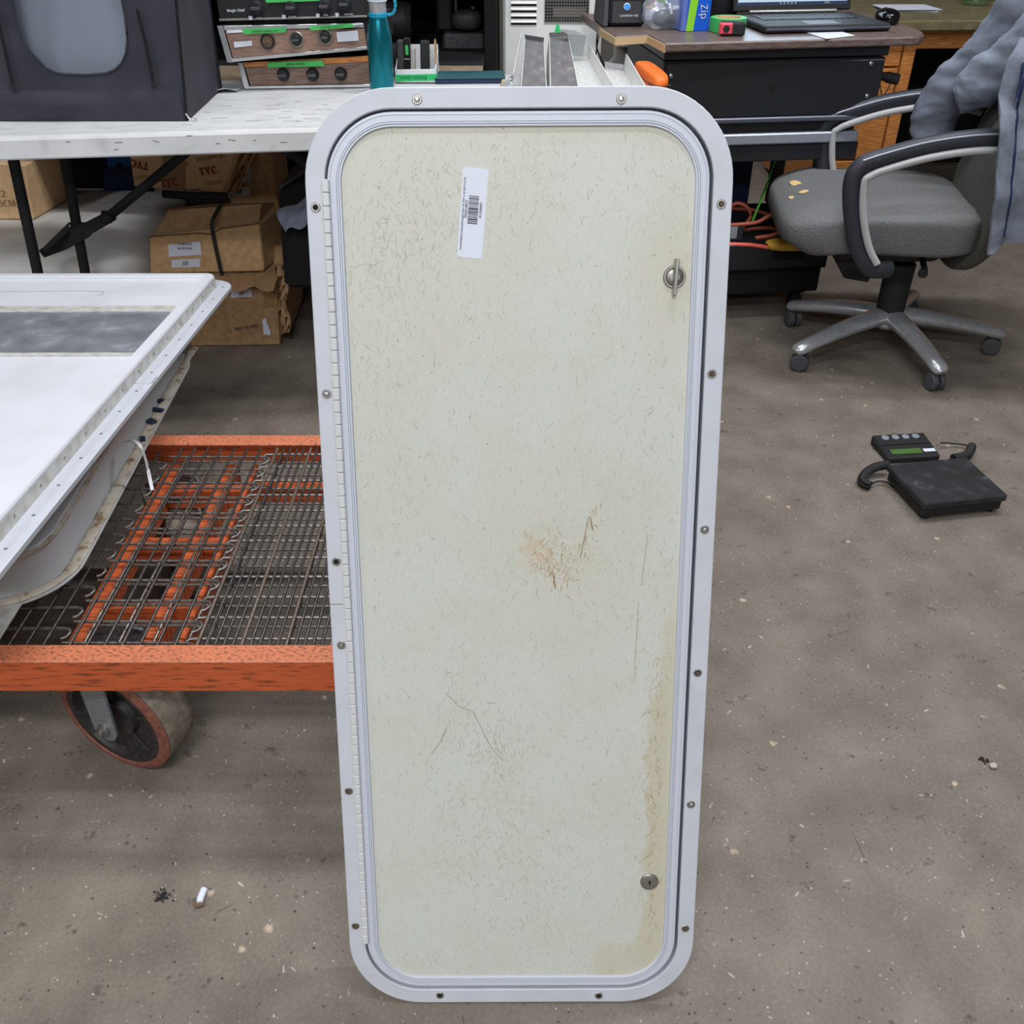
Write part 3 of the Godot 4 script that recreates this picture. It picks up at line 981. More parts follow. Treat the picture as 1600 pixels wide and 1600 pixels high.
	var pl2 := [a, b2, b2 + Vector3(-0.5, 0, -0.02), a + Vector3(-0.5, 0, -0.42)]  # stretched out of view to keep light off the floor below
	prism8(s, pl2, pl2.map(func(v): return v + Vector3(0, 0.003, 0)), 0.0006)
	var sh := obj("steel_sheet", s, M.hatch_rail)
	tag(sh, "dull grey-brown metal sheet lying on the left front corner of the orange cart", "sheet")

func mesh_panel(label, x0: float, dx: float, n: int, rows: Array, shift: float, y: float, m: String, kind: int):
	var t := thing("wire_mesh_panel", label, "wire panel", Vector3(x0, y, rows[0]), "wire mesh panels on the orange cart")
	var o := -t.position
	var wide := dx * (n - 1)
	var zf := -1.026
	var zb: float = -1.598
	for i in n:
		var x := x0 + i * dx
		var thick := kind == 3 and i % 5 == 0
		var r := 0.0031 if thick else 0.0023
		var s := st()
		# front end bends down over the edge
		tube(s, [o + Vector3(x + 0.003, y + 0.0035, zb), o + Vector3(x + 0.0015, y + 0.0035, -1.3), o + Vector3(x, y + 0.0035, zf - 0.006), o + Vector3(x, y + 0.001, zf - 0.001), o + Vector3(x, y - 0.012, zf)], r, 6)
		obj("long_wire", s, M["wire_brown"] if thick else M[m], t)
	var lx := x0 - (0.016 if kind != 4 else 0.0)
	var rx := x0 + wide + 0.026
	for z in rows:
		var zz: float = z + shift
		var s := st()
		var pts := [Vector3(lx, y - 0.001, zz), Vector3(rx, y - 0.001, zz)]
		if kind == 1 or kind == 2:
			pts = [Vector3(lx, y - 0.001, zz), Vector3(rx - 0.012, y - 0.001, zz), Vector3(rx - 0.003, y - 0.001, zz + 0.003), Vector3(rx, y - 0.002, zz + 0.009), Vector3(rx - 0.004, y - 0.004, zz + 0.016), Vector3(rx - 0.012, y - 0.006, zz + 0.018)]
		elif kind == 3:
			pts = [Vector3(lx + 0.006, y - 0.006, zz + 0.018), Vector3(lx - 0.002, y - 0.004, zz + 0.013), Vector3(lx - 0.004, y - 0.002, zz + 0.006), Vector3(lx, y - 0.001, zz + 0.001), Vector3(lx + 0.01, y - 0.001, zz), Vector3(rx, y - 0.001, zz)]
		tube(s, pts.map(func(v): return v + o), 0.0027, 6)
		obj("cross_wire", s, M["wire_steel"], t)

# ---------------------------------------------------------------- white hatch with its frame, lying open on the cart
func make_hatch():
	var t := thing("access_hatch", "large white access hatch with grey window strip lying on the left of the orange cart", "hatch", Vector3(-0.644, 0.536, -0.84))
	t.basis = Basis(Vector3.UP, deg_to_rad(0.3)) * Basis(Vector3.RIGHT, deg_to_rad(-3.6))
	var flat := Transform3D(Basis(Vector3(1, 0, 0), Vector3(0, 0, -1), Vector3(0, 1, 0)), Vector3.ZERO)
	var loop := rrect(Vector2(-0.525, 0.66), 1.05, 1.32, 0.06, 10)
	var s := st()
	ring(s, loop, [Vector2(-0.001, -0.036), Vector2(0, -0.034), Vector2(0, -0.027), Vector2(-0.003, -0.0255), Vector2(-0.033, -0.0255), Vector2(-0.033, -0.036)], flat, true)
	obj("flange", s, M.frame_paint, t)
	s = st()
	ring(s, loop, [Vector2(-0.032, -0.03), Vector2(-0.034, -0.003), Vector2(-0.036, 0.0), Vector2(-0.056, 0.0), Vector2(-0.058, -0.002), Vector2(-0.059, -0.012), Vector2(-0.059, -0.03)], flat, true)
	obj("rim", s, M.hatch_white, t)
	s = st()
	ring(s, loop, [Vector2(-0.0312, -0.027), Vector2(-0.0332, -0.006)], flat)
	obj("rim_side", s, M.hatch_rail, t)
	s = st()
	fill(s, loop, -0.057, -0.007, 1, flat)
	fill(s, loop, -0.057, -0.03, -1, flat)
	var skin := obj("hatch_skin", s, M.hatch_white, t)
	s = st()
	bb(s, Vector3(-1.0, -0.008, -1.026), Vector3(-0.059, -0.0045, -0.790), 0.001)
	obj("window_strip", s, M.hatch_grey, t)
	s = st()
	bb(s, Vector3(-1.0, -0.008, -1.058), Vector3(-0.059, -0.001, -1.026), 0.0015)
	obj("strip_rail", s, M.hatch_rail, t)
	s = st()
	bb(s, Vector3(-1.0, -0.008, -0.794), Vector3(-0.059, -0.0025, -0.784), 0.001)
	obj("strip_rail", s, M.hatch_rail, t)
	s = st()
	tube(s, [Vector3(-0.33, -0.0068, -0.78), Vector3(-0.37, -0.0068, -0.5), Vector3(-0.41, -0.0068, -0.2)], 0.0035, 5, false, Vector2(1, 0.12))
	tube(s, [Vector3(-0.9, -0.0068, -1.165), Vector3(-0.3, -0.0068, -1.175), Vector3(-0.255, -0.0068, -1.17), Vector3(-0.25, -0.0068, -1.15), Vector3(-0.29, -0.0068, -1.125)], 0.002, 5, false, Vector2(1, 0.2))
	obj("stain_line", s, M.hatch_rail, skin)
	s = st()
	for k in 15:
		var z := -0.07 - k * 0.085
		lathe(s, [Vector2(0.0026, 0), Vector2(0.0022, 0.001), Vector2(0, 0.0018)], 8, at(-0.017, -0.0256, z))
		lathe(s, [Vector2(0.0026, 0), Vector2(0.0022, 0.0012), Vector2(0, 0.002)], 8, at(-0.0322, -0.014, z + 0.02, rot(Vector3(0, 0, 1), -86)))
	var rv := obj("rivets", s, M.dull_steel, t)
	rv.set_meta("kind", "stuff")
	# joint plate where two lengths of flange meet
	s = st()
	bb(s, Vector3(-0.031, -0.026, -0.73), Vector3(-0.001, -0.0235, -0.70), 0.0006)
	obj("joint_plate", s, M.frame_paint, t)
	# lower frame flat on the cart deck
	var w := Transform3D(Basis(Vector3.UP, deg_to_rad(2.6)), Vector3(-0.686, 0.3035, -1.105)) * flat
	var lx := t.transform.affine_inverse() * w
	var low := rrect(Vector2(-0.53, 0.47), 1.06, 0.94, 0.115, 12)
	s = st()
	ring(s, low, [Vector2(-0.002, 0), Vector2(0, 0.001), Vector2(0, 0.0035), Vector2(-0.024, 0.005), Vector2(-0.029, 0.068), Vector2(-0.032, 0.0715), Vector2(-0.078, 0.0715), Vector2(-0.078, 0.068), Vector2(-0.036, 0.066), Vector2(-0.032, 0)], lx, true)
	var lf := obj("lower_frame", s, M.white_paint, t)
	s = st()
	var fn := FastNoiseLite.new()
	fn.frequency = 9.0
	var path := []
	var path2 := []
	for k in 60:
		# along the right side and round the front right corner
		var q: Vector2
		if k < 40:
			q = Vector2(-0.0125, 0.93 - 0.80 * k / 39.0)
		else:
			var an := -(k - 39) / 20.0 * PI / 2
			q = Vector2(-0.115 + cos(an) * 0.1025, 0.115 + sin(an) * 0.1025)
		path.append(lx * Vector3(q.x, q.y, 0.0055))
		path2.append(0.0105 + 0.005 * fn.get_noise_2d(q.x, q.y))
	tube(s, path, path2, 8, false, Vector2(1.0, 0.22))
	obj("sealant", s, M.sealant, lf)
	s = st()
	var tp := []
	var tr := []
	for k in range(8, 60):
		var q: Vector2
		if k < 40:
			q = Vector2(-0.027, 0.93 - 0.80 * k / 39.0)
		else:
			var an := -(k - 39) / 20.0 * PI / 2
			q = Vector2(-0.115 + cos(an) * 0.088, 0.115 + sin(an) * 0.088)
		tp.append(lx * Vector3(q.x - 0.001, q.y, 0.0665 - 0.004 * absf(fn.get_noise_1d(k * 0.07))))
		tr.append(0.0035 + 0.003 * fn.get_noise_1d(k * 0.05 + 4.0))
	tube(s, tp, tr, 6)
	obj("sealant_bead", s, M.sealant, lf)
	# white tie strip arching out of the frame
	s = st()
	tube(s, curve([Vector3(-0.7029, 0.3720, -1.4919), Vector3(-0.6813, 0.3850, -1.4741), Vector3(-0.6609, 0.3850, -1.4538), Vector3(-0.6572, 0.3600, -1.4534), Vector3(-0.6542, 0.3300, -1.4451), Vector3(-0.6464, 0.3100, -1.4251)], 5).map(func(v): return t.transform.affine_inverse() * v), 0.0042, 4, false, Vector2(1, 0.35))
	obj("tie_strip", s, M.white_plastic, t)
	for q in [[-0.016, 0.62, 0.03, 0.012], [-0.014, 0.57, 0.022, 0.014], [-0.012, 0.50, 0.018, 0.010], [-0.020, 0.66, 0.014, 0.01]]:
		s = st()
		cbox(s, Vector3(q[3], q[2], 0.004), 0.001, lx * at(q[0], q[1], 0.0095, rot(Vector3(0, 0, 1), q[1] * 400)))
		obj("tape_scrap", s, M.navy, lf)

# ---------------------------------------------------------------- folding table
func make_table():
	var yaw := 7.0
	var t := thing("folding_table", "long white plastic folding table with dark legs standing behind the orange cart", "table", Vector3(-0.51, 0, -2.59))
	t.rotation.y = deg_to_rad(yaw)
	var inv := t.transform.affine_inverse()
	var flat := Transform3D(Basis(Vector3(1, 0, 0), Vector3(0, 0, -1), Vector3(0, 1, 0)), Vector3(0, 0.737, 0))
	var loop := rrect(Vector2.ZERO, 1.83, 0.62, 0.045, 8)
	var s := st()
	ring(s, loop, [Vector2(-0.012, -0.05), Vector2(-0.004, -0.05), Vector2(0, -0.046), Vector2(0, -0.008), Vector2(-0.003, -0.002), Vector2(-0.009, 0), Vector2(-0.03, 0), Vector2(-0.03, -0.012), Vector2(-0.012, -0.016)], flat, true)
	fill(s, loop, -0.029, 0.0, 1, flat)
	fill(s, loop, -0.029, -0.03, -1, flat)
	obj("table_top", s, M.table_plastic, t)
	# scuffs on the top
	s = st()
	var r := RandomNumberGenerator.new()
	r.seed = 5
	for k in 26:
		var p := Vector3(r.randf_range(-0.32, 0.2), 0.7373, r.randf_range(-0.02, 0.28))
		var d := Vector3(r.randf_range(0.008, 0.04), 0, r.randf_range(-0.004, 0.004))
		tube(s, [p, p + d], 0.0011, 4, false, Vector2(1, 0.2))
	for k in 10:
		var p := Vector3(r.randf_range(-0.7, 0.15), r.randf_range(0.7, 0.73), 0.3102)
		tube(s, [p, p + Vector3(r.randf_range(0.006, 0.02), r.randf_range(-0.004, 0.002), 0)], 0.0009, 4)
	var sc := obj("scuffs", s, M.rust, t)
	sc.set_meta("kind", "stuff")
	# legs: foot and head points in the world
	var legs := [[Vector3(-1.2282, 0.6699, -2.4200), Vector3(-1.2545, 0.3213, -2.4200)], [Vector3(-1.1650, 0.6368, -2.5600), Vector3(-1.1944, 0.2737, -2.5600)]]
	for l in legs:
		var a: Vector3 = l[0]
		var b: Vector3 = l[1]
		var d := b - a
		var foot := a + d * (a.y / -d.y)
		var head := a + d * ((a.y - 0.712) / -d.y)
		s = st()
		tube(s, [inv * head, inv * (foot + Vector3(0, 0.002, 0))], 0.0135, 12)
		obj("leg", s, M.rubber, t)
	for z in [-2.5, -2.8]:
		s = st()
		tube(s, [inv * Vector3(0.25, 0.71, z), inv * Vector3(0.29, 0.002, z)], 0.0135, 12)
		obj("leg", s, M.rubber, t)
	s = st()
	tube(s, [inv * Vector3(-1.2426, 0.3855, -2.4600), inv * Vector3(-1.1953, 0.4270, -2.5600)], 0.010, 10)
	obj("cross_tube", s, M.rubber, t)
	# folding brace with its locking bracket
	s = st()
	tube(s, [inv * Vector3(-1.0887, 0.4510, -2.5500), inv * Vector3(-0.8171, 0.6391, -2.5500)], 0.012, 10)
	obj("brace", s, M.rubber, t)
	s = st()
	var pa: Vector3 = inv * Vector3(-1.2921, 0.3524, -2.5500)
	var pb: Vector3 = inv * Vector3(-1.0733, 0.4579, -2.5500)
	tube(s, [pa, pa.lerp(pb, 0.3), pa.lerp(pb, 0.62), pa.lerp(pb, 0.66), pb], [0.012, 0.021, 0.021, 0.017, 0.015], 4, false, Vector2(0.7, 1.3))
	obj("brace_bracket", s, M.rubber, t)
	s = st()
	tube(s, [inv * Vector3(-1.0794, 0.4676, -2.5350), inv * Vector3(-1.0878, 0.4471, -2.5350)], 0.016, 8)
	obj("lock_ring", s, M.rubber, t)
	s = st()
	for q in [Vector3(-1.0609, 0.4877, -2.5300), Vector3(-1.1869, 0.4349, -2.5300), Vector3(-1.2730, 0.3665, -2.5300)]:
		lathe(s, [Vector2(0.004, 0), Vector2(0.004, 0.002), Vector2(0, 0.003)], 10, Transform3D(Basis(Vector3.RIGHT, PI / 2), inv * q))
	obj("bolts", s, M.dull_steel, t)
	s = st()
	tube(s, [inv * Vector3(-0.6020, 0.6509, -2.5000), inv * Vector3(-0.3992, 0.5330, -2.5000)], 0.012, 10)
	obj("brace", s, M.rubber, t)

func p2(list: Array) -> Array:
	return list.map(func(v): return Vector2(v.x, v.y))

func make_table_things():
	make_light_tent()
	make_stove_panels()
	make_bottle()
	make_test_box()
	# sheet of paper under the tent
	var s := st()
	var g := []
	for i in 5:
		var row := []
		for j in 5:
			row.append(Vector3(-0.79 + 0.016 * i, 0.7385 + 0.012 * pow(j / 4.0, 2) * (1.0 - absf(i - 2) / 3.0), -2.74 + 0.07 * j / 4.0 - 0.02 * i / 4.0))
		g.append(row)
	sheet(s, g, 0.0006)
	tag(obj("paper_sheet", s, M.paper), "crumpled white paper corner beside the black tent on the folding table", "paper")

func make_light_tent():
	var t := thing("photo_tent", "black fabric box tent with a rounded grey opening standing on the white folding table", "tent", Vector3(-0.95, 0.7375, -2.53))
	var o := -t.position
	var zf := -2.36
	var fbl := Vector3(-1.36, 0.7385, zf)
	var fbr: Vector3 = Vector3(-0.7653, 0.7318, -2.3600)
	fbr.y = 0.7385
	var fr0: Vector3 = Vector3(-0.7407, 0.9895, -2.3600)
	var ftr := fbr + (fr0 - fbr) * 1.9
	var bbr: Vector3 = Vector3(-0.7804, 0.7375, -2.7400)
	bbr.y = 0.7385
	var br0: Vector3 = Vector3(-0.7747, 0.9488, -2.7400)
	var btr := bbr + (br0 - bbr) * 2.4
	btr.y = ftr.y
	var top: float = ftr.y
	# side wall
	var s := st()
	var g := []
	for i in 9:
		var row := []
		for j in 9:
			var p := fbr.lerp(bbr, i / 8.0).lerp(ftr.lerp(btr, i / 8.0), j / 8.0)
			p.x += 0.006 * sin(i * 1.7 + j * 0.9) * (1.0 - j / 10.0) * (1.0 if i > 0 and i < 8 and j > 0 else 0.0)
			row.append(p + o)
		g.append(row)
	sheet(s, g, 0.005)
	obj("side_wall", s, M.bag_cloth, t)
	# bottom-front corner: side panel meets the table further right
	s = st()
	front_block(s, o + Vector3(-1.4, 0.738, zf - 0.012), o + fbr + Vector3(-0.003, 0, -0.012), o + Vector3(-1.4, 0.741, zf - 0.012), o + fbr + Vector3(-0.003, 0.003, -0.012), Vector3(-0.03, 0, -0.36), 0.0)
	obj("tent_floor", s, M.bag_cloth, t)
	s = st()
	front_block(s, o + Vector3(-1.4, 0.742, -2.73), o + bbr + Vector3(-0.02, 0.003, 0.01), o + Vector3(-1.4, top, -2.73), o + btr + Vector3(-0.02, 0, 0.01), Vector3(0, 0, -0.006), 0.0)
	front_block(s, o + Vector3(-1.40, top - 0.004, zf), o + ftr + Vector3(-0.003, -0.004, 0), o + Vector3(-1.40, top, zf), o + ftr + Vector3(-0.003, 0, 0), Vector3(0, 0, -0.37), 0.0)
	front_block(s, o + Vector3(-1.406, 0.739, zf), o + Vector3(-1.4, 0.739, zf), o + Vector3(-1.406, top, zf), o + Vector3(-1.4, top, zf), Vector3(0, 0, -0.37), 0.0)
	obj("tent_shell", s, M.bag_cloth, t)
	# front panel with the rounded opening cut out of it
	var hole := p2([Vector3(-1.0989, 0.9945, -2.3600), Vector3(-1.1026, 0.9389, -2.3600), Vector3(-1.1014, 0.9039, -2.3600), Vector3(-1.0887, 0.8829, -2.3600), Vector3(-1.0653, 0.8523, -2.3600), Vector3(-1.0474, 0.8428, -2.3600), Vector3(-1.0279, 0.8388, -2.3600), Vector3(-0.9769, 0.8374, -2.3600), Vector3(-0.9321, 0.8401, -2.3600), Vector3(-0.9082, 0.8482, -2.3600), Vector3(-0.8887, 0.8630, -2.3600), Vector3(-0.8756, 0.8816, -2.3600), Vector3(-0.8673, 0.9052, -2.3600), Vector3(-0.8633, 0.9286, -2.3600), Vector3(-0.8599, 0.9618, -2.3600), Vector3(-0.8594, 0.9945, -2.3600)])
	var ht: Vector2 = hole[0]
	var poly := []
	for q in hole:
		poly.append(q)
	poly.append(Vector2(hole[-1].x - 0.02, top - 0.09))
	poly.append(Vector2(hole[-1].x - 0.02, top))
	poly.append(Vector2(ftr.x, top))
	poly.append(Vector2(fbr.x, 0.7385))
	poly.append(Vector2(-1.4, 0.7385))
	poly.append(Vector2(-1.4, top))
	poly.append(Vector2(hole[-1].x - 0.021, top))
	poly.append(Vector2(hole[-1].x - 0.021, top - 0.088))
	poly.append(Vector2(ht.x + 0.02, top - 0.09))
	s = st()
	slab(s, poly, zf - 0.004, zf, 0.0, Transform3D(Basis(), o))
	obj("front_panel", s, M.bag_cloth, t)
	# piping round the opening
	s = st()
	tube(s, hole.map(func(v): return o + Vector3(v.x, v.y, zf + 0.001)), 0.0028, 6)
	obj("piping", s, M.cloth_black, t)
	# grey lining seen through the opening
	s = st()
	g = []
	for i in 13:
		var row := []
		for j in 11:
			var x := lerpf(-1.385, -0.80, i / 12.0)
			var y := lerpf(0.7445, top - 0.01, j / 10.0)
			row.append(o + Vector3(x, y, zf - 0.035 - 0.012 * sin(i * 1.1) * sin(j * 0.4) - 0.05 * clampf((y - 0.86) * 4.0, 0, 1)))
		g.append(row)
	sheet(s, g, 0.004)
	obj("lining", s, M.bag_grey, t)
	# bulging hem along the foot of the front
	s = st()
	g = []
	for i in 24:
		var row := []
		for j in 7:
			var x := lerpf(-1.39, fbr.x - 0.004, i / 23.0)
			var y := lerpf(0.7395, 0.805, j / 6.0)
			var bulge := 0.011 * sin(PI * j / 6.0) * (1.0 + 0.9 * sin(i * 0.55 + 0.7)) * clampf((17 - i) / 8.0, 0.0, 1) - 0.0035 * clampf((j - 4.0) / 2.0, 0, 1)
			row.append(o + Vector3(x, y, zf + 0.002 + bulge))
		g.append(row)
	sheet(s, g, 0.003)
	obj("hem", s, M.bag_cloth, t)
	for zp in [[Vector3(-0.8271, 0.9731, -2.3500), Vector3(-0.8231, 0.9015, -2.3500), Vector3(-0.8235, 0.8188, -2.3500)], [Vector3(-1.1405, 0.9731, -2.3500), Vector3(-1.1436, 0.8884, -2.3500), Vector3(-1.1480, 0.8106, -2.3500)]]:
		s = st()
		tube(s, zp.map(func(v): return v + o), 0.0032, 6)
		var z := obj("zip", s, M.deep_black, t)
		s = st()
		cbox(s, Vector3(0.010, 0.013, 0.006), 0.002, Transform3D(Basis(), zp[2] + o))
		obj("zip_pull", s, M.rubber, z)
	s = st()
	tube(s, [o + fbr + Vector3(0.001, 0.001, 0.002), o + ftr + Vector3(0.001, 0, 0.002)], 0.0035, 6)
	obj("corner_piping", s, M.deep_black, t)
	s = st()
	tube(s, curve([o + fbr + Vector3(0.002, 0.016, 0.004), o + fbr + Vector3(0.010, 0.004, 0.006), o + fbr + Vector3(0.024, 0.004, 0.008), o + fbr + Vector3(0.026, 0.002, 0.012)], 4), 0.0022, 6)
	obj("clip", s, M.chrome, t)

func knob(t, p: Vector3, r: float, m, parts := true):
	var b := Basis(Vector3.RIGHT, PI / 2 - 0.05)
	var s := st()
	lathe(s, [Vector2(r, 0), Vector2(r, 0.006), Vector2(r * 0.86, 0.009), Vector2(r * 0.8, 0.016), Vector2(r * 0.7, 0.0185), Vector2(0, 0.0185)], 20, Transform3D(b, p))
	var k := obj("knob", s, m, t)
	if parts:
		s = st()
		cbox(s, Vector3(r * 1.35, r * 0.42, 0.008), 0.0015, Transform3D(Basis(), p + Vector3(0, 0.0, 0.021)))
		obj("knob_grip", s, M.caster, k)
	return k

func make_stove_panels():
	# lowest: dark veneer front with three black knobs
	var t := thing("stove_panel", "lowest of three stacked stove control panels, dark woodgrain front with three black knobs", "control panel", Vector3(-0.55, 0.7375, -2.75), "stove control panels stacked on the folding table")
	var o := -t.position
	var dv := Vector3(0.02, 0, -0.2)
	var bl: Vector3 = Vector3(-0.7137, 0.7384, -2.7350)
	var br: Vector3 = Vector3(-0.3460, 0.7370, -2.7600)
	bl.y = 0.7395; br.y = 0.7395
	var tl: Vector3 = Vector3(-0.7218, 0.8043, -2.7350)
	var tr: Vector3 = Vector3(-0.3399, 0.8174, -2.7600)
	var s := st()
	front_block(s, o + bl, o + br, o + tl, o + tr, dv, 0.001)
	obj("body", s, M.deep_black, t)
	s = st()
	var f := Vector3(0, 0, 0.004)
	front_block(s, o + bl.lerp(tl, 0.12) + Vector3(0.016, 0, 0) + f, o + br.lerp(tr, 0.12) + f, o + bl.lerp(tl, 0.80) + Vector3(0.014, 0, 0) + f, o + br.lerp(tr, 0.80) + f, -f, 0.0005)
	obj("veneer_face", s, M.veneer, t)
	s = st()
	front_block(s, o + bl.lerp(tl, 0.81) + Vector3(0.013, 0, 0) + f, o + br.lerp(tr, 0.81) + f, o + tl + Vector3(0.012, 0, 0) + f, o + tr + f, -f, 0.0005)
	obj("top_strip", s, M.oak, t)
	s = st()
	front_block(s, o + bl + f * 1.3, o + br + f * 1.3, o + bl.lerp(tl, 0.10) + f * 1.3, o + br.lerp(tr, 0.10) + f * 1.3, -f, 0.0008)
	front_block(s, o + bl + f * 1.6 + Vector3(-0.002, 0, 0), o + bl + f * 1.6 + Vector3(0.012, 0, 0), o + tl + f * 1.6 + Vector3(-0.002, 0, 0), o + tl + f * 1.6 + Vector3(0.011, 0, 0), -f, 0.0008)
	obj("chrome_trim", s, M.chrome, t)
	for p in [Vector3(-0.6082, 0.7742, -2.7380), Vector3(-0.5310, 0.7732, -2.7440), Vector3(-0.4567, 0.7737, -2.7500)]:
		knob(t, o + p, 0.0165, M.black)
	tape(t, o, [Vector3(-0.6476, 0.7919, -2.7350), Vector3(-0.4959, 0.7939, -2.7420), Vector3(-0.6424, 0.8043, -2.7350), Vector3(-0.5011, 0.8078, -2.7420)], "MS0-D SERIES", 0.009)
	# middle: lighter veneer, skewed
	t = thing("stove_panel", "middle of three stacked stove control panels, lighter woodgrain front with one knob missing", "control panel", Vector3(-0.55, 0.80, -2.73), "stove control panels stacked on the folding table")
	o = -t.position
	dv = Vector3(0.05, 0.012, -0.2)
	bl = Vector3(-0.7366, 0.8115, -2.6900)
	br = Vector3(-0.3808, 0.8335, -2.7450)
	tl = Vector3(-0.7482, 0.8965, -2.6900)
	tr = Vector3(-0.3854, 0.8954, -2.7450)
	s = st()
	front_block(s, o + bl, o + br, o + tl, o + tr, dv, 0.001)
	obj("body", s, M.deep_black, t)
	s = st()
	front_block(s, o + bl.lerp(tl, 0.12) + Vector3(0.016, 0, 0) + f, o + br.lerp(tr, 0.12) + f, o + bl.lerp(tl, 0.86) + Vector3(0.015, 0, 0) + f, o + br.lerp(tr, 0.80) + f, -f, 0.0005)
	obj("veneer_face", s, M.veneer_light, t)
	s = st()
	front_block(s, o + bl + f * 1.3, o + br + f * 1.3, o + bl.lerp(tl, 0.10) + f * 1.3, o + br.lerp(tr, 0.12) + f * 1.3, -f, 0.0008)
	front_block(s, o + bl + f * 1.6 + Vector3(-0.002, 0, 0), o + bl + f * 1.6 + Vector3(0.013, 0, 0), o + tl + f * 1.6 + Vector3(-0.002, 0, 0), o + tl + f * 1.6 + Vector3(0.012, 0, 0), -f, 0.0008)
	front_block(s, o + bl.lerp(tl, 0.88) + Vector3(0.014, 0, 0) + f * 1.3, o + br.lerp(tr, 0.84) + f * 1.3, o + tl + Vector3(0.014, 0, 0) + f * 1.3, o + tr + f * 1.3, -f, 0.0008)
	obj("chrome_trim", s, M.chrome, t)
	var ring_p := [Vector3(-0.6290, 0.8594, -2.7020), Vector3(-0.5564, 0.8624, -2.7130), Vector3(-0.4832, 0.8668, -2.7240)]
	for i in 3:
		s = st()
		lathe(s, [Vector2(0.0185, 0), Vector2(0.0185, 0.003), Vector2(0.0165, 0.0045), Vector2(0.0135, 0.003), Vector2(0.0135, 0)], 24, Transform3D(Basis(Vector3.RIGHT, PI / 2 - 0.1), o + ring_p[i] + Vector3(0, 0, 0.005)))
		obj("knob_ring", s, M.dull_steel if i > 0 else M.black, t)
		if i > 0:
			knob(t, o + ring_p[i] + Vector3(0, 0, 0.005), 0.013, M.black)
		else:
			s = st()
			lathe(s, [Vector2(0.0135, 0), Vector2(0.0135, 0.001), Vector2(0.006, 0.001), Vector2(0.0055, 0.006), Vector2(0.002, 0.007), Vector2(0.002, 0.012), Vector2(0, 0.012)], 16, Transform3D(Basis(Vector3.RIGHT, PI / 2 - 0.1), o + ring_p[i] + Vector3(0, 0, 0.0055)))
			obj("bare_shaft", s, M.rust, t)
	plate(t, o, [Vector3(-0.7136, 0.8465, -2.6880), Vector3(-0.6683, 0.8501, -2.6940), Vector3(-0.7131, 0.8599, -2.6880), Vector3(-0.6681, 0.8620, -2.6940)], M.paper, "maker_plate")
	plate(t, o, [Vector3(-0.4532, 0.8545, -2.7260), Vector3(-0.3991, 0.8564, -2.7340), Vector3(-0.4542, 0.8770, -2.7260), Vector3(-0.4002, 0.8804, -2.7340)], M.paper, "paper_label")
	plate(t, o, [Vector3(-0.7246, 0.8813, -2.6830), Vector3(-0.6835, 0.8820, -2.6890), Vector3(-0.7253, 0.8872, -2.6830), Vector3(-0.6907, 0.8878, -2.6890)], M.paper, "white_strip")
	plate(t, o, [Vector3(-0.4166, 0.8916, -2.7280), Vector3(-0.3891, 0.8938, -2.7340), Vector3(-0.4211, 0.8961, -2.7280), Vector3(-0.3903, 0.8983, -2.7340)], M.paper, "white_strip")
	tape(t, o, [Vector3(-0.6813, 0.8782, -2.6840), Vector3(-0.5812, 0.8805, -2.7000), Vector3(-0.6859, 0.8900, -2.6840), Vector3(-0.5749, 0.8908, -2.7000)], "D350450 ability 290", 0.009)
	tape(t, o, [Vector3(-0.5169, 0.8836, -2.7100), Vector3(-0.4036, 0.8887, -2.7280), Vector3(-0.5191, 0.8925, -2.7100), Vector3(-0.4160, 0.8975, -2.7280)], "5 IG 3pcs 2200 DL", 0.009)
	# top: black glass front with white print
	t = thing("stove_panel", "topmost of three stacked stove control panels, black front with four black knobs", "control panel", Vector3(-0.55, 0.9, -2.74), "stove control panels stacked on the folding table")
	o = -t.position
	dv = Vector3(0.03, 0, -0.2)
	bl = Vector3(-0.7459, 0.9055, -2.7000)
	br = Vector3(-0.3750, 0.9081, -2.7500)
	var l0: Vector3 = Vector3(-0.7457, 0.9531, -2.7000)
	var r0: Vector3 = Vector3(-0.3781, 0.9478, -2.7500)
	tl = bl + (l0 - bl) * 2.2
	tr = br + (r0 - br) * 2.4
	s = st()
	front_block(s, o + bl, o + br, o + tl, o + tr, dv, 0.002)
	obj("body", s, M.black, t)
	s = st()
	front_block(s, o + bl + f, o + br + f, o + bl.lerp(tl, 0.05) + f, o + br.lerp(tr, 0.05) + f, -f, 0.0006)
	obj("chrome_trim", s, M.dull_steel, t)
	s = st()
	front_block(s, o + Vector3(-0.7339, 0.8975, -2.7050), o + Vector3(-0.3858, 0.8977, -2.7500), o + Vector3(-0.7329, 0.9034, -2.7050), o + Vector3(-0.3852, 0.9052, -2.7500), Vector3(0.03, 0, -0.18), 0.001)
	obj("dark_gap_strip", s, M.deep_black, t)  # black strip filling the dark gap below the top panel
	for p in [Vector3(-0.6478, 0.9353, -2.7050), Vector3(-0.5622, 0.9355, -2.7160), Vector3(-0.4793, 0.9371, -2.7280), Vector3(-0.4292, 0.9407, -2.7350)]:
		knob(t, o + p, 0.0175, M.rubber)
	var fr := plane_at(Vector3.ZERO, br - bl, tl - bl)
	for wd in [["Magic Chef", Vector3(-0.6994, 0.9301, -2.7000), 0.0105], ["OVEN", Vector3(-0.6448, 0.9121, -2.7050), 0.006], ["BURNER", Vector3(-0.5618, 0.9137, -2.7160), 0.006], ["REAR", Vector3(-0.4783, 0.9167, -2.7280), 0.006], ["PILOT ON", Vector3(-0.4200, 0.9173, -2.7350), 0.006]]:
		var q: Vector3 = wd[1]
		words(t, wd[0], wd[2], Transform3D(fr.basis, o + q + Vector3(0, 0, 0.004)), M.paper, "Droid Sans", "lettering", true)
	s = st()
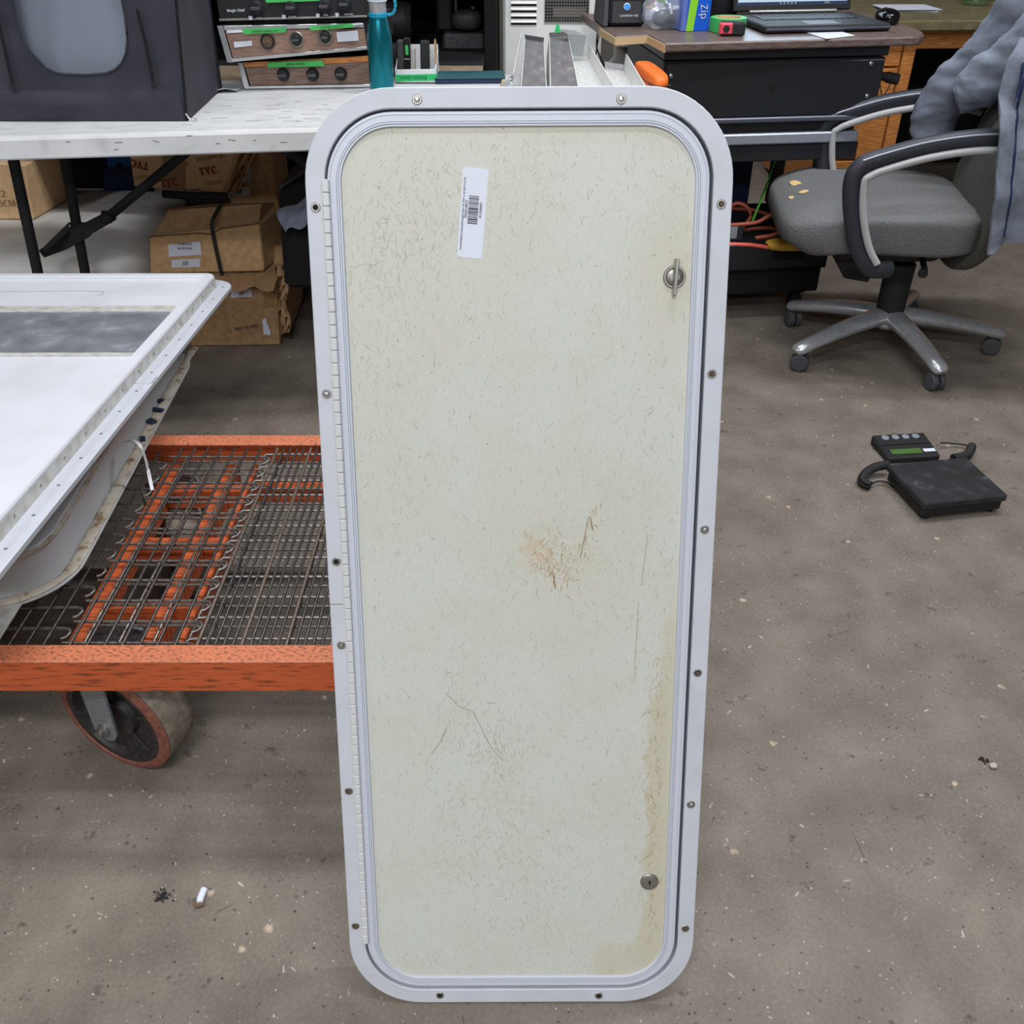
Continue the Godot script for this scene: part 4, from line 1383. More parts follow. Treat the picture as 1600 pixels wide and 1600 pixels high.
	for q in [Vector3(-0.6648, 0.9128, -2.7000), Vector3(-0.5821, 0.9143, -2.7110), Vector3(-0.4971, 0.9159, -2.7220), Vector3(-0.4490, 0.9164, -2.7300)]:
		cbox(s, Vector3(0.009, 0.009, 0.001), 0.0002, Transform3D(fr.basis, o + q + Vector3(0, 0, 0.0035)))
	obj("burner_symbol", s, M.paper, t)
	tape(t, o, [Vector3(-0.6190, 0.9474, -2.7000), Vector3(-0.4880, 0.9495, -2.7200), Vector3(-0.6224, 0.9574, -2.7000), Vector3(-0.4868, 0.9596, -2.7200)], "", 0.005)

func plate(t, o: Vector3, q: Array, m, called):
	var s := st()
	var f := Vector3(0, 0, 0.0055)
	front_block(s, o + q[0] + f, o + q[1] + f, o + q[2] + f, o + q[3] + f, Vector3(0, 0, -0.002), 0.0)
	return obj(called, s, m, t)

func tape(t, o: Vector3, q: Array, text: String, h: float):
	var p = plate(t, o, q, M.green_tape, "green_tape")
	p.set_meta("label", "strip of green tape with black handwriting")
	if text:
		var fr := plane_at(o + (q[0] + q[1] + q[2] + q[3]) / 4 + Vector3(0, 0, 0.006), q[1] - q[0], q[2] - q[0])
		words(p, text, h, fr, M.ink, "Droid Serif")

func make_bottle():
	var t := thing("water_bottle", "tall teal metal water bottle with blue cap standing beside the stove panels", "bottle", Vector3(-0.3425, 0.7375, -2.69))
	t.rotation.z = deg_to_rad(-1.0)
	var s := st()
	lathe(s, [Vector2(0, 0), Vector2(0.029, 0), Vector2(0.0312, 0.003), Vector2(0.0318, 0.03), Vector2(0.0325, 0.08), Vector2(0.0325, 0.115), Vector2(0.031, 0.135), Vector2(0.0275, 0.155), Vector2(0.0245, 0.17), Vector2(0.0225, 0.178), Vector2(0.0222, 0.186)], 36, T0, false)
	obj("body", s, M.bottle_metal, t)
	s = st()
	lathe(s, [Vector2(0.0215, 0.185), Vector2(0.0215, 0.215)], 32)
	obj("neck", s, M.chrome, t)
	s = st()
	lathe(s, [Vector2(0.0222, 0.178), Vector2(0.0245, 0.18), Vector2(0.0247, 0.188), Vector2(0.0222, 0.190)], 32)
	tube(s, curve([Vector3(0.022, 0.184, 0), Vector3(0.037, 0.187, 0.002), Vector3(0.045, 0.202, 0.003), Vector3(0.042, 0.221, 0.002), Vector3(0.024, 0.226, 0)], 6), 0.0048, 8, false, Vector2(1.2, 0.8))
	obj("carry_loop", s, M.bottle_cap, t)
	s = st()
	lathe(s, [Vector2(0.0236, 0.214), Vector2(0.0248, 0.2155), Vector2(0.0248, 0.2185), Vector2(0.0236, 0.2185)], 32)
	obj("white_band", s, M.white_plastic, t)
	s = st()
	lathe(s, [Vector2(0.022, 0.2185), Vector2(0.0246, 0.2185), Vector2(0.0246, 0.258), Vector2(0.022, 0.263), Vector2(0, 0.264)], 32)
	obj("cap", s, M.bottle_cap, t)

func make_test_box():
	var t := thing("card_box", "small open white card box with bright green tape standing beside the teal bottle", "box", Vector3(-0.262, 0.7375, -2.84))
	var o := -t.position
	var bl: Vector3 = Vector3(-0.3184, 0.7344, -2.8100)
	var br: Vector3 = Vector3(-0.2075, 0.7360, -2.8100)
	bl.y = 0.7385; br.y = 0.7385
	var tl: Vector3 = Vector3(-0.3192, 0.7732, -2.8100)
	var tr: Vector3 = Vector3(-0.2075, 0.7748, -2.8100)
	var s := st()
	front_block(s, o + bl, o + br, o + tl, o + tr, Vector3(0, 0, -0.003), 0.0005)
	front_block(s, o + bl + Vector3(0, 0, -0.003), o + bl + Vector3(0.003, 0, -0.003), o + tl + Vector3(0, 0, -0.003), o + tl + Vector3(0.003, 0, -0.003), Vector3(0, 0.03, -0.12), 0.0)
	front_block(s, o + br + Vector3(-0.003, 0, -0.003), o + br + Vector3(0, 0, -0.003), o + tr + Vector3(-0.003, 0, -0.003), o + tr + Vector3(0, 0, -0.003), Vector3(0, 0.03, -0.12), 0.0)
	front_block(s, o + bl, o + br, o + bl + Vector3(0, 0.003, 0), o + br + Vector3(0, 0.003, 0), Vector3(0, 0, -0.12), 0.0)
	front_block(s, o + bl + Vector3(0, 0, -0.12), o + br + Vector3(0, 0, -0.12), o + bl + Vector3(0, 0.08, -0.12), o + br + Vector3(0, 0.08, -0.12), Vector3(0, 0, -0.003), 0.0)
	obj("box_body", s, M.white_plastic, t)
	var m = M.bright_tape
	var p = plate(t, o, [Vector3(-0.3182, 0.7433, -2.8145), Vector3(-0.2047, 0.7466, -2.8145), Vector3(-0.3188, 0.7603, -2.8145), Vector3(-0.2057, 0.7628, -2.8145)], m, "green_tape")
	p.set_meta("label", "bright green tape reading needs testing")
	words(p, "needs testing", 0.015, Transform3D(Basis(), o + Vector3(-0.2694, 0.7545, -2.8060)), M.ink, "Droid Serif")
	# what stands in the box
	var things := [[Vector3(-0.3049, 0.7698, -2.8400), 0.016, 0.06, "machine", "thin grey adapter standing at the left end of the white card box", "adapter"], [Vector3(-0.2891, 0.7697, -2.8600), 0.018, 0.062, "deep_black", "black module with a green chip standing in the white card box", "module"], [Vector3(-0.2706, 0.7681, -2.8500), 0.008, 0.04, "stone", "pale ribbed circuit edge standing in the middle of the white card box", "circuit board"], [Vector3(-0.2396, 0.7664, -2.8600), 0.024, 0.055, "rubber", "black plastic case standing at the right in the white card box", "case"]]
	for q in things:
		s = st()
		var b: Vector3 = q[0]
		cbox(s, Vector3(q[1], 0.04 + q[2], 0.03), 0.002, Transform3D(rot(Vector3(0, 0, 1), -2), Vector3(0, (0.04 + q[2]) / 2, 0)))
		var ob := thing(q[5].replace(" ", "_"), q[4], q[5], Vector3(b.x, 0.7425, b.z))
		obj("shell", s, M[q[3]], ob)
		if q[5] == "module":
			s = st()
			bb(s, Vector3(-0.002, 0.062, 0.0152), Vector3(0.006, 0.086, 0.0165), 0.0003)
			obj("green_chip", s, M.green_tape, ob)
			s = st()
			bb(s, Vector3(-0.009, 0.05, 0.0152), Vector3(0.009, 0.053, 0.0165), 0.0003)
			obj("seam", s, M.dull_steel, ob)
	s = st()
	slab(s, [Vector2(-0.0015, 0), Vector2(0.0015, 0), Vector2(0.0015, 0.085), Vector2(-0.0015, 0.098)], -0.03, 0.02, 0.0)
	var fl := obj("cardboard_flap", s, M.cardboard)
	fl.position = Vector3(-0.210, 0.7425, -2.86)
	tag(fl, "brown cardboard divider standing at the right edge of the white card box", "divider")

# ---------------------------------------------------------------- metal offcuts lying over the table
func make_scraps():
	# two dark faced channels
	for c in [[Vector3(0.0227, 0.8000, -2.4080), Vector3(0.0800, 0.8000, -2.4080), Vector3(0.0405, 0.8000, -3.1586), Vector3(0.0928, 0.8000, -3.0975), "left one of two dark faced metal channels lying behind the top of the cargo door"], [Vector3(0.0921, 0.8000, -2.4080), Vector3(0.1555, 0.8000, -2.4080), Vector3(0.1150, 0.8000, -3.1964), Vector3(0.1708, 0.8000, -3.2220), "right one of two dark faced metal channels lying behind the top of the cargo door"]]:
		var n: Vector3 = c[0]
		var t := thing("metal_channel", c[4], "metal channel", Vector3(n.x, 0.7385, -2.6), "dark faced channels on the folding table")
		var o := -t.position
		var nl: Vector3 = c[0]; var nr: Vector3 = c[1]; var fl: Vector3 = c[2]; var fr: Vector3 = c[3]
		# nearer ends go on behind the door
		nl = nl + (nl - fl) * 0.25
		nr = nr + (nr - fr) * 0.25
		var s := st()
		var dn := Vector3(0, 0.0025, 0)
		prism8(s, [o + nl - dn, o + nr - dn, o + fr - dn, o + fl - dn], [o + nl, o + nr, o + fr, o + fl], 0.0006)
		obj("dark_face", s, M.channel_dark, t)
		s = st()
		for e in [[nl, fl, -1.0], [nr, fr, 1.0]]:
			var w := Vector3(0.0022 * e[2], 0, 0)
			var a: Vector3 = e[0]; var b: Vector3 = e[1]
			var lo := Vector3(0.006 * e[2], -0.058, 0)
			var up := Vector3(0, 0.002, 0)
			prism8(s, [o + a + lo, o + a + lo + w, o + b + lo + w, o + b + lo], [o + a + up, o + a + w + up, o + b + w + up, o + b + up], 0.0)
		obj("side_wall", s, M.channel_white, t)
		s = st()
		front_block(s, o + fl + Vector3(0, -0.05, 0), o + fr + Vector3(0, -0.05, 0), o + fl + Vector3(-0.002, 0.012, 0), o + fr + Vector3(0.002, 0.012, 0), Vector3(0, 0, -0.003), 0.0)
		obj("end_plate", s, M.channel_dark, t)
	# bent grey end piece
	var g1 := thing("bent_plate", "bent grey sheet metal plate standing up beside the dark channels", "plate", Vector3(0.2075, 0.7450, -3.2072))
	var s1 := st()
	var go := -g1.position
	var gz := -3.12
	front_block(s1, go + Vector3(0.1787, 0.7620, -3.1200), go + Vector3(0.2135, 0.7568, -3.1200), go + Vector3(0.1633, 0.8191, -3.1200), go + Vector3(0.2186, 0.8140, -3.1200), Vector3(0, 0, -0.003), 0.0005)
	front_block(s1, go + Vector3(0.1633, 0.8191, -3.1200), go + Vector3(0.2186, 0.8140, -3.1200), go + Vector3(0.1633, 0.8208, -3.1200), go + Vector3(0.2186, 0.8157, -3.1200), Vector3(-0.03, 0.006, -0.05), 0.0005)
	obj("plate_face", s1, M.plate_grey, g1)
	# white channels with upright sides
	for c in [[Vector3(0.1701, 0.7440, -2.7131), Vector3(0.2467, 0.7440, -2.7131), Vector3(0.1901, 0.7440, -3.2137), Vector3(0.2317, 0.7440, -3.2137), 0.034, Vector3(0.2445, 0.7440, -3.4104), "pale metal channel with one tall side lying next to the dark channels"], [Vector3(0.2484, 0.7440, -2.7131), Vector3(0.3233, 0.7440, -2.7131), Vector3(0.2728, 0.7440, -3.0365), Vector3(0.3233, 0.7440, -2.9950), 0.042, Vector3(0.3357, 0.7440, -3.1228), "pale metal channel nearest the tool bench with one tall side and white lip"]]:
		var nl: Vector3 = c[0]; var nr: Vector3 = c[1]; var fl: Vector3 = c[2]; var fr: Vector3 = c[3]
		var t := thing("metal_channel", c[6], "metal channel", Vector3(nl.x, 0.7385, -2.6), "pale channels on the folding table")
		var o := -t.position
		nl = nl + (nl - fl) * 0.9
		nr = nr + (nr - fr) * 0.9
		var up := Vector3(0, 0.0025, 0)
		var s := st()
		prism8(s, [o + nl - up, o + nr - up, o + fr - up, o + fl - up], [o + nl, o + nr, o + fr, o + fl], 0.0005)
		obj("channel_floor", s, M.channel_white, t)
		s = st()
		var hh := Vector3(0.004, c[4], 0)
		var w := Vector3(0.0025, 0, 0)
		prism8(s, [o + nr, o + nr + w, o + fr + w, o + fr], [o + nr + hh, o + nr + hh + w, o + fr + hh + w, o + fr + hh], 0.0005)
		obj("side_wall", s, M.ac_white, t)
		s = st()
		prism8(s, [o + fl, o + fr, o + fr + Vector3(0, 0, -0.002), o + fl + Vector3(0, 0, -0.002)], [o + fl + Vector3(0, 0.012, 0), o + fr + Vector3(0, 0.012, 0), o + fr + Vector3(0, 0.012, -0.012), o + fl + Vector3(0, 0.012, -0.012)], 0.0)
		obj("end_lip", s, M.white_paint, t)
	# torn pale edge strip and scraps on the left of the channels
	var s := st()
	tube(s, curve([Vector3(-0.0228, 0.7700, -2.6044), Vector3(0.0000, 0.8000, -2.5359), Vector3(0.0103, 0.8000, -2.7717), Vector3(0.0201, 0.8100, -2.9811), Vector3(0.0283, 0.8200, -3.1010)], 4), 0.006, 5, false, Vector2(0.5, 1.4))
	tag(obj("torn_strip", s, M.channel_white), "torn pale strip of sheet metal curling up left of the dark channels", "metal scrap")
	s = st()
	front_block(s, Vector3(-0.0342, 0.7364, -2.7200), Vector3(-0.0085, 0.7364, -2.7200), Vector3(-0.0272, 0.7616, -2.7200), Vector3(-0.0153, 0.7632, -2.7200), Vector3(0, 0, -0.02), 0.002)
	tag(obj("wood_scrap", s, M.ply_edge), "small splintered wood scrap lying left of the dark metal channels", "wood scrap")
	# green tape tag
	s = st()
	slab(s, [Vector2(-0.009, 0), Vector2(0.009, 0), Vector2(0.005, 0.022), Vector2(-0.004, 0.022)], -0.0008, 0.0008, 0.0, Transform3D(rot(Vector3.RIGHT, -8), Vector3(0.1352, 0.8212, -3.1300)))
	tag(obj("tape_tag", s, M.bright_tape), "scrap of green tape sticking up behind the right dark channel", "tape")
	# orange moulded handle at the end of the table
	var t := thing("orange_case", "orange rounded plastic case lying between the pale channels and the black bench", "case", Vector3(0.378, 0.7385, -2.80))
	s = st()
	cushion(s, Vector3(0.026, 0.022, 0.13), 0.5, 0.5, 24, 12, func(p): return Vector3(p.x, p.y + 0.0225, p.z))
	obj("case_shell", s, M.orange_plastic, t)
	s = st()
	cbox(s, Vector3(0.0525, 0.003, 0.258), 0.001, at(0, 0.018, 0))
	obj("case_seam", s, M.rubber, t)
	t.rotation.y = deg_to_rad(6)

# ---------------------------------------------------------------- things under and behind the table
# carton: front corners, going back by dv, with flap seams
func carton(label, bl: Vector3, br: Vector3, tl: Vector3, tr: Vector3, dv: Vector3, m: String, seam := true):
	var t := thing("cardboard_box", label, "box", Vector3((bl.x + br.x) / 2, minf(bl.y, br.y), bl.z), "cardboard boxes under the folding table")
	var o := -t.position
	var s := st()
	front_block(s, o + bl, o + br, o + tl, o + tr, dv, 0.004)
	obj("carton", s, M[m], t)
	if seam:
		s = st()
		var up := (tl - bl).normalized() * 0.0015
		front_block(s, o + tl.lerp(tr, 0.03) + dv * 0.46 + up, o + tl.lerp(tr, 0.97) + dv * 0.46 + up, o + tl.lerp(tr, 0.03) + dv * 0.53 + up, o + tl.lerp(tr, 0.97) + dv * 0.53 + up, -up, 0.0)
		obj("flap_seam", s, M.packing_tape, t)
	return t

func sticker_on(t, q: Array, m, called := "sticker", bars := true):
	var o: Vector3 = -t.position
	var s := st()
	var nz: Vector3 = (q[1] - q[0]).cross(q[2] - q[0]).normalized() * 0.0016
	front_block(s, o + q[0] + nz, o + q[1] + nz, o + q[2] + nz, o + q[3] + nz, -nz * 0.8, 0.0)
	var k := obj(called, s, m, t)
	if bars:
		s = st()
		for i in 9:
			var u := 0.38 + 0.026 * i
			var wd: float = [0.012, 0.006, 0.016, 0.006, 0.01, 0.018, 0.006, 0.012, 0.008][i]
			var a: Vector3 = q[0].lerp(q[1], u).lerp(q[2].lerp(q[3], u), 0.25)
			var b: Vector3 = q[0].lerp(q[1], u + wd).lerp(q[2].lerp(q[3], u + wd), 0.25)
			var c: Vector3 = q[0].lerp(q[1], u).lerp(q[2].lerp(q[3], u), 0.8)
			var d: Vector3 = q[0].lerp(q[1], u + wd).lerp(q[2].lerp(q[3], u + wd), 0.8)
			front_block(s, o + a + nz * 1.3, o + b + nz * 1.3, o + c + nz * 1.3, o + d + nz * 1.3, -nz * 0.3, 0.0)
		obj("bar_code", s, M.ink, k)
	return k

func make_under_table():
	# big pale moulded tub
	var t := thing("moulded_tub", "large pale rounded plastic tub lying on a dark base under the folding table", "tub", Vector3(-1.645, 0, -3.03))
	var s := st()
	cushion(s, Vector3(0.55, 0.085, 0.385), 0.5, 0.34, 48, 24, func(p): return Vector3(p.x, p.y + 0.225, p.z))
	obj("tub_shell", s, M.tub_plastic, t)
	s = st()
	cbox(s, Vector3(0.92, 0.16, 0.62), 0.006, at(-0.03, 0.081, -0.02))
	obj("tub_foot", s, M.deep_black, t)
	# small carton standing on it
	var c = carton("small cardboard box with printed size marks standing on the pale tub at the left", Vector3(-1.85, 0.3115, -2.98), Vector3(-1.505, 0.3115, -2.98), Vector3(-1.84, 0.505, -2.98), Vector3(-1.4874, 0.4776, -2.9800), Vector3(0.03, 0, -0.22), "cardboard_light")
	words(c, "5CM", 0.034, Transform3D(Basis(), -c.position + Vector3(-1.5725, 0.3630, -2.9750)), M.brown_print)
	words(c, "2", 0.034, Transform3D(Basis(), -c.position + Vector3(-1.5755, 0.3924, -2.9750)), M.brown_print)
	# cartons in a pile
	var cb: Vector3 = Vector3(-0.7199, 0.0175, -2.7200)
	cb.y = 0.001
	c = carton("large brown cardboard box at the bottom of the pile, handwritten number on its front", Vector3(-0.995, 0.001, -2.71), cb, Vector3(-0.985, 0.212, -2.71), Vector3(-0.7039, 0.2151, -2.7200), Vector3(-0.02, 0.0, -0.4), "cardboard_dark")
	sticker_on(c, [Vector3(-0.8453, 0.1594, -2.7140), Vector3(-0.7820, 0.1607, -2.7160), Vector3(-0.8406, 0.1876, -2.7140), Vector3(-0.7799, 0.1868, -2.7160)], M.paper)
	words(c, "DAV-21-1995", 0.0155, Transform3D(rot(Vector3(0, 0, 1), 10), -c.position + Vector3(-0.8133, 0.0660, -2.7110)), M.ink, "Droid Serif", "lettering", true)
	s = st()
	front_block(s, -c.position + Vector3(-0.7439, 0.1984, -2.7170), -c.position + Vector3(-0.7097, 0.1980, -2.7180), -c.position + Vector3(-0.7434, 0.2143, -2.7170), -c.position + Vector3(-0.7094, 0.2139, -2.7180), Vector3(0, 0, -0.001), 0)
	front_block(s, -c.position + Vector3(-0.7544, 0.1277, -2.7170), -c.position + Vector3(-0.7178, 0.1273, -2.7180), -c.position + Vector3(-0.7439, 0.1984, -2.7170), -c.position + Vector3(-0.7097, 0.1980, -2.7180), Vector3(0, 0, -0.001), 0)
	obj("packing_tape", s, M.packing_tape, c)
	s = st()
	slab(s, p2([Vector3(-0.7622, 0.0868, -2.7160), Vector3(-0.7512, 0.0951, -2.7160), Vector3(-0.7487, 0.0722, -2.7160), Vector3(-0.7423, 0.0491, -2.7160), Vector3(-0.7461, 0.0364, -2.7160), Vector3(-0.7652, 0.0406, -2.7160)]), -0.0005, 0.0008, 0, Transform3D(Basis(), -c.position + Vector3(0, 0, -2.7155)))
	obj("torn_patch", s, M.paper, c)
	# spread flattened kraft paper between the two cartons
	s = st()
	var g := []
	var fn := FastNoiseLite.new()
	fn.frequency = 6.0
	for i in 20:
		var row := []
		for j in 10:
			var x := lerpf(-1.04, -0.70, i / 19.0)
			var z := lerpf(-2.66, -3.02, j / 9.0)
			row.append(Vector3(x, 0.223 + 0.010 * fn.get_noise_2d(x * 3, z * 3) - 0.012 * maxf(0, 2 - j) * absf(sin(i * 0.6)), z))
		g.append(row)
	sheet(s, g, 0.003)
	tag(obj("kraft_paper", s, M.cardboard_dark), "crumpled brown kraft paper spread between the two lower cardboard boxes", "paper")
	# strapped carton
	var q := [Vector3(-1.0763, 0.2309, -2.7200), Vector3(-0.7413, 0.2235, -2.7400), Vector3(-1.0540, 0.3425, -2.7200), Vector3(-0.7340, 0.3735, -2.7400)]
	q[0].y = 0.231; q[1].y = 0.231
	var back := Vector3(0.055, 0.075, -0.19)
	c = carton("dented tan cardboard box with black strap and two labels, middle of the pile", q[0], q[1], q[2], q[3], Vector3(0.05, 0.0, -0.30), "cardboard", false)
	s = st()
	var o: Vector3 = -c.position
	front_block(s, o + q[2] + Vector3(0.004, -0.004, -0.004), o + q[3] + Vector3(-0.004, -0.004, -0.004), o + Vector3(-1.0130, 0.3960, -2.8000), o + Vector3(-0.7406, 0.4088, -2.8200), Vector3(0.02, -0.05, -0.2), 0.003)
	obj("top_flaps", s, M.cardboard_dark, c)
	s = st()
	tube(s, [o + Vector3(-1.0130, 0.3960, -2.8000) + Vector3(0, 0.002, 0), o + Vector3(-0.8861, 0.4043, -2.8100) + Vector3(0, 0.003, 0), o + Vector3(-0.7462, 0.4088, -2.8200) + Vector3(0, 0.002, 0)], 0.0022, 5)
	tube(s, [o + q[2] + Vector3(0, 0.001, 0.001), o + Vector3(-0.9111, 0.3515, -2.7270), o + Vector3(-0.8749, 0.3474, -2.7280), o + Vector3(-0.8446, 0.3636, -2.7300), o + q[3] + Vector3(0, 0.002, 0)], 0.002, 5)
	obj("flap_edge", s, M.brown_print, c)
	sticker_on(c, [Vector3(-1.0096, 0.2824, -2.7230), Vector3(-0.9141, 0.2865, -2.7280), Vector3(-1.0040, 0.3188, -2.7230), Vector3(-0.9104, 0.3266, -2.7280)], M.paper, "shipping_label", false)
	words(c, "84-36 82828", 0.010, Transform3D(Basis(), o + Vector3(-0.9565, 0.3084, -2.7200)), M.ink)
	words(c, "TORBETON", 0.011, Transform3D(Basis(), o + Vector3(-0.9558, 0.3217, -2.7200)), M.ink)
	sticker_on(c, [Vector3(-1.0087, 0.2494, -2.7230), Vector3(-0.9248, 0.2496, -2.7280), Vector3(-1.0040, 0.2728, -2.7230), Vector3(-0.9200, 0.2749, -2.7280)], M.paper)
	s = st()
	var sp := [Vector3(-0.8637, 0.2251, -2.7250), Vector3(-0.8671, 0.3029, -2.7250), Vector3(-0.8674, 0.3745, -2.7250), Vector3(-0.8638, 0.3880, -2.7350), Vector3(-0.8541, 0.4110, -2.8000)]
	tube(s, sp.map(func(v): return v + o + Vector3(0, 0.001, 0.003)), 0.0075, 4, false, Vector2(1, 0.2), Vector3.BACK)
	tube(s, [Vector3(-0.8541, 0.4110, -2.8000) + o, Vector3(-0.8545, 0.4196, -2.8600) + o, Vector3(-0.8360, 0.4778, -2.9500) + o], 0.007, 4, false, Vector2(1, 0.2), Vector3.BACK)
	obj("strap", s, M.rubber, c)
	# printed carton lying upside down behind
	var tq := [Vector3(-1.1215, 0.4533, -2.8600), Vector3(-0.8627, 0.4272, -2.8600), Vector3(-1.1060, 0.6028, -2.8600), Vector3(-0.7363, 0.5983, -2.8800)]
	c = carton("tan cardboard box printed all over in red and brown, lying tilted above the strapped box", Vector3(-1.1213, 0.4459, -2.8600), Vector3(-0.8592, 0.4253, -2.8600), Vector3(-1.1191, 0.6203, -2.9000), Vector3(-0.7559, 0.6203, -2.9000), Vector3(0.03, 0.02, -0.2), "cardboard_light", false)
	o = -c.position
	var fr := plane_at(Vector3.ZERO, Vector3(-0.8592, 0.4253, -2.8600) - Vector3(-1.1213, 0.4459, -2.8600), Vector3(-1.1191, 0.6203, -2.9000) - Vector3(-1.1213, 0.4459, -2.8600))
	var lean := Vector3(0, 0.003, 0.006)
	for wd in [["TYC", Vector3(-1.0941, 0.5061, -2.8760), 0.022, 172.0, "red_print"], ["TYC", Vector3(-1.0145, 0.4572, -2.8660), 0.022, 12.0, "red_print"], ["TYC", Vector3(-0.8947, 0.4889, -2.8720), 0.022, 12.0, "red_print"], ["DOT/SAE", Vector3(-0.8799, 0.4572, -2.8660), 0.014, 12.0, "brown_print"], ["BAE SSIRIN", Vector3(-0.9517, 0.4354, -2.8640), 0.013, 8.0, "brown_print"], ["BAE SSMMS 15", Vector3(-0.8871, 0.5246, -2.8820), 0.014, 14.0, "brown_print"], ["DOT/SAE", Vector3(-0.9708, 0.5038, -2.8780), 0.013, 14.0, "brown_print"], ["BAE SSMAS", Vector3(-1.1030, 0.4715, -2.8680), 0.013, 12.0, "brown_print"]]:
		var p: Vector3 = wd[1]
		words(c, wd[0], wd[2] * (1.75 if wd[0] == "TYC" else 1.1), Transform3D(fr.basis * rot(Vector3(0, 0, 1), wd[3]), o + p + Vector3(0, 0.001, 0.006)), M[wd[4]], "Droid Sans", "lettering", wd[0] == "TYC")
	s = st()
	front_block(s, o + Vector3(-1.0356, 0.4430, -2.8570), o + Vector3(-0.9726, 0.4355, -2.8570), o + Vector3(-1.0062, 0.6213, -2.8950), o + Vector3(-0.9433, 0.6213, -2.8950), Vector3(0, 0, -0.001), 0)
	obj("packing_tape", s, M.packing_tape, c)
	sticker_on(c, [Vector3(-1.0416, 0.5165, -2.8780), Vector3(-0.9559, 0.5129, -2.8780), Vector3(-1.0399, 0.5422, -2.8840), Vector3(-0.9544, 0.5386, -2.8840)], M.paper, "paper_label", false)
	# opened side of the printed carton, crumpled
	s = st()
	g = []
	for i in 7:
		var row := []
		for j in 8:
			var a: Vector3 = Vector3(-0.8580, 0.4248, -2.8550)
			var b: Vector3 = Vector3(-0.8167, 0.4318, -2.8700)
			var d: Vector3 = Vector3(-0.7545, 0.6093, -2.8700)
			var e: Vector3 = Vector3(-0.7103, 0.6027, -2.9000)
			var p := a.lerp(b, i / 6.0).lerp(d.lerp(e, i / 6.0), j / 7.0)
			row.append(p + Vector3(0, 0, 0.012 * sin(i * 2.1 + j * 0.5)))
		g.append(row)
	sheet(s, g, 0.004)
	tag(obj("torn_flap", s, M.cardboard), "crumpled torn cardboard flap at the right side of the red printed box", "cardboard")
	c = carton("small worn cardboard box with white bar code label behind the strapped box", Vector3(-0.8650, 0.3685, -2.9300), Vector3(-0.7215, 0.3685, -2.9300), Vector3(-0.8484, 0.5188, -2.9500), Vector3(-0.7198, 0.5188, -2.9500), Vector3(0, 0, -0.2), "cardboard")
	sticker_on(c, [Vector3(-0.8662, 0.3989, -2.9320), Vector3(-0.7994, 0.4009, -2.9320), Vector3(-0.8551, 0.4231, -2.9350), Vector3(-0.7963, 0.4250, -2.9350)], M.paper)
	sticker_on(c, [Vector3(-0.8440, 0.4340, -2.9370), Vector3(-0.7928, 0.4378, -2.9370), Vector3(-0.8076, 0.4759, -2.9430), Vector3(-0.7857, 0.4796, -2.9430)], M.paper, "torn_paper", false)
	# tall torn carton at the right of the pile
	cb = Vector3(-0.7070, 0.0078, -2.8000)
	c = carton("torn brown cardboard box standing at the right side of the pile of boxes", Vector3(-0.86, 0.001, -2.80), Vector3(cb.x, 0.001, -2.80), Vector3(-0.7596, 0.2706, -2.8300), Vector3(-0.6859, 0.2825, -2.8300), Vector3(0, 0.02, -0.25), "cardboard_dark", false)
	s = st()
	g = []
	for i in 8:
		var row := []
		for j in 9:
			var a: Vector3 = Vector3(-0.7420, 0.0171, -2.7400)
			var b: Vector3 = Vector3(-0.6862, 0.0473, -2.7200)
			var d: Vector3 = Vector3(-0.7051, 0.2491, -2.7400)
			var e: Vector3 = Vector3(-0.6760, 0.2393, -2.7400)
			var p := a.lerp(b, i / 7.0).lerp(d.lerp(e, i / 7.0), j / 8.0)
			p.y = maxf(p.y, 0.004)
			row.append(p + Vector3(0.006 * sin(j * 1.3), 0, 0.010 * sin(i * 1.1 + j * 1.7)))
		g.append(row)
	sheet(s, g, 0.004)
	tag(obj("torn_flap", s, M.cardboard_dark), "torn cardboard flap hanging at the right of the bottom brown box", "cardboard")
	# tan lid behind, black cases and a cloth near the door
	c = carton("low tan cardboard box behind the cloth at the right end of the pile", Vector3(-0.8021, 0.2221, -2.9000), Vector3(-0.7233, 0.2118, -2.9000), Vector3(-0.8036, 0.4026, -2.9600), Vector3(-0.7169, 0.4026, -2.9600), Vector3(0, 0, -0.16), "cardboard", false)
	t = thing("black_tube", "black cardboard tube lying across behind the strapped box", "tube", Vector3(-1.0, 0.42, -2.88))
	s = st()
	tube(s, [Vector3(-1.0365, 0.4267, -2.8550) - t.position, Vector3(-0.9503, 0.4225, -2.8500) - t.position, Vector3(-0.8461, 0.4206, -2.8500) - t.position], 0.012, 10)
	obj("tube_body", s, M.rubber, t)
	t = thing("black_case", "low black case with grey-green top standing deep under the table", "case", Vector3(-0.7938, 0.2922, -3.2000))
	s = st()
	o = -t.position
	front_block(s, o + Vector3(-0.8816, 0.0665, -3.1500), o + Vector3(-0.5289, 0.0665, -3.1500), o + Vector3(-0.8319, 0.4180, -3.1500), o + Vector3(-0.4963, 0.4220, -3.1500), Vector3(0, 0.0, -0.35), 0.006)
	obj("case_body", s, M.deep_black, t)
	s = st()
	front_block(s, o + Vector3(-0.8306, 0.4193, -3.1450), o + Vector3(-0.4955, 0.4233, -3.1450), o + Vector3(-0.8294, 0.4273, -3.1450), o + Vector3(-0.4948, 0.4313, -3.1450), Vector3(0, 0.0, -0.35), 0.002)
	obj("case_lid", s, M.machine, t)
	t = thing("black_bag", "black cloth bag slumped behind the left edge of the cargo door", "bag", Vector3(-0.5978, 0.3206, -2.6200))
	o = -t.position
	s = st()
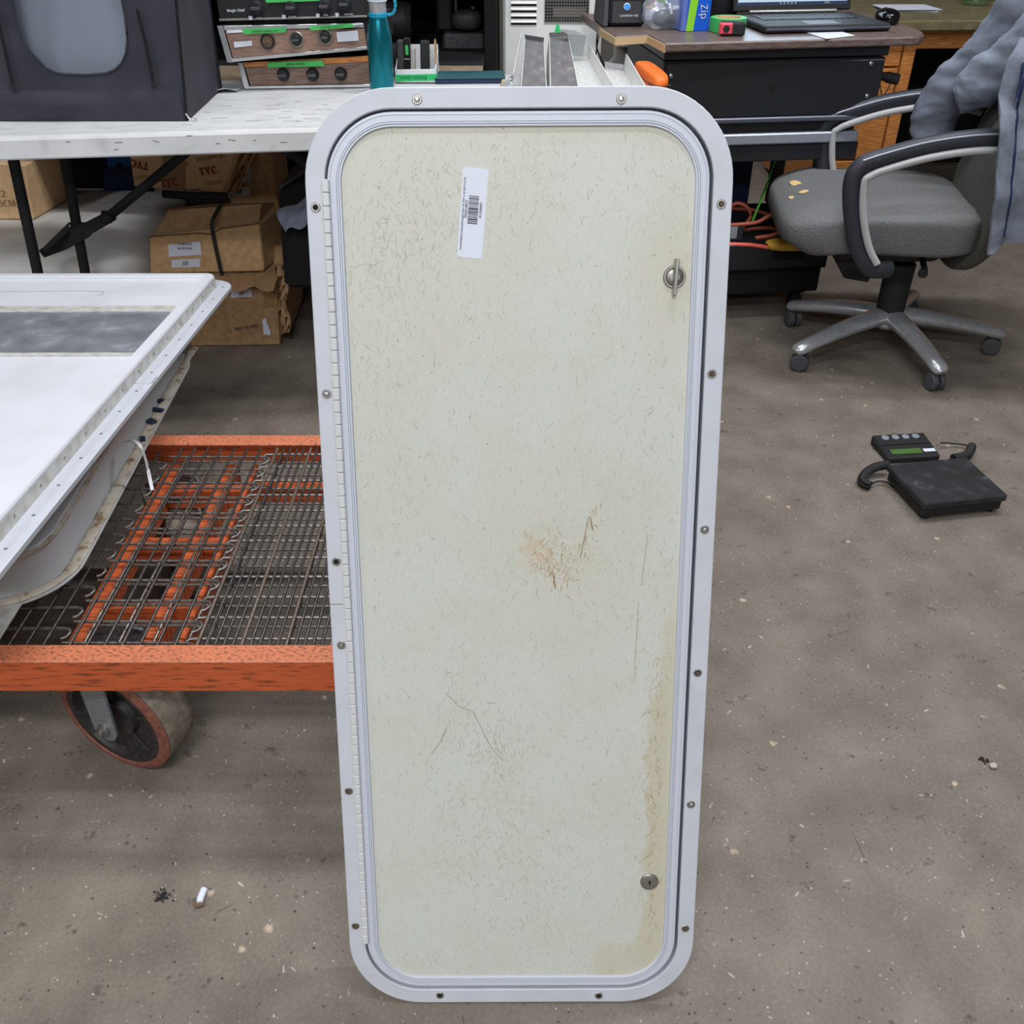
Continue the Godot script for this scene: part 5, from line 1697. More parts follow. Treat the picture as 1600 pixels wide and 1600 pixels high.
	front_block(s, o + Vector3(-0.6628, 0.2164, -2.6200), o + Vector3(-0.4814, 0.2164, -2.6200), o + Vector3(-0.6531, 0.4876, -2.6600), o + Vector3(-0.4487, 0.6032, -2.6600), Vector3(0.03, 0.04, -0.22), 0.02)
	obj("bag_body", s, M.deep_black, t)
	s = st()
	front_block(s, o + Vector3(-0.6521, 0.4873, -2.6550), o + Vector3(-0.4477, 0.6060, -2.6550), o + Vector3(-0.6398, 0.5067, -2.6600), o + Vector3(-0.4457, 0.6328, -2.6600), Vector3(0.03, 0.03, -0.2), 0.006)
	obj("bag_top", s, M.machine, t)
	# blue-grey cloth hanging over it
	s = st()
	g = []
	for i in 12:
		var row := []
		for j in 9:
			var a: Vector3 = Vector3(-0.6439, 0.4502, -2.6150)
			var b: Vector3 = Vector3(-0.5210, 0.5018, -2.6100)
			var d: Vector3 = Vector3(-0.6271, 0.3965, -2.6000)
			var e: Vector3 = Vector3(-0.5269, 0.4355, -2.6000)
			var p := a.lerp(b, i / 11.0).lerp(d.lerp(e, i / 11.0), j / 8.0)
			row.append(p + Vector3(0, 0.006 * sin(i * 0.9), 0.008 + 0.010 * sin(i * 0.8 + j * 0.5)))
		g.append(row)
	sheet(s, g, 0.006)
	tag(obj("cloth", s, M.cloth_blue_grey), "blue-grey cloth corner hanging over the black bag beside the cargo door", "cloth")
	# blue crate far back
	t = thing("blue_crate", "small bright blue plastic crate corner seen behind the red printed box", "crate", Vector3(-1.3959, 0.3457, -3.4600))
	o = -t.position
	s = st()
	front_block(s, o + Vector3(-1.4344, 0.3457, -3.4600), o + Vector3(-1.3391, 0.3457, -3.4600), o + Vector3(-1.4297, 0.4024, -3.4600), o + Vector3(-1.3263, 0.4024, -3.4600), Vector3(0, 0, -0.2), 0.004)
	front_block(s, o + Vector3(-1.4397, 0.3820, -3.4550), o + Vector3(-1.3293, 0.3820, -3.4550), o + Vector3(-1.4365, 0.3950, -3.4550), o + Vector3(-1.3263, 0.3950, -3.4550), Vector3(0, 0, -0.01), 0.002)
	obj("crate_body", s, M.blue_plastic, t)
	s = st()
	front_block(s, o + Vector3(-1.4019, 0.3462, -3.4580), o + Vector3(-1.3814, 0.3462, -3.4580), o + Vector3(-1.3982, 0.3616, -3.4580), o + Vector3(-1.3779, 0.3616, -3.4580), Vector3(0, 0, -0.001), 0)
	obj("hand_hole", s, M.deep_black, t)
	s = st()
	front_block(s, o + Vector3(-1.5430, -0.0260, -3.4650), o + Vector3(-1.4126, -0.0260, -3.4650), o + Vector3(-1.4530, 0.3422, -3.4650), o + Vector3(-1.3302, 0.3422, -3.4650), Vector3(0, 0, -0.2), 0.003)
	obj("crate_foot", s, M.navy, t)

# ---------------------------------------------------------------- dark shelving behind the table
func make_shelving():
	var t := thing("storage_shelf", "dark storage shelving with a pale wooden shelf board behind the folding table", "shelf", Vector3(-1.0, 0, -3.5))
	var o := -t.position
	var s := st()
	bb(s, o + Vector3(-2.3, 0.05, -4.3), o + Vector3(-0.05, 1.12, -4.26), 0)
	bb(s, o + Vector3(-0.09, 0.0, -4.26), o + Vector3(-0.05, 1.12, -3.40), 0.002)
	bb(s, o + Vector3(-2.3, 0.0, -4.26), o + Vector3(-2.26, 1.12, -3.40), 0.002)
	bb(s, o + Vector3(-2.3, 1.08, -4.26), o + Vector3(-0.05, 1.12, -3.15), 0.002)  # unseen top, added to keep lamp light off the shelf
	obj("shelf_case", s, M.deep_black, t)  # black colour stands in for the shade inside the shelving
	s = st()
	bb(s, o + Vector3(-2.26, 0.69, -3.2), o + Vector3(-0.09, 0.72, -2.965), 0.002)
	obj("shelf_board", s, M.plank, t)
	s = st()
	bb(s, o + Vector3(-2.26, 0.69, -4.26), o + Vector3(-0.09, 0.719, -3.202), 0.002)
	obj("shade_deck", s, M.deep_black, t)  # black deck in place of board lying in deep shade
	var fd := thing("teal_folder", "thin teal and navy folder lying on the table between white box and metal channels", "folder", Vector3(-0.12, 0.7385, -2.81))
	fd.rotation.y = deg_to_rad(3)
	s = st()
	bb(s, Vector3(-0.09, 0, -0.10), Vector3(0.10, 0.011, 0), 0.001)
	obj("folder_body", s, M.navy, fd)
	s = st()
	bb(s, Vector3(-0.092, 0.0115, -0.102), Vector3(0.102, 0.015, 0.002), 0.0008)
	obj("folder_cover", s, M.teal_dark, fd)
	# machine on the shelf, its grey darkened to carry the shade there
	var m := thing("machine", "machine in shade darkened grey with an arm and base standing in the dark shelf", "machine", Vector3(-0.19, 0.721, -3.55))
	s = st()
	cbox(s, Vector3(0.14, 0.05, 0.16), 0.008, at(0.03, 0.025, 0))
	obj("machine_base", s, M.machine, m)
	s = st()
	cbox(s, Vector3(0.05, 0.2, 0.08), 0.008, at(-0.035, 0.15, -0.02))
	cbox(s, Vector3(0.16, 0.06, 0.08), 0.01, at(0.03, 0.22, -0.02))
	obj("machine_arm", s, M.rubber, m)
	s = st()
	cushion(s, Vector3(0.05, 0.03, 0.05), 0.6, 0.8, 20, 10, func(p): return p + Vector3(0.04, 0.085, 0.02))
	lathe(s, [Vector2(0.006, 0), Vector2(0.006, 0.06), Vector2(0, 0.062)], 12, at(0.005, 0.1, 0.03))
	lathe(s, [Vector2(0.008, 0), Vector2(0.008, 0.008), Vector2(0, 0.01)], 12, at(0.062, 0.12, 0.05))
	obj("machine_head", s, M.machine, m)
	m = thing("motor", "dark rounded motor lying left of the machine in the dark shelf", "motor", Vector3(-0.42, 0.721, -3.6))
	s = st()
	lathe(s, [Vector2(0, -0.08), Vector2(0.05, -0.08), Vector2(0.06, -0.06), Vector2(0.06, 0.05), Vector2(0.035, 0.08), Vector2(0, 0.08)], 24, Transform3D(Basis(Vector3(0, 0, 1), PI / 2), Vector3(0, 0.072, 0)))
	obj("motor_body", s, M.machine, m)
	s = st()
	cbox(s, Vector3(0.11, 0.014, 0.1), 0.003, at(0, 0.007, 0))
	obj("motor_foot", s, M.rubber, m)

# ---------------------------------------------------------------- portable air conditioner
func make_air_conditioner():
	var t := thing("air_conditioner", "tall white portable air conditioner with slotted louvers and a metal grille", "air conditioner", Vector3(0.135, 0, -3.52))
	t.rotation.y = deg_to_rad(-1.5)
	var s := st()
	bb(s, Vector3(-0.165, 0.04, -0.3), Vector3(0.165, 1.15, 0.0), 0.008)
	obj("case", s, M.ac_white, t)
	s = st()
	for x in [-0.13, 0.13]:
		for z in [-0.26, -0.04]:
			lathe(s, [Vector2(0.0, 0.001), Vector2(0.018, 0.001), Vector2(0.02, 0.006), Vector2(0.02, 0.042)], 12, at(x, 0, z))
	obj("foot", s, M.rubber, t)
	for i in 9:
		var y := 0.795 + i * 0.0185
		s = st()
		bb(s, Vector3(-0.138, y - 0.003, -0.001), Vector3(-0.054, y + 0.0035, 0.001), 0)
		var lv := obj("louver", s, M.deep_black, t)
		s = st()
		cbox(s, Vector3(0.086, 0.0095, 0.0022), 0.001, at(-0.096, y + 0.0075, 0.004, rot(Vector3.RIGHT, -35)))
		obj("louver_lip", s, M.ac_white, lv)
	s = st()
	bb(s, Vector3(-0.026, 0.802, -0.001), Vector3(0.118, 1.0, 0.0008), 0)
	var gr := obj("grille_opening", s, M.rubber, t)
	s = st()
	bb(s, Vector3(0.0, 0.815, 0.0008), Vector3(0.112, 0.845, 0.0012), 0)
	obj("coil", s, M.dull_steel, gr)
	s = st()
	for i in 17:
		var x := -0.026 + i * 0.009
		bb(s, Vector3(x - 0.0011, 0.800, 0.0012), Vector3(x + 0.0011, 1.002, 0.003), 0)
	for i in 23:
		var y := 0.8 + i * 0.009
		bb(s, Vector3(-0.028, y - 0.0011, 0.002), Vector3(0.12, y + 0.0011, 0.004), 0)
	var gw := obj("grille", s, M.dull_steel, t)
	gw.set_meta("kind", "stuff")
	# cord hanging at its right side
	s = st()
	tube(s, curve([Vector3(0.2870, 0.8360, -3.3000), Vector3(0.2688, 0.8118, -3.2800), Vector3(0.2635, 0.7696, -3.2600), Vector3(0.2729, 0.7423, -3.2600), Vector3(0.2899, 0.7108, -3.2500), Vector3(0.2993, 0.6867, -3.2500)], 5), 0.0024, 6)
	tube(s, curve([Vector3(0.2862, 0.8207, -3.2800), Vector3(0.2701, 0.7966, -3.2600), Vector3(0.2610, 0.7256, -3.2500), Vector3(0.2602, 0.6847, -3.2400)], 5), 0.0022, 6)
	tag(obj("printer_cord", s, M.rubber), "thin black cord hanging down between the air conditioner and the bench", "cord")

# ---------------------------------------------------------------- black tool bench
const BENCH_YAW := 7.0

func bench_local(t, v: Vector3) -> Vector3:
	return t.transform.affine_inverse() * v

func make_bench():
	var t := thing("tool_bench", "black steel tool bench with brown laminate top standing behind the office chair", "bench", Vector3(0.423, 0, -2.87))
	t.rotation.y = deg_to_rad(BENCH_YAW)
	# local: x right along the front, z = 0 the front, going back to negative z
	var w := 0.645
	var s := st()
	bb(s, Vector3(0, 0.622, -0.45), Vector3(w, 0.783, 0), 0.004)
	obj("drawer_case", s, M.bench_black, t)
	s = st()
	bb(s, Vector3(-0.004, 0.787, -0.45), Vector3(w + 0.004, 0.812, 0.004), 0.003)
	var cp := obj("top_band", s, M.bench_black, t)
	s = st()
	bb(s, Vector3(-0.003, 0.6, -0.44), Vector3(-0.0005, 0.785, -0.002), 0)
	obj("side_sheet", s, M.bench_side, t)
	s = st()
	cbox(s, Vector3(w - 0.012, 0.145, 0.006), 0.002, at(w / 2, 0.706, 0.003))
	obj("drawer_front", s, M.bench_black, t)
	s = st()
	bb(s, Vector3(0.002, 0.618, -0.02), Vector3(w - 0.002, 0.632, 0.012), 0.003)
	obj("drawer_pull", s, M.bench_grey, t)
	s = st()
	bb(s, Vector3(0.01, 0.588, -0.4), Vector3(w - 0.05, 0.616, -0.012), 0.002)
	obj("lower_box", s, M.bench_black, t)
	s = st()
	bb(s, Vector3(0.0, 0.555, -0.05), Vector3(w - 0.04, 0.586, 0.006), 0.004)
	obj("grey_rail", s, M.rail_grey, t)
	s = st()
	bb(s, Vector3(0.005, 0.505, -0.42), Vector3(w - 0.03, 0.553, -0.004), 0.003)
	obj("bottom_box", s, M.bench_black, t)
	for q in [[0.02, 0.748], [w - 0.045, 0.768], [w - 0.038, 0.682], [0.02, 0.66]]:
		s = st()
		lathe(s, [Vector2(0.0065, 0), Vector2(0.006, 0.003), Vector2(0.003, 0.0045), Vector2(0, 0.005)], 14, at(q[0], q[1], 0.006, Basis(Vector3.RIGHT, PI / 2)))
		obj("bolt", s, M.steel, t)
	s = st()
	lathe(s, [Vector2(0.008, 0), Vector2(0.008, 0.001), Vector2(0, 0.001)], 14, at(0.32, 0.712, 0.006, Basis(Vector3.RIGHT, PI / 2)))
	obj("lock_hole", s, M.deep_black, t)
	# laminate top with a stepped left end and rounded right end
	s = st()
	var pl := []
	for v in [Vector3(0.4143, 0.8260, -2.8273), Vector3(0.3861, 0.8260, -2.9846), Vector3(0.2919, 0.8260, -2.9496), Vector3(0.2608, 0.8260, -3.1326)]:
		var q := bench_local(t, v)
		pl.append(Vector2(q.x, -q.z))
	pl.append(Vector2(pl[3].x, 0.58))
	pl.append(Vector2(w + 0.14, 0.58))
	for k in 7:
		var an := k / 6.0 * PI / 2
		pl.append(Vector2(w + 0.06 + 0.085 * cos(an), 0.17 - 0.185 * sin(an)))
	pl.reverse()
	var up := Transform3D(Basis(Vector3(1, 0, 0), Vector3(0, 0, -1), Vector3(0, 1, 0)), Vector3.ZERO)
	slab(s, pl, 0.813, 0.836, 0.004, up)
	obj("bench_top", s, M.bench_top, t)
	s = st()
	for e in [[Vector3(0.4143, 0.8260, -2.8273), Vector3(0.3861, 0.8260, -2.9846)], [Vector3(0.3861, 0.8260, -2.9846), Vector3(0.2919, 0.8260, -2.9496)], [Vector3(0.2919, 0.8260, -2.9496), Vector3(0.2608, 0.8260, -3.1326)]]:
		var a := bench_local(t, e[0])
		var b := bench_local(t, e[1])
		var nn := Vector3(-(b - a).z, 0, (b - a).x).normalized() * -0.0025
		a.y = 0.8135; b.y = 0.8135
		var h := Vector3(0, 0.019, 0)
		hexa(s, [a - nn, b - nn, a + h - nn, b + h - nn, a + nn, b + nn, a + h + nn, b + h + nn], 0)
	obj("plywood_edge", s, M.ply_edge, t)
	# legs, shelf tray and crank
	s = st()
	for x in [0.03, w - 0.13]:
		for z in [-0.4, -0.06]:
			bb(s, Vector3(x, 0.26, z - 0.02), Vector3(x + 0.04, 0.506, z + 0.02), 0.003)
	obj("post", s, M.bench_black, t)
	s = st()
	bb(s, Vector3(0.0, 0.17, -0.42), Vector3(w - 0.06, 0.178, 0), 0.002)
	bb(s, Vector3(0.0, 0.17, -0.006), Vector3(w - 0.06, 0.255, 0.0), 0.002)
	bb(s, Vector3(0.0, 0.17, -0.42), Vector3(w - 0.06, 0.255, -0.414), 0.002)
	bb(s, Vector3(0.0, 0.17, -0.42), Vector3(0.006, 0.255, 0.0), 0.002)
	bb(s, Vector3(w - 0.066, 0.17, -0.42), Vector3(w - 0.06, 0.255, 0.0), 0.002)
	obj("tray", s, M.bench_black, t)
	s = st()
	for x in [0.06, w - 0.12]:
		for z in [-0.36, -0.06]:
			bb(s, Vector3(x - 0.025, 0.07, z - 0.02), Vector3(x + 0.025, 0.172, z + 0.02), 0.004)
			lathe(s, [Vector2(0, -0.014), Vector2(0.033, -0.014), Vector2(0.036, -0.008), Vector2(0.036, 0.008), Vector2(0.033, 0.014), Vector2(0, 0.014)], 18, at(x, 0.0365, z, Basis(Vector3(0, 0, 1), PI / 2)))
	bb(s, Vector3(0.0, 0.08, -0.40), Vector3(w - 0.06, 0.168, -0.03), 0.003)
	obj("caster_base", s, M.deep_black, t)
	s = st()
	tube(s, [Vector3(w - 0.01, 0.728, -0.06), Vector3(w + 0.035, 0.722, -0.055), Vector3(w + 0.045, 0.72, -0.054), Vector3(w + 0.075, 0.714, -0.05)], [0.011, 0.012, 0.0155, 0.0155], 12)
	obj("side_handle", s, M.rubber, t)
	s = st()
	tube(s, curve([Vector3(w + 0.02, 0.715, -0.05), Vector3(w + 0.025, 0.69, -0.045), Vector3(w + 0.035, 0.672, -0.043), Vector3(w + 0.048, 0.69, -0.045), Vector3(w + 0.055, 0.708, -0.05)], 5), 0.0016, 6)
	obj("handle_loop", s, M.rubber, t)
	# red and pink tags on the left side
	s = st()
	bb(s, Vector3(-0.008, 0.69, -0.14), Vector3(-0.002, 0.735, -0.09), 0.001)
	var tg := obj("red_tag", s, M.cord_pink, t)
	# blue bin and white containers behind the left end, cords, yellow thing and a wooden crate below
	var b := thing("blue_board", "dark blue upright board standing under the bench close to the cargo door", "board", Vector3(0.80, 0, -3.44))
	s = st()
	cbox(s, Vector3(0.09, 0.56, 0.03), 0.003, at(0.0, 0.281, 0, rot(Vector3.UP, 7)))
	obj("board_body", s, M.navy, b)
	s = st()
	cbox(s, Vector3(0.092, 0.012, 0.03), 0.002, at(0.001, 0.43, 0.003, rot(Vector3.UP, 7)))
	obj("board_band", s, M.deep_black, b)
	b = thing("white_jug", "white plastic jug standing behind the left end of the tool bench", "jug", Vector3(0.365, 0, -3.43))
	s = st()
	lathe(s, [Vector2(0, 0.001), Vector2(0.06, 0.001), Vector2(0.066, 0.02), Vector2(0.066, 0.62), Vector2(0.05, 0.69), Vector2(0.03, 0.71), Vector2(0.03, 0.74), Vector2(0, 0.745)], 24, T0, false)
	obj("jug_body", s, M.tub_plastic, b)
	s = st()
	for y in [0.62, 0.60]:
		lathe(s, [Vector2(0.066, y), Vector2(0.0685, y + 0.002), Vector2(0.0685, y + 0.006), Vector2(0.066, y + 0.008)], 24)
	obj("jug_band", s, M.hatch_rail, b)
	make_tray_things()

func make_tray_things():
	var cords = [
		[M.cord_rust, "rust coloured power cord looping high out of the tray under the bench", [Vector3(0.6473, 0.3215, -3.0000), Vector3(0.7034, 0.3556, -3.0000), Vector3(0.7416, 0.3416, -3.0000), Vector3(0.7539, 0.3114, -3.0000), Vector3(0.7219, 0.2948, -2.9500)]],
		[M.cord_rust, "rust coloured power cord running flat across the tray behind the first loop", [Vector3(0.6999, 0.3095, -3.1000), Vector3(0.7817, 0.3054, -3.1000), Vector3(0.8469, 0.2887, -3.1000), Vector3(0.9019, 0.2971, -3.1000)]],
		[M.cord_rust, "rust coloured power cord crossing the front of the tray diagonally", [Vector3(0.6727, 0.3029, -2.9500), Vector3(0.7596, 0.3109, -2.9500), Vector3(0.8059, 0.3349, -2.9500), Vector3(0.8629, 0.3507, -2.9500)]],
		[M.cord_rust, "rust coloured power cord lying low in the tray beside the seat", [Vector3(0.7352, 0.2705, -3.0000), Vector3(0.8055, 0.2788, -3.0000), Vector3(0.8680, 0.2705, -3.0000), Vector3(0.9183, 0.2747, -3.0000)]],
		[M.cord_rust, "dark red cord lying lowest in the heap in the tray", [Vector3(0.7667, 0.2623, -2.9500), Vector3(0.8159, 0.2705, -2.9500), Vector3(0.8636, 0.2867, -2.9500), Vector3(0.9307, 0.2705, -2.9500)]],
		[M.cord_pink, "bright salmon pink cord lying along the front edge of the tray", [Vector3(0.6191, 0.2574, -2.9100), Vector3(0.6993, 0.2554, -2.9100), Vector3(0.7495, 0.2534, -2.9100), Vector3(0.8008, 0.2452, -2.9100)]],
	]
	for c in cords:
		var s := st()
		tube(s, curve(c[2], 6), 0.0062, 8)
		tag(obj("power_cord", s, c[0]), c[1], "cord", "power cords in the bench tray")
	var s := st()
	tube(s, [Vector3(0.8133, 0.4903, -3.0200), Vector3(0.7993, 0.4151, -3.0200), Vector3(0.7635, 0.3012, -3.0000)], 0.0038, 8)
	tag(obj("green_cord", s, M.cord_green), "thin bright green cord hanging straight down from the bench into the tray", "cord")
	var b := thing("yellow_tool", "flat yellow plastic tool lying at the front of the bench tray", "tool", Vector3(0.8771, 0.2363, -2.9300))
	s = st()
	cushion(s, Vector3(0.07, 0.016, 0.03), 0.7, 0.6, 24, 10, func(p): return p + Vector3(-0.01, 0.012, 0))
	obj("tool_body", s, M.yellow, b)
	s = st()
	bb(s, Vector3(-0.05, -0.03, -0.02), Vector3(0.05, 0.001, 0.02), 0.003)
	obj("tool_foot", s, M.deep_black, b)
	b = thing("plug_adapter", "small grey plug adapter lying in the tray beside the cargo door edge", "adapter", Vector3(0.6924, 0.2590, -2.9600))
	s = st()
	cbox(s, Vector3(0.045, 0.045, 0.03), 0.004, at(0, 0.022, 0))
	obj("adapter_body", s, M.rail_grey, b)
	s = st()
	cbox(s, Vector3(0.02, 0.05, 0.02), 0.003, at(0.022, 0.02, 0.006))
	bb(s, Vector3(-0.02, -0.07, -0.012), Vector3(0.03, 0.002, 0.012), 0.002)
	obj("adapter_plug", s, M.rubber, b)

func make_bench_things():
	var y := 0.8365
	# label printer
	var t := thing("label_printer", "black label printer with grey label strip and glowing blue button on the bench", "printer", Vector3(0.337, y, -3.15))
	t.rotation.y = deg_to_rad(4)
	var s := st()
	hexa(s, [Vector3(-0.058, 0, -0.16), Vector3(0.058, 0, -0.16), Vector3(-0.05, 0.19, -0.14), Vector3(0.05, 0.19, -0.14), Vector3(-0.058, 0, 0.03), Vector3(0.058, 0, 0.03), Vector3(-0.045, 0.19, -0.03), Vector3(0.045, 0.19, -0.03)], 0.012)
	obj("case", s, M.black, t)
	s = st()
	hexa(s, [Vector3(-0.075, 0, -0.15), Vector3(-0.058, 0, -0.15), Vector3(-0.062, 0.18, -0.14), Vector3(-0.05, 0.185, -0.14), Vector3(-0.072, 0, 0.02), Vector3(-0.056, 0, 0.03), Vector3(-0.058, 0.18, -0.04), Vector3(-0.046, 0.185, -0.035)], 0.004)
	obj("side_panel", s, M.caster, t)
	var slope := rot(Vector3.RIGHT, -17.5)
	s = st()
	ring(s, rrect(Vector2.ZERO, 0.088, 0.014, 0.0065, 5), [Vector2(0, 0), Vector2(0, 0.003), Vector2(-0.004, 0.003), Vector2(-0.004, 0)], at(0, 0.077, 0.0065, slope))
	obj("slot_frame", s, M.rail_grey, t)
	s = st()
	front_block(s, Vector3(-0.030, 0.076, 0.011), Vector3(0.012, 0.076, 0.011), Vector3(-0.028, 0.21, -0.02), Vector3(0.008, 0.21, -0.02), Vector3(0, 0, -0.001), 0)
	obj("label_strip", s, M.paper, t)
	s = st()
	lathe(s, [Vector2(0.0105, 0), Vector2(0.0105, 0.002), Vector2(0.008, 0.003), Vector2(0, 0.003)], 20, at(0, 0.052, 0.0145, slope * Basis(Vector3.RIGHT, PI / 2)))
	obj("button_ring", s, M.rail_grey, t)
	s = st()
	lathe(s, [Vector2(0.0075, 0), Vector2(0.0075, 0.0035), Vector2(0, 0.0038)], 20, at(0, 0.052, 0.0145, slope * Basis(Vector3.RIGHT, PI / 2)))
	obj("button_light", s, M.blue_glow, t)
	words(t, "LabelWriter 450", 0.0098, at(0.006, 0.030, 0.0225, slope), M.paper)
	# roll of labels on its right
	t = thing("label_roll", "white paper roll standing on edge behind the label printer", "paper roll", Vector3(0.41, y, -3.27))
	s = st()
	lathe(s, [Vector2(0.03, -0.014), Vector2(0.06, -0.014), Vector2(0.06, 0.014), Vector2(0.03, 0.014), Vector2(0.03, -0.014)], 32, at(0, 0.0605, 0, rot(Vector3.UP, 25) * Basis(Vector3.RIGHT, PI / 2)))
	obj("roll_paper", s, M.paper, t)
	s = st()
	lathe(s, [Vector2(0.026, -0.015), Vector2(0.0298, -0.015), Vector2(0.0298, 0.015), Vector2(0.026, 0.015), Vector2(0.026, -0.015)], 24, at(0, 0.0605, 0, rot(Vector3.UP, 25) * Basis(Vector3.RIGHT, PI / 2)))
	obj("roll_core", s, M.cardboard, t)
	# clear bag
	t = thing("plastic_bag", "crumpled clear plastic bag lying beside the label printer", "bag", Vector3(0.450, y + 0.001, -3.11))
	s = st()
	var fn := FastNoiseLite.new()
	fn.frequency = 16.0
	fn.fractal_type = FastNoiseLite.FRACTAL_RIDGED
	cushion(s, Vector3(0.062, 0.046, 0.05), 0.9, 0.8, 40, 20, func(p):
		var k := 1.0 + 0.28 * fn.get_noise_3d(p.x, p.y, p.z)
		return Vector3(p.x * k, maxf(p.y * k + 0.04, 0.0), p.z * k))
	obj("bag_film", s, M.clear_film, t)
	s = st()
	cushion(s, Vector3(0.04, 0.022, 0.03), 0.8, 0.8, 20, 10, func(p): return Vector3(p.x, p.y + 0.025, p.z))
	obj("bag_content", s, M.machine, t)
	s = st()
	cbox(s, Vector3(0.006, 0.03, 0.002), 0.0, at(0.006, 0.055, 0.045, rot(Vector3(0, 0, 1), 20)))
	cbox(s, Vector3(0.03, 0.008, 0.002), 0.0, at(0.026, 0.058, 0.045, rot(Vector3(0, 0, 1), 12)))
	obj("bag_label", s, M.paper, t)
	# box of bags
	t = thing("bag_box", "blue and green box of zip bags standing on the bench behind the green tape", "box", Vector3(0.53, y, -3.045))
	t.rotation.y = deg_to_rad(12)
	s = st()
	bb(s, Vector3(-0.045, 0, -0.14), Vector3(0.04, 0.083, 0.0), 0.002)
	obj("carton", s, M.zip_light, t)
	s = st()
	bb(s, Vector3(-0.03, 0.0005, -0.0), Vector3(0.04, 0.0825, 0.0012), 0.0004)
	obj("blue_front", s, M.zip_blue, t)
	s = st()
	front_block(s, Vector3(-0.03, 0.001, 0.002), Vector3(-0.008, 0.001, 0.002), Vector3(-0.024, 0.082, 0.002), Vector3(0.0, 0.082, 0.002), Vector3(0, 0, -0.001), 0)
	obj("green_band", s, M.zip_green, t)
	words(t, "Zip", 0.036, at(0.02, 0.05, 0.0026, rot(Vector3(0, 0, 1), -85)), M.paper, "Droid Sans")
	s = st()
	bb(s, Vector3(-0.05, 0.055, -0.2), Vector3(-0.02, 0.083, -0.141), 0.002)
	obj("open_flap", s, M.zip_green, t)
	# roll of green tape, tape measure
	t = thing("tape_roll", "roll of green masking tape lying on the bench beside the red tape measure", "tape roll", Vector3(0.622, y, -3.045))
	s = st()
	lathe(s, [Vector2(0.038, 0), Vector2(0.051, 0), Vector2(0.0515, 0.001), Vector2(0.0515, 0.035), Vector2(0.05, 0.036), Vector2(0.038, 0.036), Vector2(0.038, 0)], 40, at(0, 0.0005, 0))
	obj("tape_winding", s, M.green_tape, t)
	s = st()
	lathe(s, [Vector2(0.036, 0), Vector2(0.0378, 0), Vector2(0.0378, 0.0362), Vector2(0.036, 0.0362), Vector2(0.036, 0)], 40, at(0, 0.0005, 0))
	obj("tape_core", s, M.cardboard_light, t)
	t = thing("tape_measure", "red and black tape measure lying at the bench edge in front of the green tape", "tape measure", Vector3(0.612, y, -2.945))
	t.rotation.y = deg_to_rad(-4)
	s = st()
	bb(s, Vector3(-0.03, 0, -0.035), Vector3(0.04, 0.036, 0.0), 0.006)
	obj("measure_body", s, M.rubber, t)
	s = st()
	bb(s, Vector3(-0.032, 0.004, -0.02), Vector3(0.006, 0.034, 0.002), 0.004)
	obj("measure_face", s, M.pink, t)
	s = st()
	lathe(s, [Vector2(0.010, 0), Vector2(0.010, 0.002), Vector2(0, 0.002)], 6, at(-0.013, 0.019, 0.0015, Basis(Vector3.RIGHT, PI / 2)))
	obj("measure_badge", s, M.black, t)
	# black cup
	t = thing("black_cup", "tall black cup standing on the bench left of the laptop", "cup", Vector3(0.665, y, -3.36))
	s = st()
	lathe(s, [Vector2(0, 0), Vector2(0.042, 0), Vector2(0.045, 0.004), Vector2(0.052, 0.17), Vector2(0.049, 0.17), Vector2(0.042, 0.008), Vector2(0, 0.008)], 32, T0, false)
	obj("cup_body", s, M.black, t)
	s = st()
	lathe(s, [Vector2(0.052, 0.165), Vector2(0.054, 0.168), Vector2(0.054, 0.176), Vector2(0.02, 0.18), Vector2(0, 0.18)], 32)
	obj("cup_lid", s, M.rubber, t)
	# laptop
	t = thing("laptop", "open black laptop with a lit screen standing on the tool bench", "laptop", Vector3(0.905, y, -3.012))
	t.rotation.y = deg_to_rad(9)
	s = st()
	bb(s, Vector3(-0.19, 0.002, -0.26), Vector3(0.19, 0.020, 0.0), 0.004)
	obj("base", s, M.rubber, t)
	s = st()
	bb(s, Vector3(-0.188, 0.008, -0.002), Vector3(0.188, 0.0145, 0.003), 0.001)
	obj("front_edge", s, M.bench_grey, t)
	s = st()
	for r in 5:
		for k in 14:
			cbox(s, Vector3(0.0185, 0.0022, 0.0175), 0.0008, at(-0.14 + k * 0.0215, 0.0212, -0.215 + r * 0.021))
	var kb := obj("keys", s, M.black, t)
	kb.set_meta("kind", "stuff")
	s = st()
	bb(s, Vector3(-0.05, 0.0195, -0.09), Vector3(0.05, 0.0206, -0.02), 0.0004)
	obj("touchpad", s, M.caster, t)
	s = st()
	tube(s, [Vector3(-0.14, 0.024, -0.263), Vector3(0.14, 0.024, -0.263)], 0.006, 10)
	obj("hinge", s, M.steel, t)
	var tilt := at(0, 0.024, -0.268, rot(Vector3.RIGHT, -14))
	s = st()
	cbox(s, Vector3(0.38, 0.25, 0.008), 0.003, tilt * at(0, 0.127, -0.003))
	obj("lid", s, M.black, t)
	s = st()
	cbox(s, Vector3(0.352, 0.217, 0.001), 0.0, tilt * at(0, 0.127, 0.0015))
	var scn := obj("screen", s, M.screen, t)
	s = st()
	cbox(s, Vector3(0.352, 0.008, 0.0006), 0.0, tilt * at(0, 0.0225, 0.0022))
	obj("task_bar", s, M.navy, scn)
	s = st()
	for k in 5:
		cbox(s, Vector3(0.006, 0.005, 0.0004), 0.0, tilt * at(-0.04 + k * 0.012, 0.0225, 0.0027))
	cbox(s, Vector3(0.016, 0.004, 0.0004), 0.0, tilt * at(0.11, 0.0225, 0.0027))
	obj("task_icons", s, M.rail_grey, scn)
	var al := AreaLight3D.new()
	al.name = "screen_light"
	al.area_size = Vector2(0.35, 0.2)
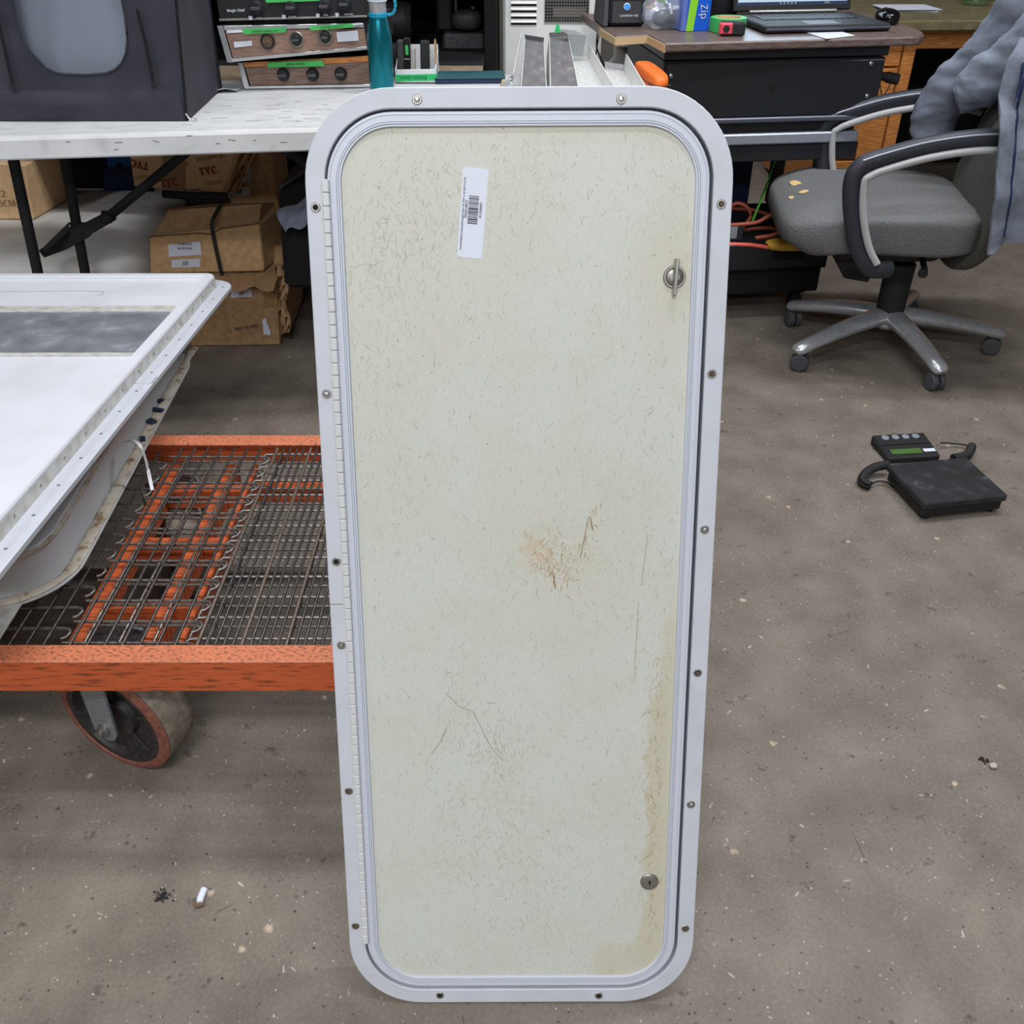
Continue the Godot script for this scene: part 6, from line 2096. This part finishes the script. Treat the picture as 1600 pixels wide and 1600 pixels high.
	al.light_color = c8(200, 224, 245)
	al.light_energy = 0.12
	al.area_normalize_energy = true
	al.shadow_enabled = true
	al.area_range = 8.0
	al.area_attenuation = 2.0
	al.transform = tilt * at(0, 0.137, 0.006, rot(Vector3.UP, 180))
	t.add_child(al, true)
	# mouse and paper
	t = thing("mouse", "glossy black computer mouse lying at the right of the laptop", "mouse", Vector3(1.135, y, -3.21))
	s = st()
	cushion(s, Vector3(0.034, 0.021, 0.05), 0.8, 0.9, 28, 14, func(p): return Vector3(p.x, maxf(p.y + 0.014, 0.0) * (1.15 - 3.0 * absf(p.z) * 0.0), p.z))
	var gm := mat("gloss_black", c8(16, 16, 18), 0.12)
	obj("mouse_shell", s, gm, t)
	s = st()
	lathe(s, [Vector2(0.0, -0.004), Vector2(0.007, -0.004), Vector2(0.007, 0.004), Vector2(0, 0.004)], 14, at(0, 0.033, -0.026, Basis(Vector3(0, 0, 1), PI / 2)))
	obj("scroll_wheel", s, M.rubber, t)
	s = st()
	var pp := [Vector3(0.8387, 0.8370, -3.0248), Vector3(0.8674, 0.8370, -2.8942), Vector3(0.9642, 0.8370, -2.9523), Vector3(0.9433, 0.8370, -3.0497)]
	prism8(s, pp, pp.map(func(v): return v + Vector3(0, 0.001, 0)), 0)
	tag(obj("paper_slip", s, M.paper), "white paper slip lying on the bench in front of the laptop", "paper")

# ---------------------------------------------------------------- oak desk behind
func make_desk():
	var t := thing("oak_desk", "oak desk with drawers and olive top standing behind the tool bench", "desk", Vector3(1.66, 0, -4.05))
	t.rotation.y = deg_to_rad(3)
	t.scale = Vector3(1.07, 0.957, 1.07)
	# local: front at z = 0
	var s := st()
	bb(s, Vector3(-0.42, 0.742, -0.75), Vector3(1.1, 0.782, 0.06), 0.006)
	obj("desk_top", s, M.desk_laminate, t)
	s = st()
	bb(s, Vector3(-0.37, 0.7, -0.7), Vector3(1.05, 0.741, -0.002), 0.002)
	obj("apron", s, M.oak, t)
	s = st()
	bb(s, Vector3(-0.37, 0.02, -0.7), Vector3(-0.09, 0.70, -0.02), 0.003)
	obj("pedestal", s, M.oak, t)
	s = st()
	bb(s, Vector3(0.55, 0.02, -0.7), Vector3(1.05, 0.70, -0.02), 0.003)
	obj("pedestal", s, M.oak, t)
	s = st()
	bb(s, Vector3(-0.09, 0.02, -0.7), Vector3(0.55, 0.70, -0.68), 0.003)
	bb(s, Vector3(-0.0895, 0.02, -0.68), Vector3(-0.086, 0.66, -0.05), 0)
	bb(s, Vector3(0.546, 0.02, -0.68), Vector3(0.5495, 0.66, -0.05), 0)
	obj("kneehole_shade", s, M.deep_black, t)  # black panels paint in the shade deep inside the kneehole
	s = st()
	bb(s, Vector3(-0.13, 0.0, -0.04), Vector3(-0.085, 0.742, 0.0), 0.003)
	bb(s, Vector3(-0.09, 0.67, -0.04), Vector3(0.56, 0.705, 0.0), 0.003)
	bb(s, Vector3(0.55, 0.0, -0.04), Vector3(0.6, 0.742, 0.0), 0.003)
	bb(s, Vector3(-0.39, 0.0, -0.04), Vector3(-0.35, 0.742, 0.0), 0.003)
	obj("face_frame", s, M.oak, t)
	for d in [[0.605, 0.695], [0.455, 0.597], [0.24, 0.447], [0.03, 0.232]]:
		s = st()
		bb(s, Vector3(-0.345, d[0], -0.03), Vector3(-0.135, d[1], -0.002), 0.004)
		obj("drawer_front", s, M.oak, t)
	for d in [[0.455, 0.66], [0.24, 0.447], [0.03, 0.232]]:
		s = st()
		bb(s, Vector3(0.605, d[0], -0.03), Vector3(1.0, d[1], -0.002), 0.004)
		obj("drawer_front", s, M.oak, t)
	# papers and a green jar
	var n := 0
	for q in [[0.0, -3.0, 0], [0.012, 5.0, 1], [-0.01, 1.0, 2]]:
		s = st()
		cbox(s, Vector3(0.21, 0.0025, 0.16), 0, Transform3D(Basis(), Vector3.ZERO))
		var p := obj("paper_sheet", s, M.paper)
		p.position = Vector3(1.59 + q[0], 0.7505 + 0.0035 * q[2], -4.30 - q[0])
		p.rotation.y = deg_to_rad(q[1])
		tag(p, ["bottom white paper sheet of the pile lying on the oak desk", "middle white paper sheet of the pile on the oak desk", "top white paper sheet of the pile on the oak desk"][q[2]], "paper", "papers on the oak desk")
	t = thing("glass_jar", "green glass jar standing on the oak desk behind the jacket", "jar", Vector3(1.93, 0.7495, -4.45))
	s = st()
	lathe(s, [Vector2(0, 0.0), Vector2(0.05, 0.0), Vector2(0.055, 0.006), Vector2(0.055, 0.1), Vector2(0.04, 0.12), Vector2(0.04, 0.135), Vector2(0, 0.135)], 28, T0, false)
	obj("jar_glass", s, M.green_glass, t)
	s = st()
	lathe(s, [Vector2(0, 0.135), Vector2(0.043, 0.135), Vector2(0.043, 0.15), Vector2(0, 0.152)], 28)
	obj("jar_lid", s, M.cord_green, t)
	# dark box further right on the desk
	t = thing("carton_box", "brown box standing at the back of the oak desk", "box", Vector3(2.1, 0.7495, -4.68))
	s = st()
	bb(s, Vector3(-0.15, 0, -0.08), Vector3(0.3, 0.12, 0.08), 0.004)
	obj("box_body", s, M.cardboard_dark, t)
	s = st()
	bb(s, Vector3(-0.14, 0.12, -0.012), Vector3(0.29, 0.1215, 0.012), 0)
	obj("tape_strip", s, M.packing_tape, t)

# ---------------------------------------------------------------- office chair
# chair axes: x to its back, y up, z to its near side
func chair_at(x: float, y: float, z: float) -> Vector3:
	return Basis(Vector3.UP, deg_to_rad(-7.0)) * Vector3(x, y, z)

func make_chair():
	var t := thing("office_chair", "worn grey office chair with armrests and five-star metal base, jacket on its back", "chair", Vector3(1.14, 0, -2.70))
	var o := -t.position
	# star base
	var tips := [Vector3(0.848, 0, -2.554), Vector3(1.20, 0, -2.426), Vector3(1.46, 0, -2.665), Vector3(0.907, 0, -2.873), Vector3(1.31, 0, -2.965)]
	for p in tips:
		var d: Vector3 = p + o
		var s := st()
		var path := []
		var rad := []
		for k in 9:
			var f := k / 8.0
			path.append(d * (0.06 + 0.99 * f) + Vector3(0, 0.112 - 0.035 * f * f - 0.012 * f, 0))
			rad.append(lerpf(0.036, 0.0245, f))
		path.append(d * 1.075 + Vector3(0, 0.060, 0))
		rad.append(0.014)
		tube(s, path, rad, 10, false, Vector2(1.0, 0.72))
		obj("base_arm", s, M.base_metal, t)
		# twin wheel caster
		var dir := d.normalized()
		var ax := dir.cross(Vector3.UP).rotated(Vector3.UP, rng.randf_range(-0.9, 0.9))
		var b := Basis(ax.cross(Vector3.UP).normalized(), ax, Vector3.UP).orthonormalized()
		s = st()
		for sd in [-1.0, 1.0]:
			lathe(s, [Vector2(0.004, 0.004), Vector2(0.0245, 0.004), Vector2(0.0262, 0.007), Vector2(0.0262, 0.018), Vector2(0.022, 0.0215), Vector2(0, 0.023)], 24, Transform3D(Basis(b.x, b.y * sd, b.z * 1.0), d + Vector3(0, 0.0265, 0)))
		var cs := obj("caster", s, M.caster, t)
		s = st()
		lathe(s, [Vector2(0, 0.0), Vector2(0.014, 0.0), Vector2(0.016, 0.006), Vector2(0.012, 0.03), Vector2(0, 0.03)], 16, at(d.x, 0.030, d.z))
		obj("caster_stem", s, M.rubber, cs)
	var s := st()
	lathe(s, [Vector2(0, 0.076), Vector2(0.045, 0.08), Vector2(0.052, 0.09), Vector2(0.05, 0.108), Vector2(0.036, 0.118), Vector2(0, 0.118)], 28)
	obj("base_hub", s, M.base_metal, t)
	s = st()
	lathe(s, [Vector2(0.037, 0.098), Vector2(0.040, 0.102), Vector2(0.0425, 0.262), Vector2(0.0425, 0.272), Vector2(0.038, 0.276), Vector2(0.016, 0.277), Vector2(0.015, 0.35), Vector2(0, 0.35)], 28)
	obj("gas_column", s, M.rubber, t)
	# mechanism and torn dust cloth under the seat
	s = st()
	hexa(s, [chair_at(-0.20, 0.30, -0.10), chair_at(0.06, 0.31, -0.10), chair_at(-0.22, 0.372, -0.14), chair_at(0.10, 0.372, -0.14), chair_at(-0.20, 0.30, 0.10), chair_at(0.06, 0.31, 0.10), chair_at(-0.22, 0.372, 0.16), chair_at(0.10, 0.372, 0.16)], 0.012)
	obj("mechanism", s, M.black, t)
	s = st()
	hexa(s, [chair_at(-0.17, 0.245, 0.06), chair_at(-0.10, 0.235, 0.06), chair_at(-0.24, 0.345, 0.04), chair_at(-0.06, 0.345, 0.04), chair_at(-0.17, 0.245, 0.075), chair_at(-0.10, 0.235, 0.075), chair_at(-0.24, 0.345, 0.06), chair_at(-0.06, 0.345, 0.06)], 0.003)
	obj("dust_cloth", s, M.black, t)
	s = st()
	tube(s, [chair_at(0.03, 0.325, 0.06), chair_at(0.01, 0.325, 0.19), chair_at(0.0, 0.32, 0.22)], [0.008, 0.008, 0.014], 8)
	obj("lever", s, M.black, t)
	# seat cushion
	s = st()
	var fn := FastNoiseLite.new()
	fn.frequency = 5.0
	cushion(s, Vector3(0.262, 0.056, 0.268), 0.30, 0.36, 64, 24, func(p):
		var x: float = p.x
		var y: float = p.y
		y += 0.004 * fn.get_noise_2d(p.x * 2.0, p.z * 2.0)
		if y > 0:
			y *= 1.0 + 0.16 * (1.0 - pow(absf(p.z) / 0.272, 2)) - 0.12 * clampf(-x / 0.26, 0, 1) * 0.0
		# waterfall front edge, dip towards the back
		y -= 0.030 * pow(clampf((-x - 0.10) / 0.16, 0, 1), 2)
		x += 0.085 * clampf(-p.y / 0.056, 0, 1) * clampf(-p.x / 0.262, 0, 1)
		return chair_at(x - 0.125, y + 0.418, p.z - 0.015))
	var seat := obj("seat", s, M.seat_fabric, t)
	# torn spots showing the foam
	var n := 0
	for q in [[-0.325, 0.452, -0.075, 0.014, 0.030, 12.0], [-0.315, 0.455, 0.015, 0.014, 0.020, -30.0], [-0.350, 0.443, 0.035, 0.008, 0.012, 0.0]]:
		s = st()
		cushion(s, Vector3(q[3], 0.0022, q[4]), 0.8, 0.8, 14, 6, func(p): return chair_at(q[0], q[1] + 0.016, q[2]) + rot(Vector3.UP, q[5]) * (rot(Vector3(0, 0, 1), 14) * p))
		obj("foam_tear", s, M.foam, seat)
	# backrest, a curved slab leaning back
	s = st()
	cushion(s, Vector3(0.040, 0.36, 0.225), 0.45, 0.5, 40, 24, func(p):
		var h: float = p.y + 0.66
		var x: float = 0.155 + 0.19 * pow(clampf((h - 0.45) / 0.6, -0.3, 1.2), 1.0) + 0.35 * p.z * p.z
		x -= 0.035 * exp(-pow((h - 0.60) / 0.1, 2))
		return chair_at(x + p.x, h, p.z * (1.0 - 0.18 * clampf((0.5 - h) * 4.0, 0, 1)) + 0.03))
	obj("backrest", s, M.back_fabric, t)
	s = st()
	tube(s, [chair_at(0.04, 0.335, 0.03), chair_at(0.13, 0.34, 0.03), chair_at(0.19, 0.36, 0.03), chair_at(0.205, 0.42, 0.03)], 0.02, 8, false, Vector2(1.6, 0.6))
	obj("back_bracket", s, M.black, t)
	# armrests: bent flat loops with a grey stripe
	for a in [[0.285, 0.0], [-0.225, 0.0]]:
		var z: float = a[0]
		var path := curve([chair_at(-0.10, 0.345, z - 0.02), chair_at(-0.155, 0.352, z), chair_at(-0.20, 0.41, z), chair_at(-0.232, 0.50, z), chair_at(-0.246, 0.575, z), chair_at(-0.232, 0.612, z), chair_at(-0.19, 0.632, z), chair_at(-0.09, 0.664, z), chair_at(0.02, 0.684, z), chair_at(0.10, 0.686, z), chair_at(0.18, 0.672, z)], 5)
		s = st()
		tube(s, path, 0.0195, 12, false, Vector2(1.2, 0.92), chair_at(0, 0, 1))
		var ar := obj("armrest", s, M.arm_black, t)
		s = st()
		var inner := curve([chair_at(-0.146, 0.37, z + 0.018), chair_at(-0.178, 0.418, z + 0.018), chair_at(-0.208, 0.50, z + 0.018), chair_at(-0.220, 0.575, z + 0.018), chair_at(-0.210, 0.592, z + 0.018), chair_at(-0.18, 0.608, z + 0.018), chair_at(-0.085, 0.640, z + 0.018), chair_at(0.02, 0.660, z + 0.018), chair_at(0.10, 0.662, z + 0.018), chair_at(0.18, 0.648, z + 0.018)], 5)
		tube(s, inner, 0.0075, 8, false, Vector2(1.3, 1.0), chair_at(0, 0, 1))
		obj("arm_stripe", s, M.arm_grey, ar)
		s = st()
		var edge := curve([chair_at(-0.235, 0.63, z + 0.02), chair_at(-0.19, 0.648, z + 0.022), chair_at(-0.09, 0.679, z + 0.022), chair_at(0.02, 0.698, z + 0.022), chair_at(0.10, 0.700, z + 0.022), chair_at(0.18, 0.686, z + 0.022)], 5)
		tube(s, edge, 0.003, 6)
		obj("arm_piping", s, M.rail_grey, ar)

# ---------------------------------------------------------------- jacket over the chair's back
func make_jacket():
	var t := thing("jacket", "blue-grey cloth jacket with zip draped over the back of the office chair", "jacket", Vector3(1.4, 0.3, -2.6))
	var o := -t.position
	var fn := FastNoiseLite.new()
	fn.frequency = 7.0
	fn.fractal_octaves = 3
	var fo := FastNoiseLite.new()
	fo.frequency = 5.0
	fo.seed = 5
	# sleeve hanging at the far side: centre points and radii
	var path := curve([Vector3(1.3521, 0.9937, -2.7200), Vector3(1.3213, 0.8875, -2.7600), Vector3(1.2889, 0.7955, -2.8000), Vector3(1.2440, 0.7306, -2.8400), Vector3(1.2153, 0.6782, -2.8700), Vector3(1.2129, 0.6158, -2.8800), Vector3(1.2200, 0.5432, -2.8800)], 8)
	var rr := []
	for i in path.size():
		var f := float(i) / (path.size() - 1)
		rr.append(lerpf(0.092, 0.058, pow(f, 0.9)))
	var s := st()
	wrinkled_tube(s, path.map(func(v): return v + o), rr, 40, fo, 0.020, 0.7)
	obj("sleeve", s, M.jacket, t)
	# folded lower part of the upper sleeve, hanging in front of the cuff
	s = st()
	path = curve([Vector3(1.3702, 0.9004, -2.6600), Vector3(1.3246, 0.8297, -2.6900), Vector3(1.2711, 0.7710, -2.7200), Vector3(1.2251, 0.7327, -2.7400), Vector3(1.1985, 0.7179, -2.7500)], 8)
	rr = []
	for i in path.size():
		var f := float(i) / (path.size() - 1)
		rr.append(lerpf(0.080, 0.045, f * f) * (1.0 if i < path.size() - 2 else 0.72))
	wrinkled_tube(s, path.map(func(v): return v + o), rr, 36, fo, 0.018, 0.65)
	obj("sleeve_fold", s, M.jacket, t)
	# body hanging on the near side
	var left := [Vector3(1.1569, 0.9075, -2.4000), Vector3(1.1349, 0.8638, -2.3800), Vector3(1.1325, 0.7923, -2.3600), Vector3(1.1407, 0.7239, -2.3500), Vector3(1.1550, 0.6388, -2.3400), Vector3(1.1700, 0.5505, -2.3300), Vector3(1.1833, 0.4875, -2.3300), Vector3(1.1919, 0.4292, -2.3300)]
	var g := []
	for i in 36:
		var row := []
		for j in 22:
			var f := i / 35.0 * (left.size() - 1)
			var k := mini(int(f), left.size() - 2)
			var a: Vector3 = left[k].lerp(left[k + 1], f - k)
			var u := j / 21.0
			var p := a + Vector3(0.30 * u, 0.22 * u * (i / 35.0) * u + 0.01 * sin(u * 9.0), -0.10 * u * u)
			p.z += 0.020 * sin(u * 16.0 + i * 0.05) * (0.4 + 0.6 * i / 35.0) + 0.024 * fn.get_noise_2d(p.x * 0.9, p.y * 0.6) + 0.012 * fo.get_noise_2d(p.y * 2.0, p.x)
			row.append(p + o)
		g.append(row)
	s = st()
	sheet(s, g, 0.008)
	obj("jacket_front", s, M.jacket, t)
	# hem and zip
	s = st()
	var zl := []
	for i in range(2, 34):
		zl.append(g[i][3] + Vector3(0, 0, 0.006))
	tube(s, zl, 0.0035, 6)
	obj("zip", s, M.navy, t)
	s = st()
	var pk := curve([Vector3(1.1511, 0.8678, -2.3300), Vector3(1.1544, 0.8260, -2.3250), Vector3(1.1546, 0.7890, -2.3200)], 6)
	tube(s, pk.map(func(v): return v + o), [0.003, 0.004, 0.004, 0.004, 0.004, 0.004, 0.004, 0.004, 0.004, 0.004, 0.004, 0.004, 0.006], 6)
	obj("pocket_zip", s, M.navy, t)
	# collar and shoulders over the top of the backrest
	s = st()
	cushion(s, Vector3(0.16, 0.20, 0.28), 0.8, 0.8, 40, 24, func(p):
		var k := 1.0 + 0.10 * fn.get_noise_3d(p.x, p.y, p.z)
		return o + Vector3(1.46, 0.92, -2.56) + p * k)
	obj("shoulders", s, M.jacket, t)

func wrinkled_tube(s, pts: Array, rad: Array, sides: int, fn, amp: float, flat: float):
	var n := pts.size()
	var g := []
	for i in n:
		var d: Vector3 = pts[mini(i + 1, n - 1)] - pts[maxi(i - 1, 0)]
		var b := frame_at(d, Vector3.BACK)
		var row := []
		for k in sides:
			var t := TAU * k / sides
			var dir := b.x * cos(t) + b.y * sin(t) * flat
			var r: float = rad[i]
			var p: Vector3 = pts[i] + dir * r
			r += amp * fn.get_noise_3d(p.x * 1.4, p.y * 2.6, p.z * 1.4)
			row.append(pts[i] + dir * r)
		g.append(row)
	s.set_smooth_group(0)
	for i in n - 1:
		for k in sides:
			var l := (k + 1) % sides
			quad(s, g[i][k], g[i][l], g[i + 1][l], g[i + 1][k], (g[i][k] + g[i][l]) / 2 - pts[i])
	s.set_smooth_group(-1)
	for e in [0, n - 1]:
		var o2: Vector3 = pts[e] - pts[1 if e == 0 else n - 2]
		for k in sides:
			tri(s, pts[e] - o2 * 0.3, g[e][k], g[e][(k + 1) % sides], o2)

# ---------------------------------------------------------------- shipping scale on the floor
func make_scale():
	var t := thing("platform_scale", "flat black square weighing platform lying on the concrete floor at the right", "scale", Vector3(1.0155, 0, -1.868))
	t.rotation.y = deg_to_rad(10.0)
	var s := st()
	cbox(s, Vector3(0.206, 0.018, 0.172), 0.003, at(0, 0.042, 0))
	obj("platform", s, M.scale_top, t)
	s = st()
	cbox(s, Vector3(0.196, 0.024, 0.162), 0.003, at(0, 0.0205, 0))
	for x in [-0.08, 0.08]:
		for z in [-0.065, 0.065]:
			lathe(s, [Vector2(0, 0.0005), Vector2(0.012, 0.0005), Vector2(0.013, 0.01)], 12, at(x, 0, z))
	obj("scale_base", s, M.black, t)
	t = thing("scale_display", "black display unit with green screen and round buttons lying behind the weighing platform", "display", Vector3(1.0, 0.001, -2.07))
	t.rotation.y = deg_to_rad(6.0)
	s = st()
	hexa(s, [Vector3(-0.07, 0, -0.055), Vector3(0.07, 0, -0.055), Vector3(-0.07, 0.026, -0.055), Vector3(0.07, 0.026, -0.055), Vector3(-0.068, 0, 0.045), Vector3(0.068, 0, 0.045), Vector3(-0.068, 0.016, 0.045), Vector3(0.068, 0.016, 0.045)], 0.003)
	obj("display_case", s, M.black, t)
	var sl := rot(Vector3.RIGHT, 5.7)
	s = st()
	cbox(s, Vector3(0.080, 0.001, 0.020), 0, at(-0.012, 0.0195, 0.022, sl))
	obj("green_screen", s, M.lcd, t)
	for k in 4:
		s = st()
		lathe(s, [Vector2(0.0095, 0), Vector2(0.0095, 0.002), Vector2(0, 0.0026)], 20, at(-0.042 + k * 0.027, 0.0248, -0.038, sl))
		obj("button", s, M.rail_grey, t)
	s = st()
	cbox(s, Vector3(0.030, 0.001, 0.012), 0, at(0.048, 0.0195, 0.022, sl))
	obj("maker_badge", s, M.paper, t)
	s = st()
	cbox(s, Vector3(0.13, 0.001, 0.003), 0, at(0, 0.0225, -0.008, sl))
	obj("groove", s, M.deep_black, t)
	t = thing("coiled_cord", "black coiled cord joining the weighing platform to its display", "cord", Vector3(0.9, 0.006, -1.95))
	var o := -t.position
	s = st()
	var mid := curve([Vector3(0.9168, 0.0300, -1.9672), Vector3(0.8856, 0.0250, -1.9634), Vector3(0.8565, 0.0180, -1.9453), Vector3(0.8410, 0.0140, -1.9170), Vector3(0.8547, 0.0120, -1.9003)], 10)
	coil(s, mid.map(func(v): return v + o), 0.0085, 0.0034, 44)
	obj("left_coil", s, M.rubber, t)
	s = st()
	mid = curve([Vector3(1.0874, 0.0300, -1.9972), Vector3(1.1280, 0.0220, -2.0226), Vector3(1.1563, 0.0160, -2.0576), Vector3(1.1703, 0.0140, -2.0832)], 10)
	coil(s, mid.map(func(v): return v + o), 0.0085, 0.0034, 26)
	obj("right_coil", s, M.rubber, t)
	s = st()
	tube(s, curve([Vector3(0.8580, 0.0120, -1.9060), Vector3(0.8809, 0.0120, -1.9202), Vector3(0.8999, 0.0120, -1.9173), Vector3(0.9102, 0.0200, -1.8936)], 5).map(func(v): return v + o), 0.0022, 6)
	tube(s, curve([Vector3(1.1703, 0.0140, -2.0832), Vector3(1.1485, 0.0100, -2.0996), Vector3(1.1145, 0.0140, -2.0993), Vector3(1.0945, 0.0180, -2.0924)], 5).map(func(v): return v + o), 0.0022, 6)
	tube(s, curve([Vector3(0.9720, 0.0120, -2.0833), Vector3(0.9484, 0.0060, -2.0871), Vector3(0.9237, 0.0040, -2.0905)], 5).map(func(v): return v + o), 0.002, 6)
	obj("lead", s, M.rubber, t)

func coil(s, mid: Array, big: float, small: float, turns: int):
	var pts := []
	var n := turns * 8
	for i in n:
		var f := float(i) / (n - 1) * (mid.size() - 1)
		var k := mini(int(f), mid.size() - 2)
		var p: Vector3 = mid[k].lerp(mid[k + 1], f - k)
		var b := frame_at(mid[k + 1] - mid[k])
		var a := i / 8.0 * TAU
		pts.append(p + (b.x * cos(a) + b.y * sin(a)) * big)
	tube(s, pts, small, 5)

# ---------------------------------------------------------------- small litter on the floor
func make_floor_bits():
	var t := thing("cigarette_end", "white cigarette end lying on the concrete floor in front of the caster", "cigarette end", Vector3(-0.4505, 0.0005, -0.812))
	t.rotation.y = deg_to_rad(-4)
	var s := st()
	tube(s, [Vector3(0, 0.005, -0.016), Vector3(0, 0.0052, 0.0), Vector3(0.001, 0.005, 0.006)], [0.0052, 0.0054, 0.0046], 10, false, Vector2(1, 0.85))
	obj("paper_tube", s, M.paper, t)
	s = st()
	for k in 5:
		cushion(s, Vector3(0.003, 0.0022, 0.003), 0.9, 0.9, 8, 5, func(p): return p + Vector3(-0.005 + 0.0026 * k, 0.0025 + 0.001 * (k % 2), 0.007 + 0.002 * ((k * 3) % 4) / 2.0))
	obj("tobacco", s, M.rust, t)
	# smudge of soot crumbs
	var r := RandomNumberGenerator.new()
	r.seed = 21
	s = st()
	for k in 70:
		var p := Vector3(r.randfn(0, 0.007), 0.0005, r.randfn(0, 0.0055))
		var sz := r.randf_range(0.0008, 0.003)
		cbox(s, Vector3(sz, sz * 0.5, sz * 0.8), 0, at(p.x, 0.0005 + sz * 0.25, p.z, Basis(Vector3.UP, r.randf() * 3.0)))
	var so := obj("soot_crumbs", s, M.soot)
	so.position = Vector3(-0.509, 0, -0.820)
	so.set_meta("kind", "stuff")
	tag(so, "smudge of black soot crumbs on the floor left of the cigarette end", "soot")
	# pale stone and black crumb at the right
	s = st()
	var fn := FastNoiseLite.new()
	fn.frequency = 60.0
	cushion(s, Vector3(0.0065, 0.004, 0.0055), 0.9, 0.9, 14, 8, func(p): return Vector3(p.x, maxf(p.y + 0.0035, 0.0), p.z) * (1.0 + 0.2 * fn.get_noise_3dv(p)))
	var pb := obj("pebble", s, M.stone)
	pb.position = Vector3(0.799, 0.0004, -1.058)
	tag(pb, "small pale pebble lying on the concrete floor at the right", "pebble")
	s = st()
	for k in 14:
		var p := Vector3(r.randfn(0, 0.005), 0, r.randfn(0, 0.004))
		var sz := r.randf_range(0.002, 0.005)
		cbox(s, Vector3(sz, sz * 0.4, sz * 0.8), 0, at(p.x, 0.0005 + sz * 0.2, p.z, Basis(Vector3.UP, r.randf() * 3.0)))
	var cr := obj("dirt_crumbs", s, M.soot)
	cr.position = Vector3(0.790, 0, -1.074)
	cr.set_meta("kind", "stuff")
	tag(cr, "black dirt crumbs on the floor beside the pale pebble", "dirt")
	# loose grit and chips
	s = st()
	cushion(s, Vector3(0.0016, 0.0007, 0.0013), 0.9, 0.9, 6, 4, func(p): return p + Vector3(0, 0.0006, 0))
	var gm = done(s)
	gm.surface_set_material(0, M.stone)
	var mm := MultiMesh.new()
	mm.transform_format = MultiMesh.TRANSFORM_3D
	mm.mesh = gm
	mm.instance_count = 700
	for i in 700:
		var sc := r.randf_range(0.4, 1.5)
		mm.set_instance_transform(i, Transform3D(Basis(Vector3.UP, r.randf() * TAU).scaled(Vector3(sc, sc * 0.7, sc * r.randf_range(0.5, 1.4))), Vector3(r.randf_range(-1.4, 1.7), 0.0, r.randf_range(-3.2, -0.35))))
	var mi := MultiMeshInstance3D.new()
	mi.name = "floor_grit"
	mi.multimesh = mm
	add_child(mi, true)
	mi.set_meta("kind", "stuff")
	tag(mi, "pale grit and concrete chips scattered over the workshop floor", "grit")
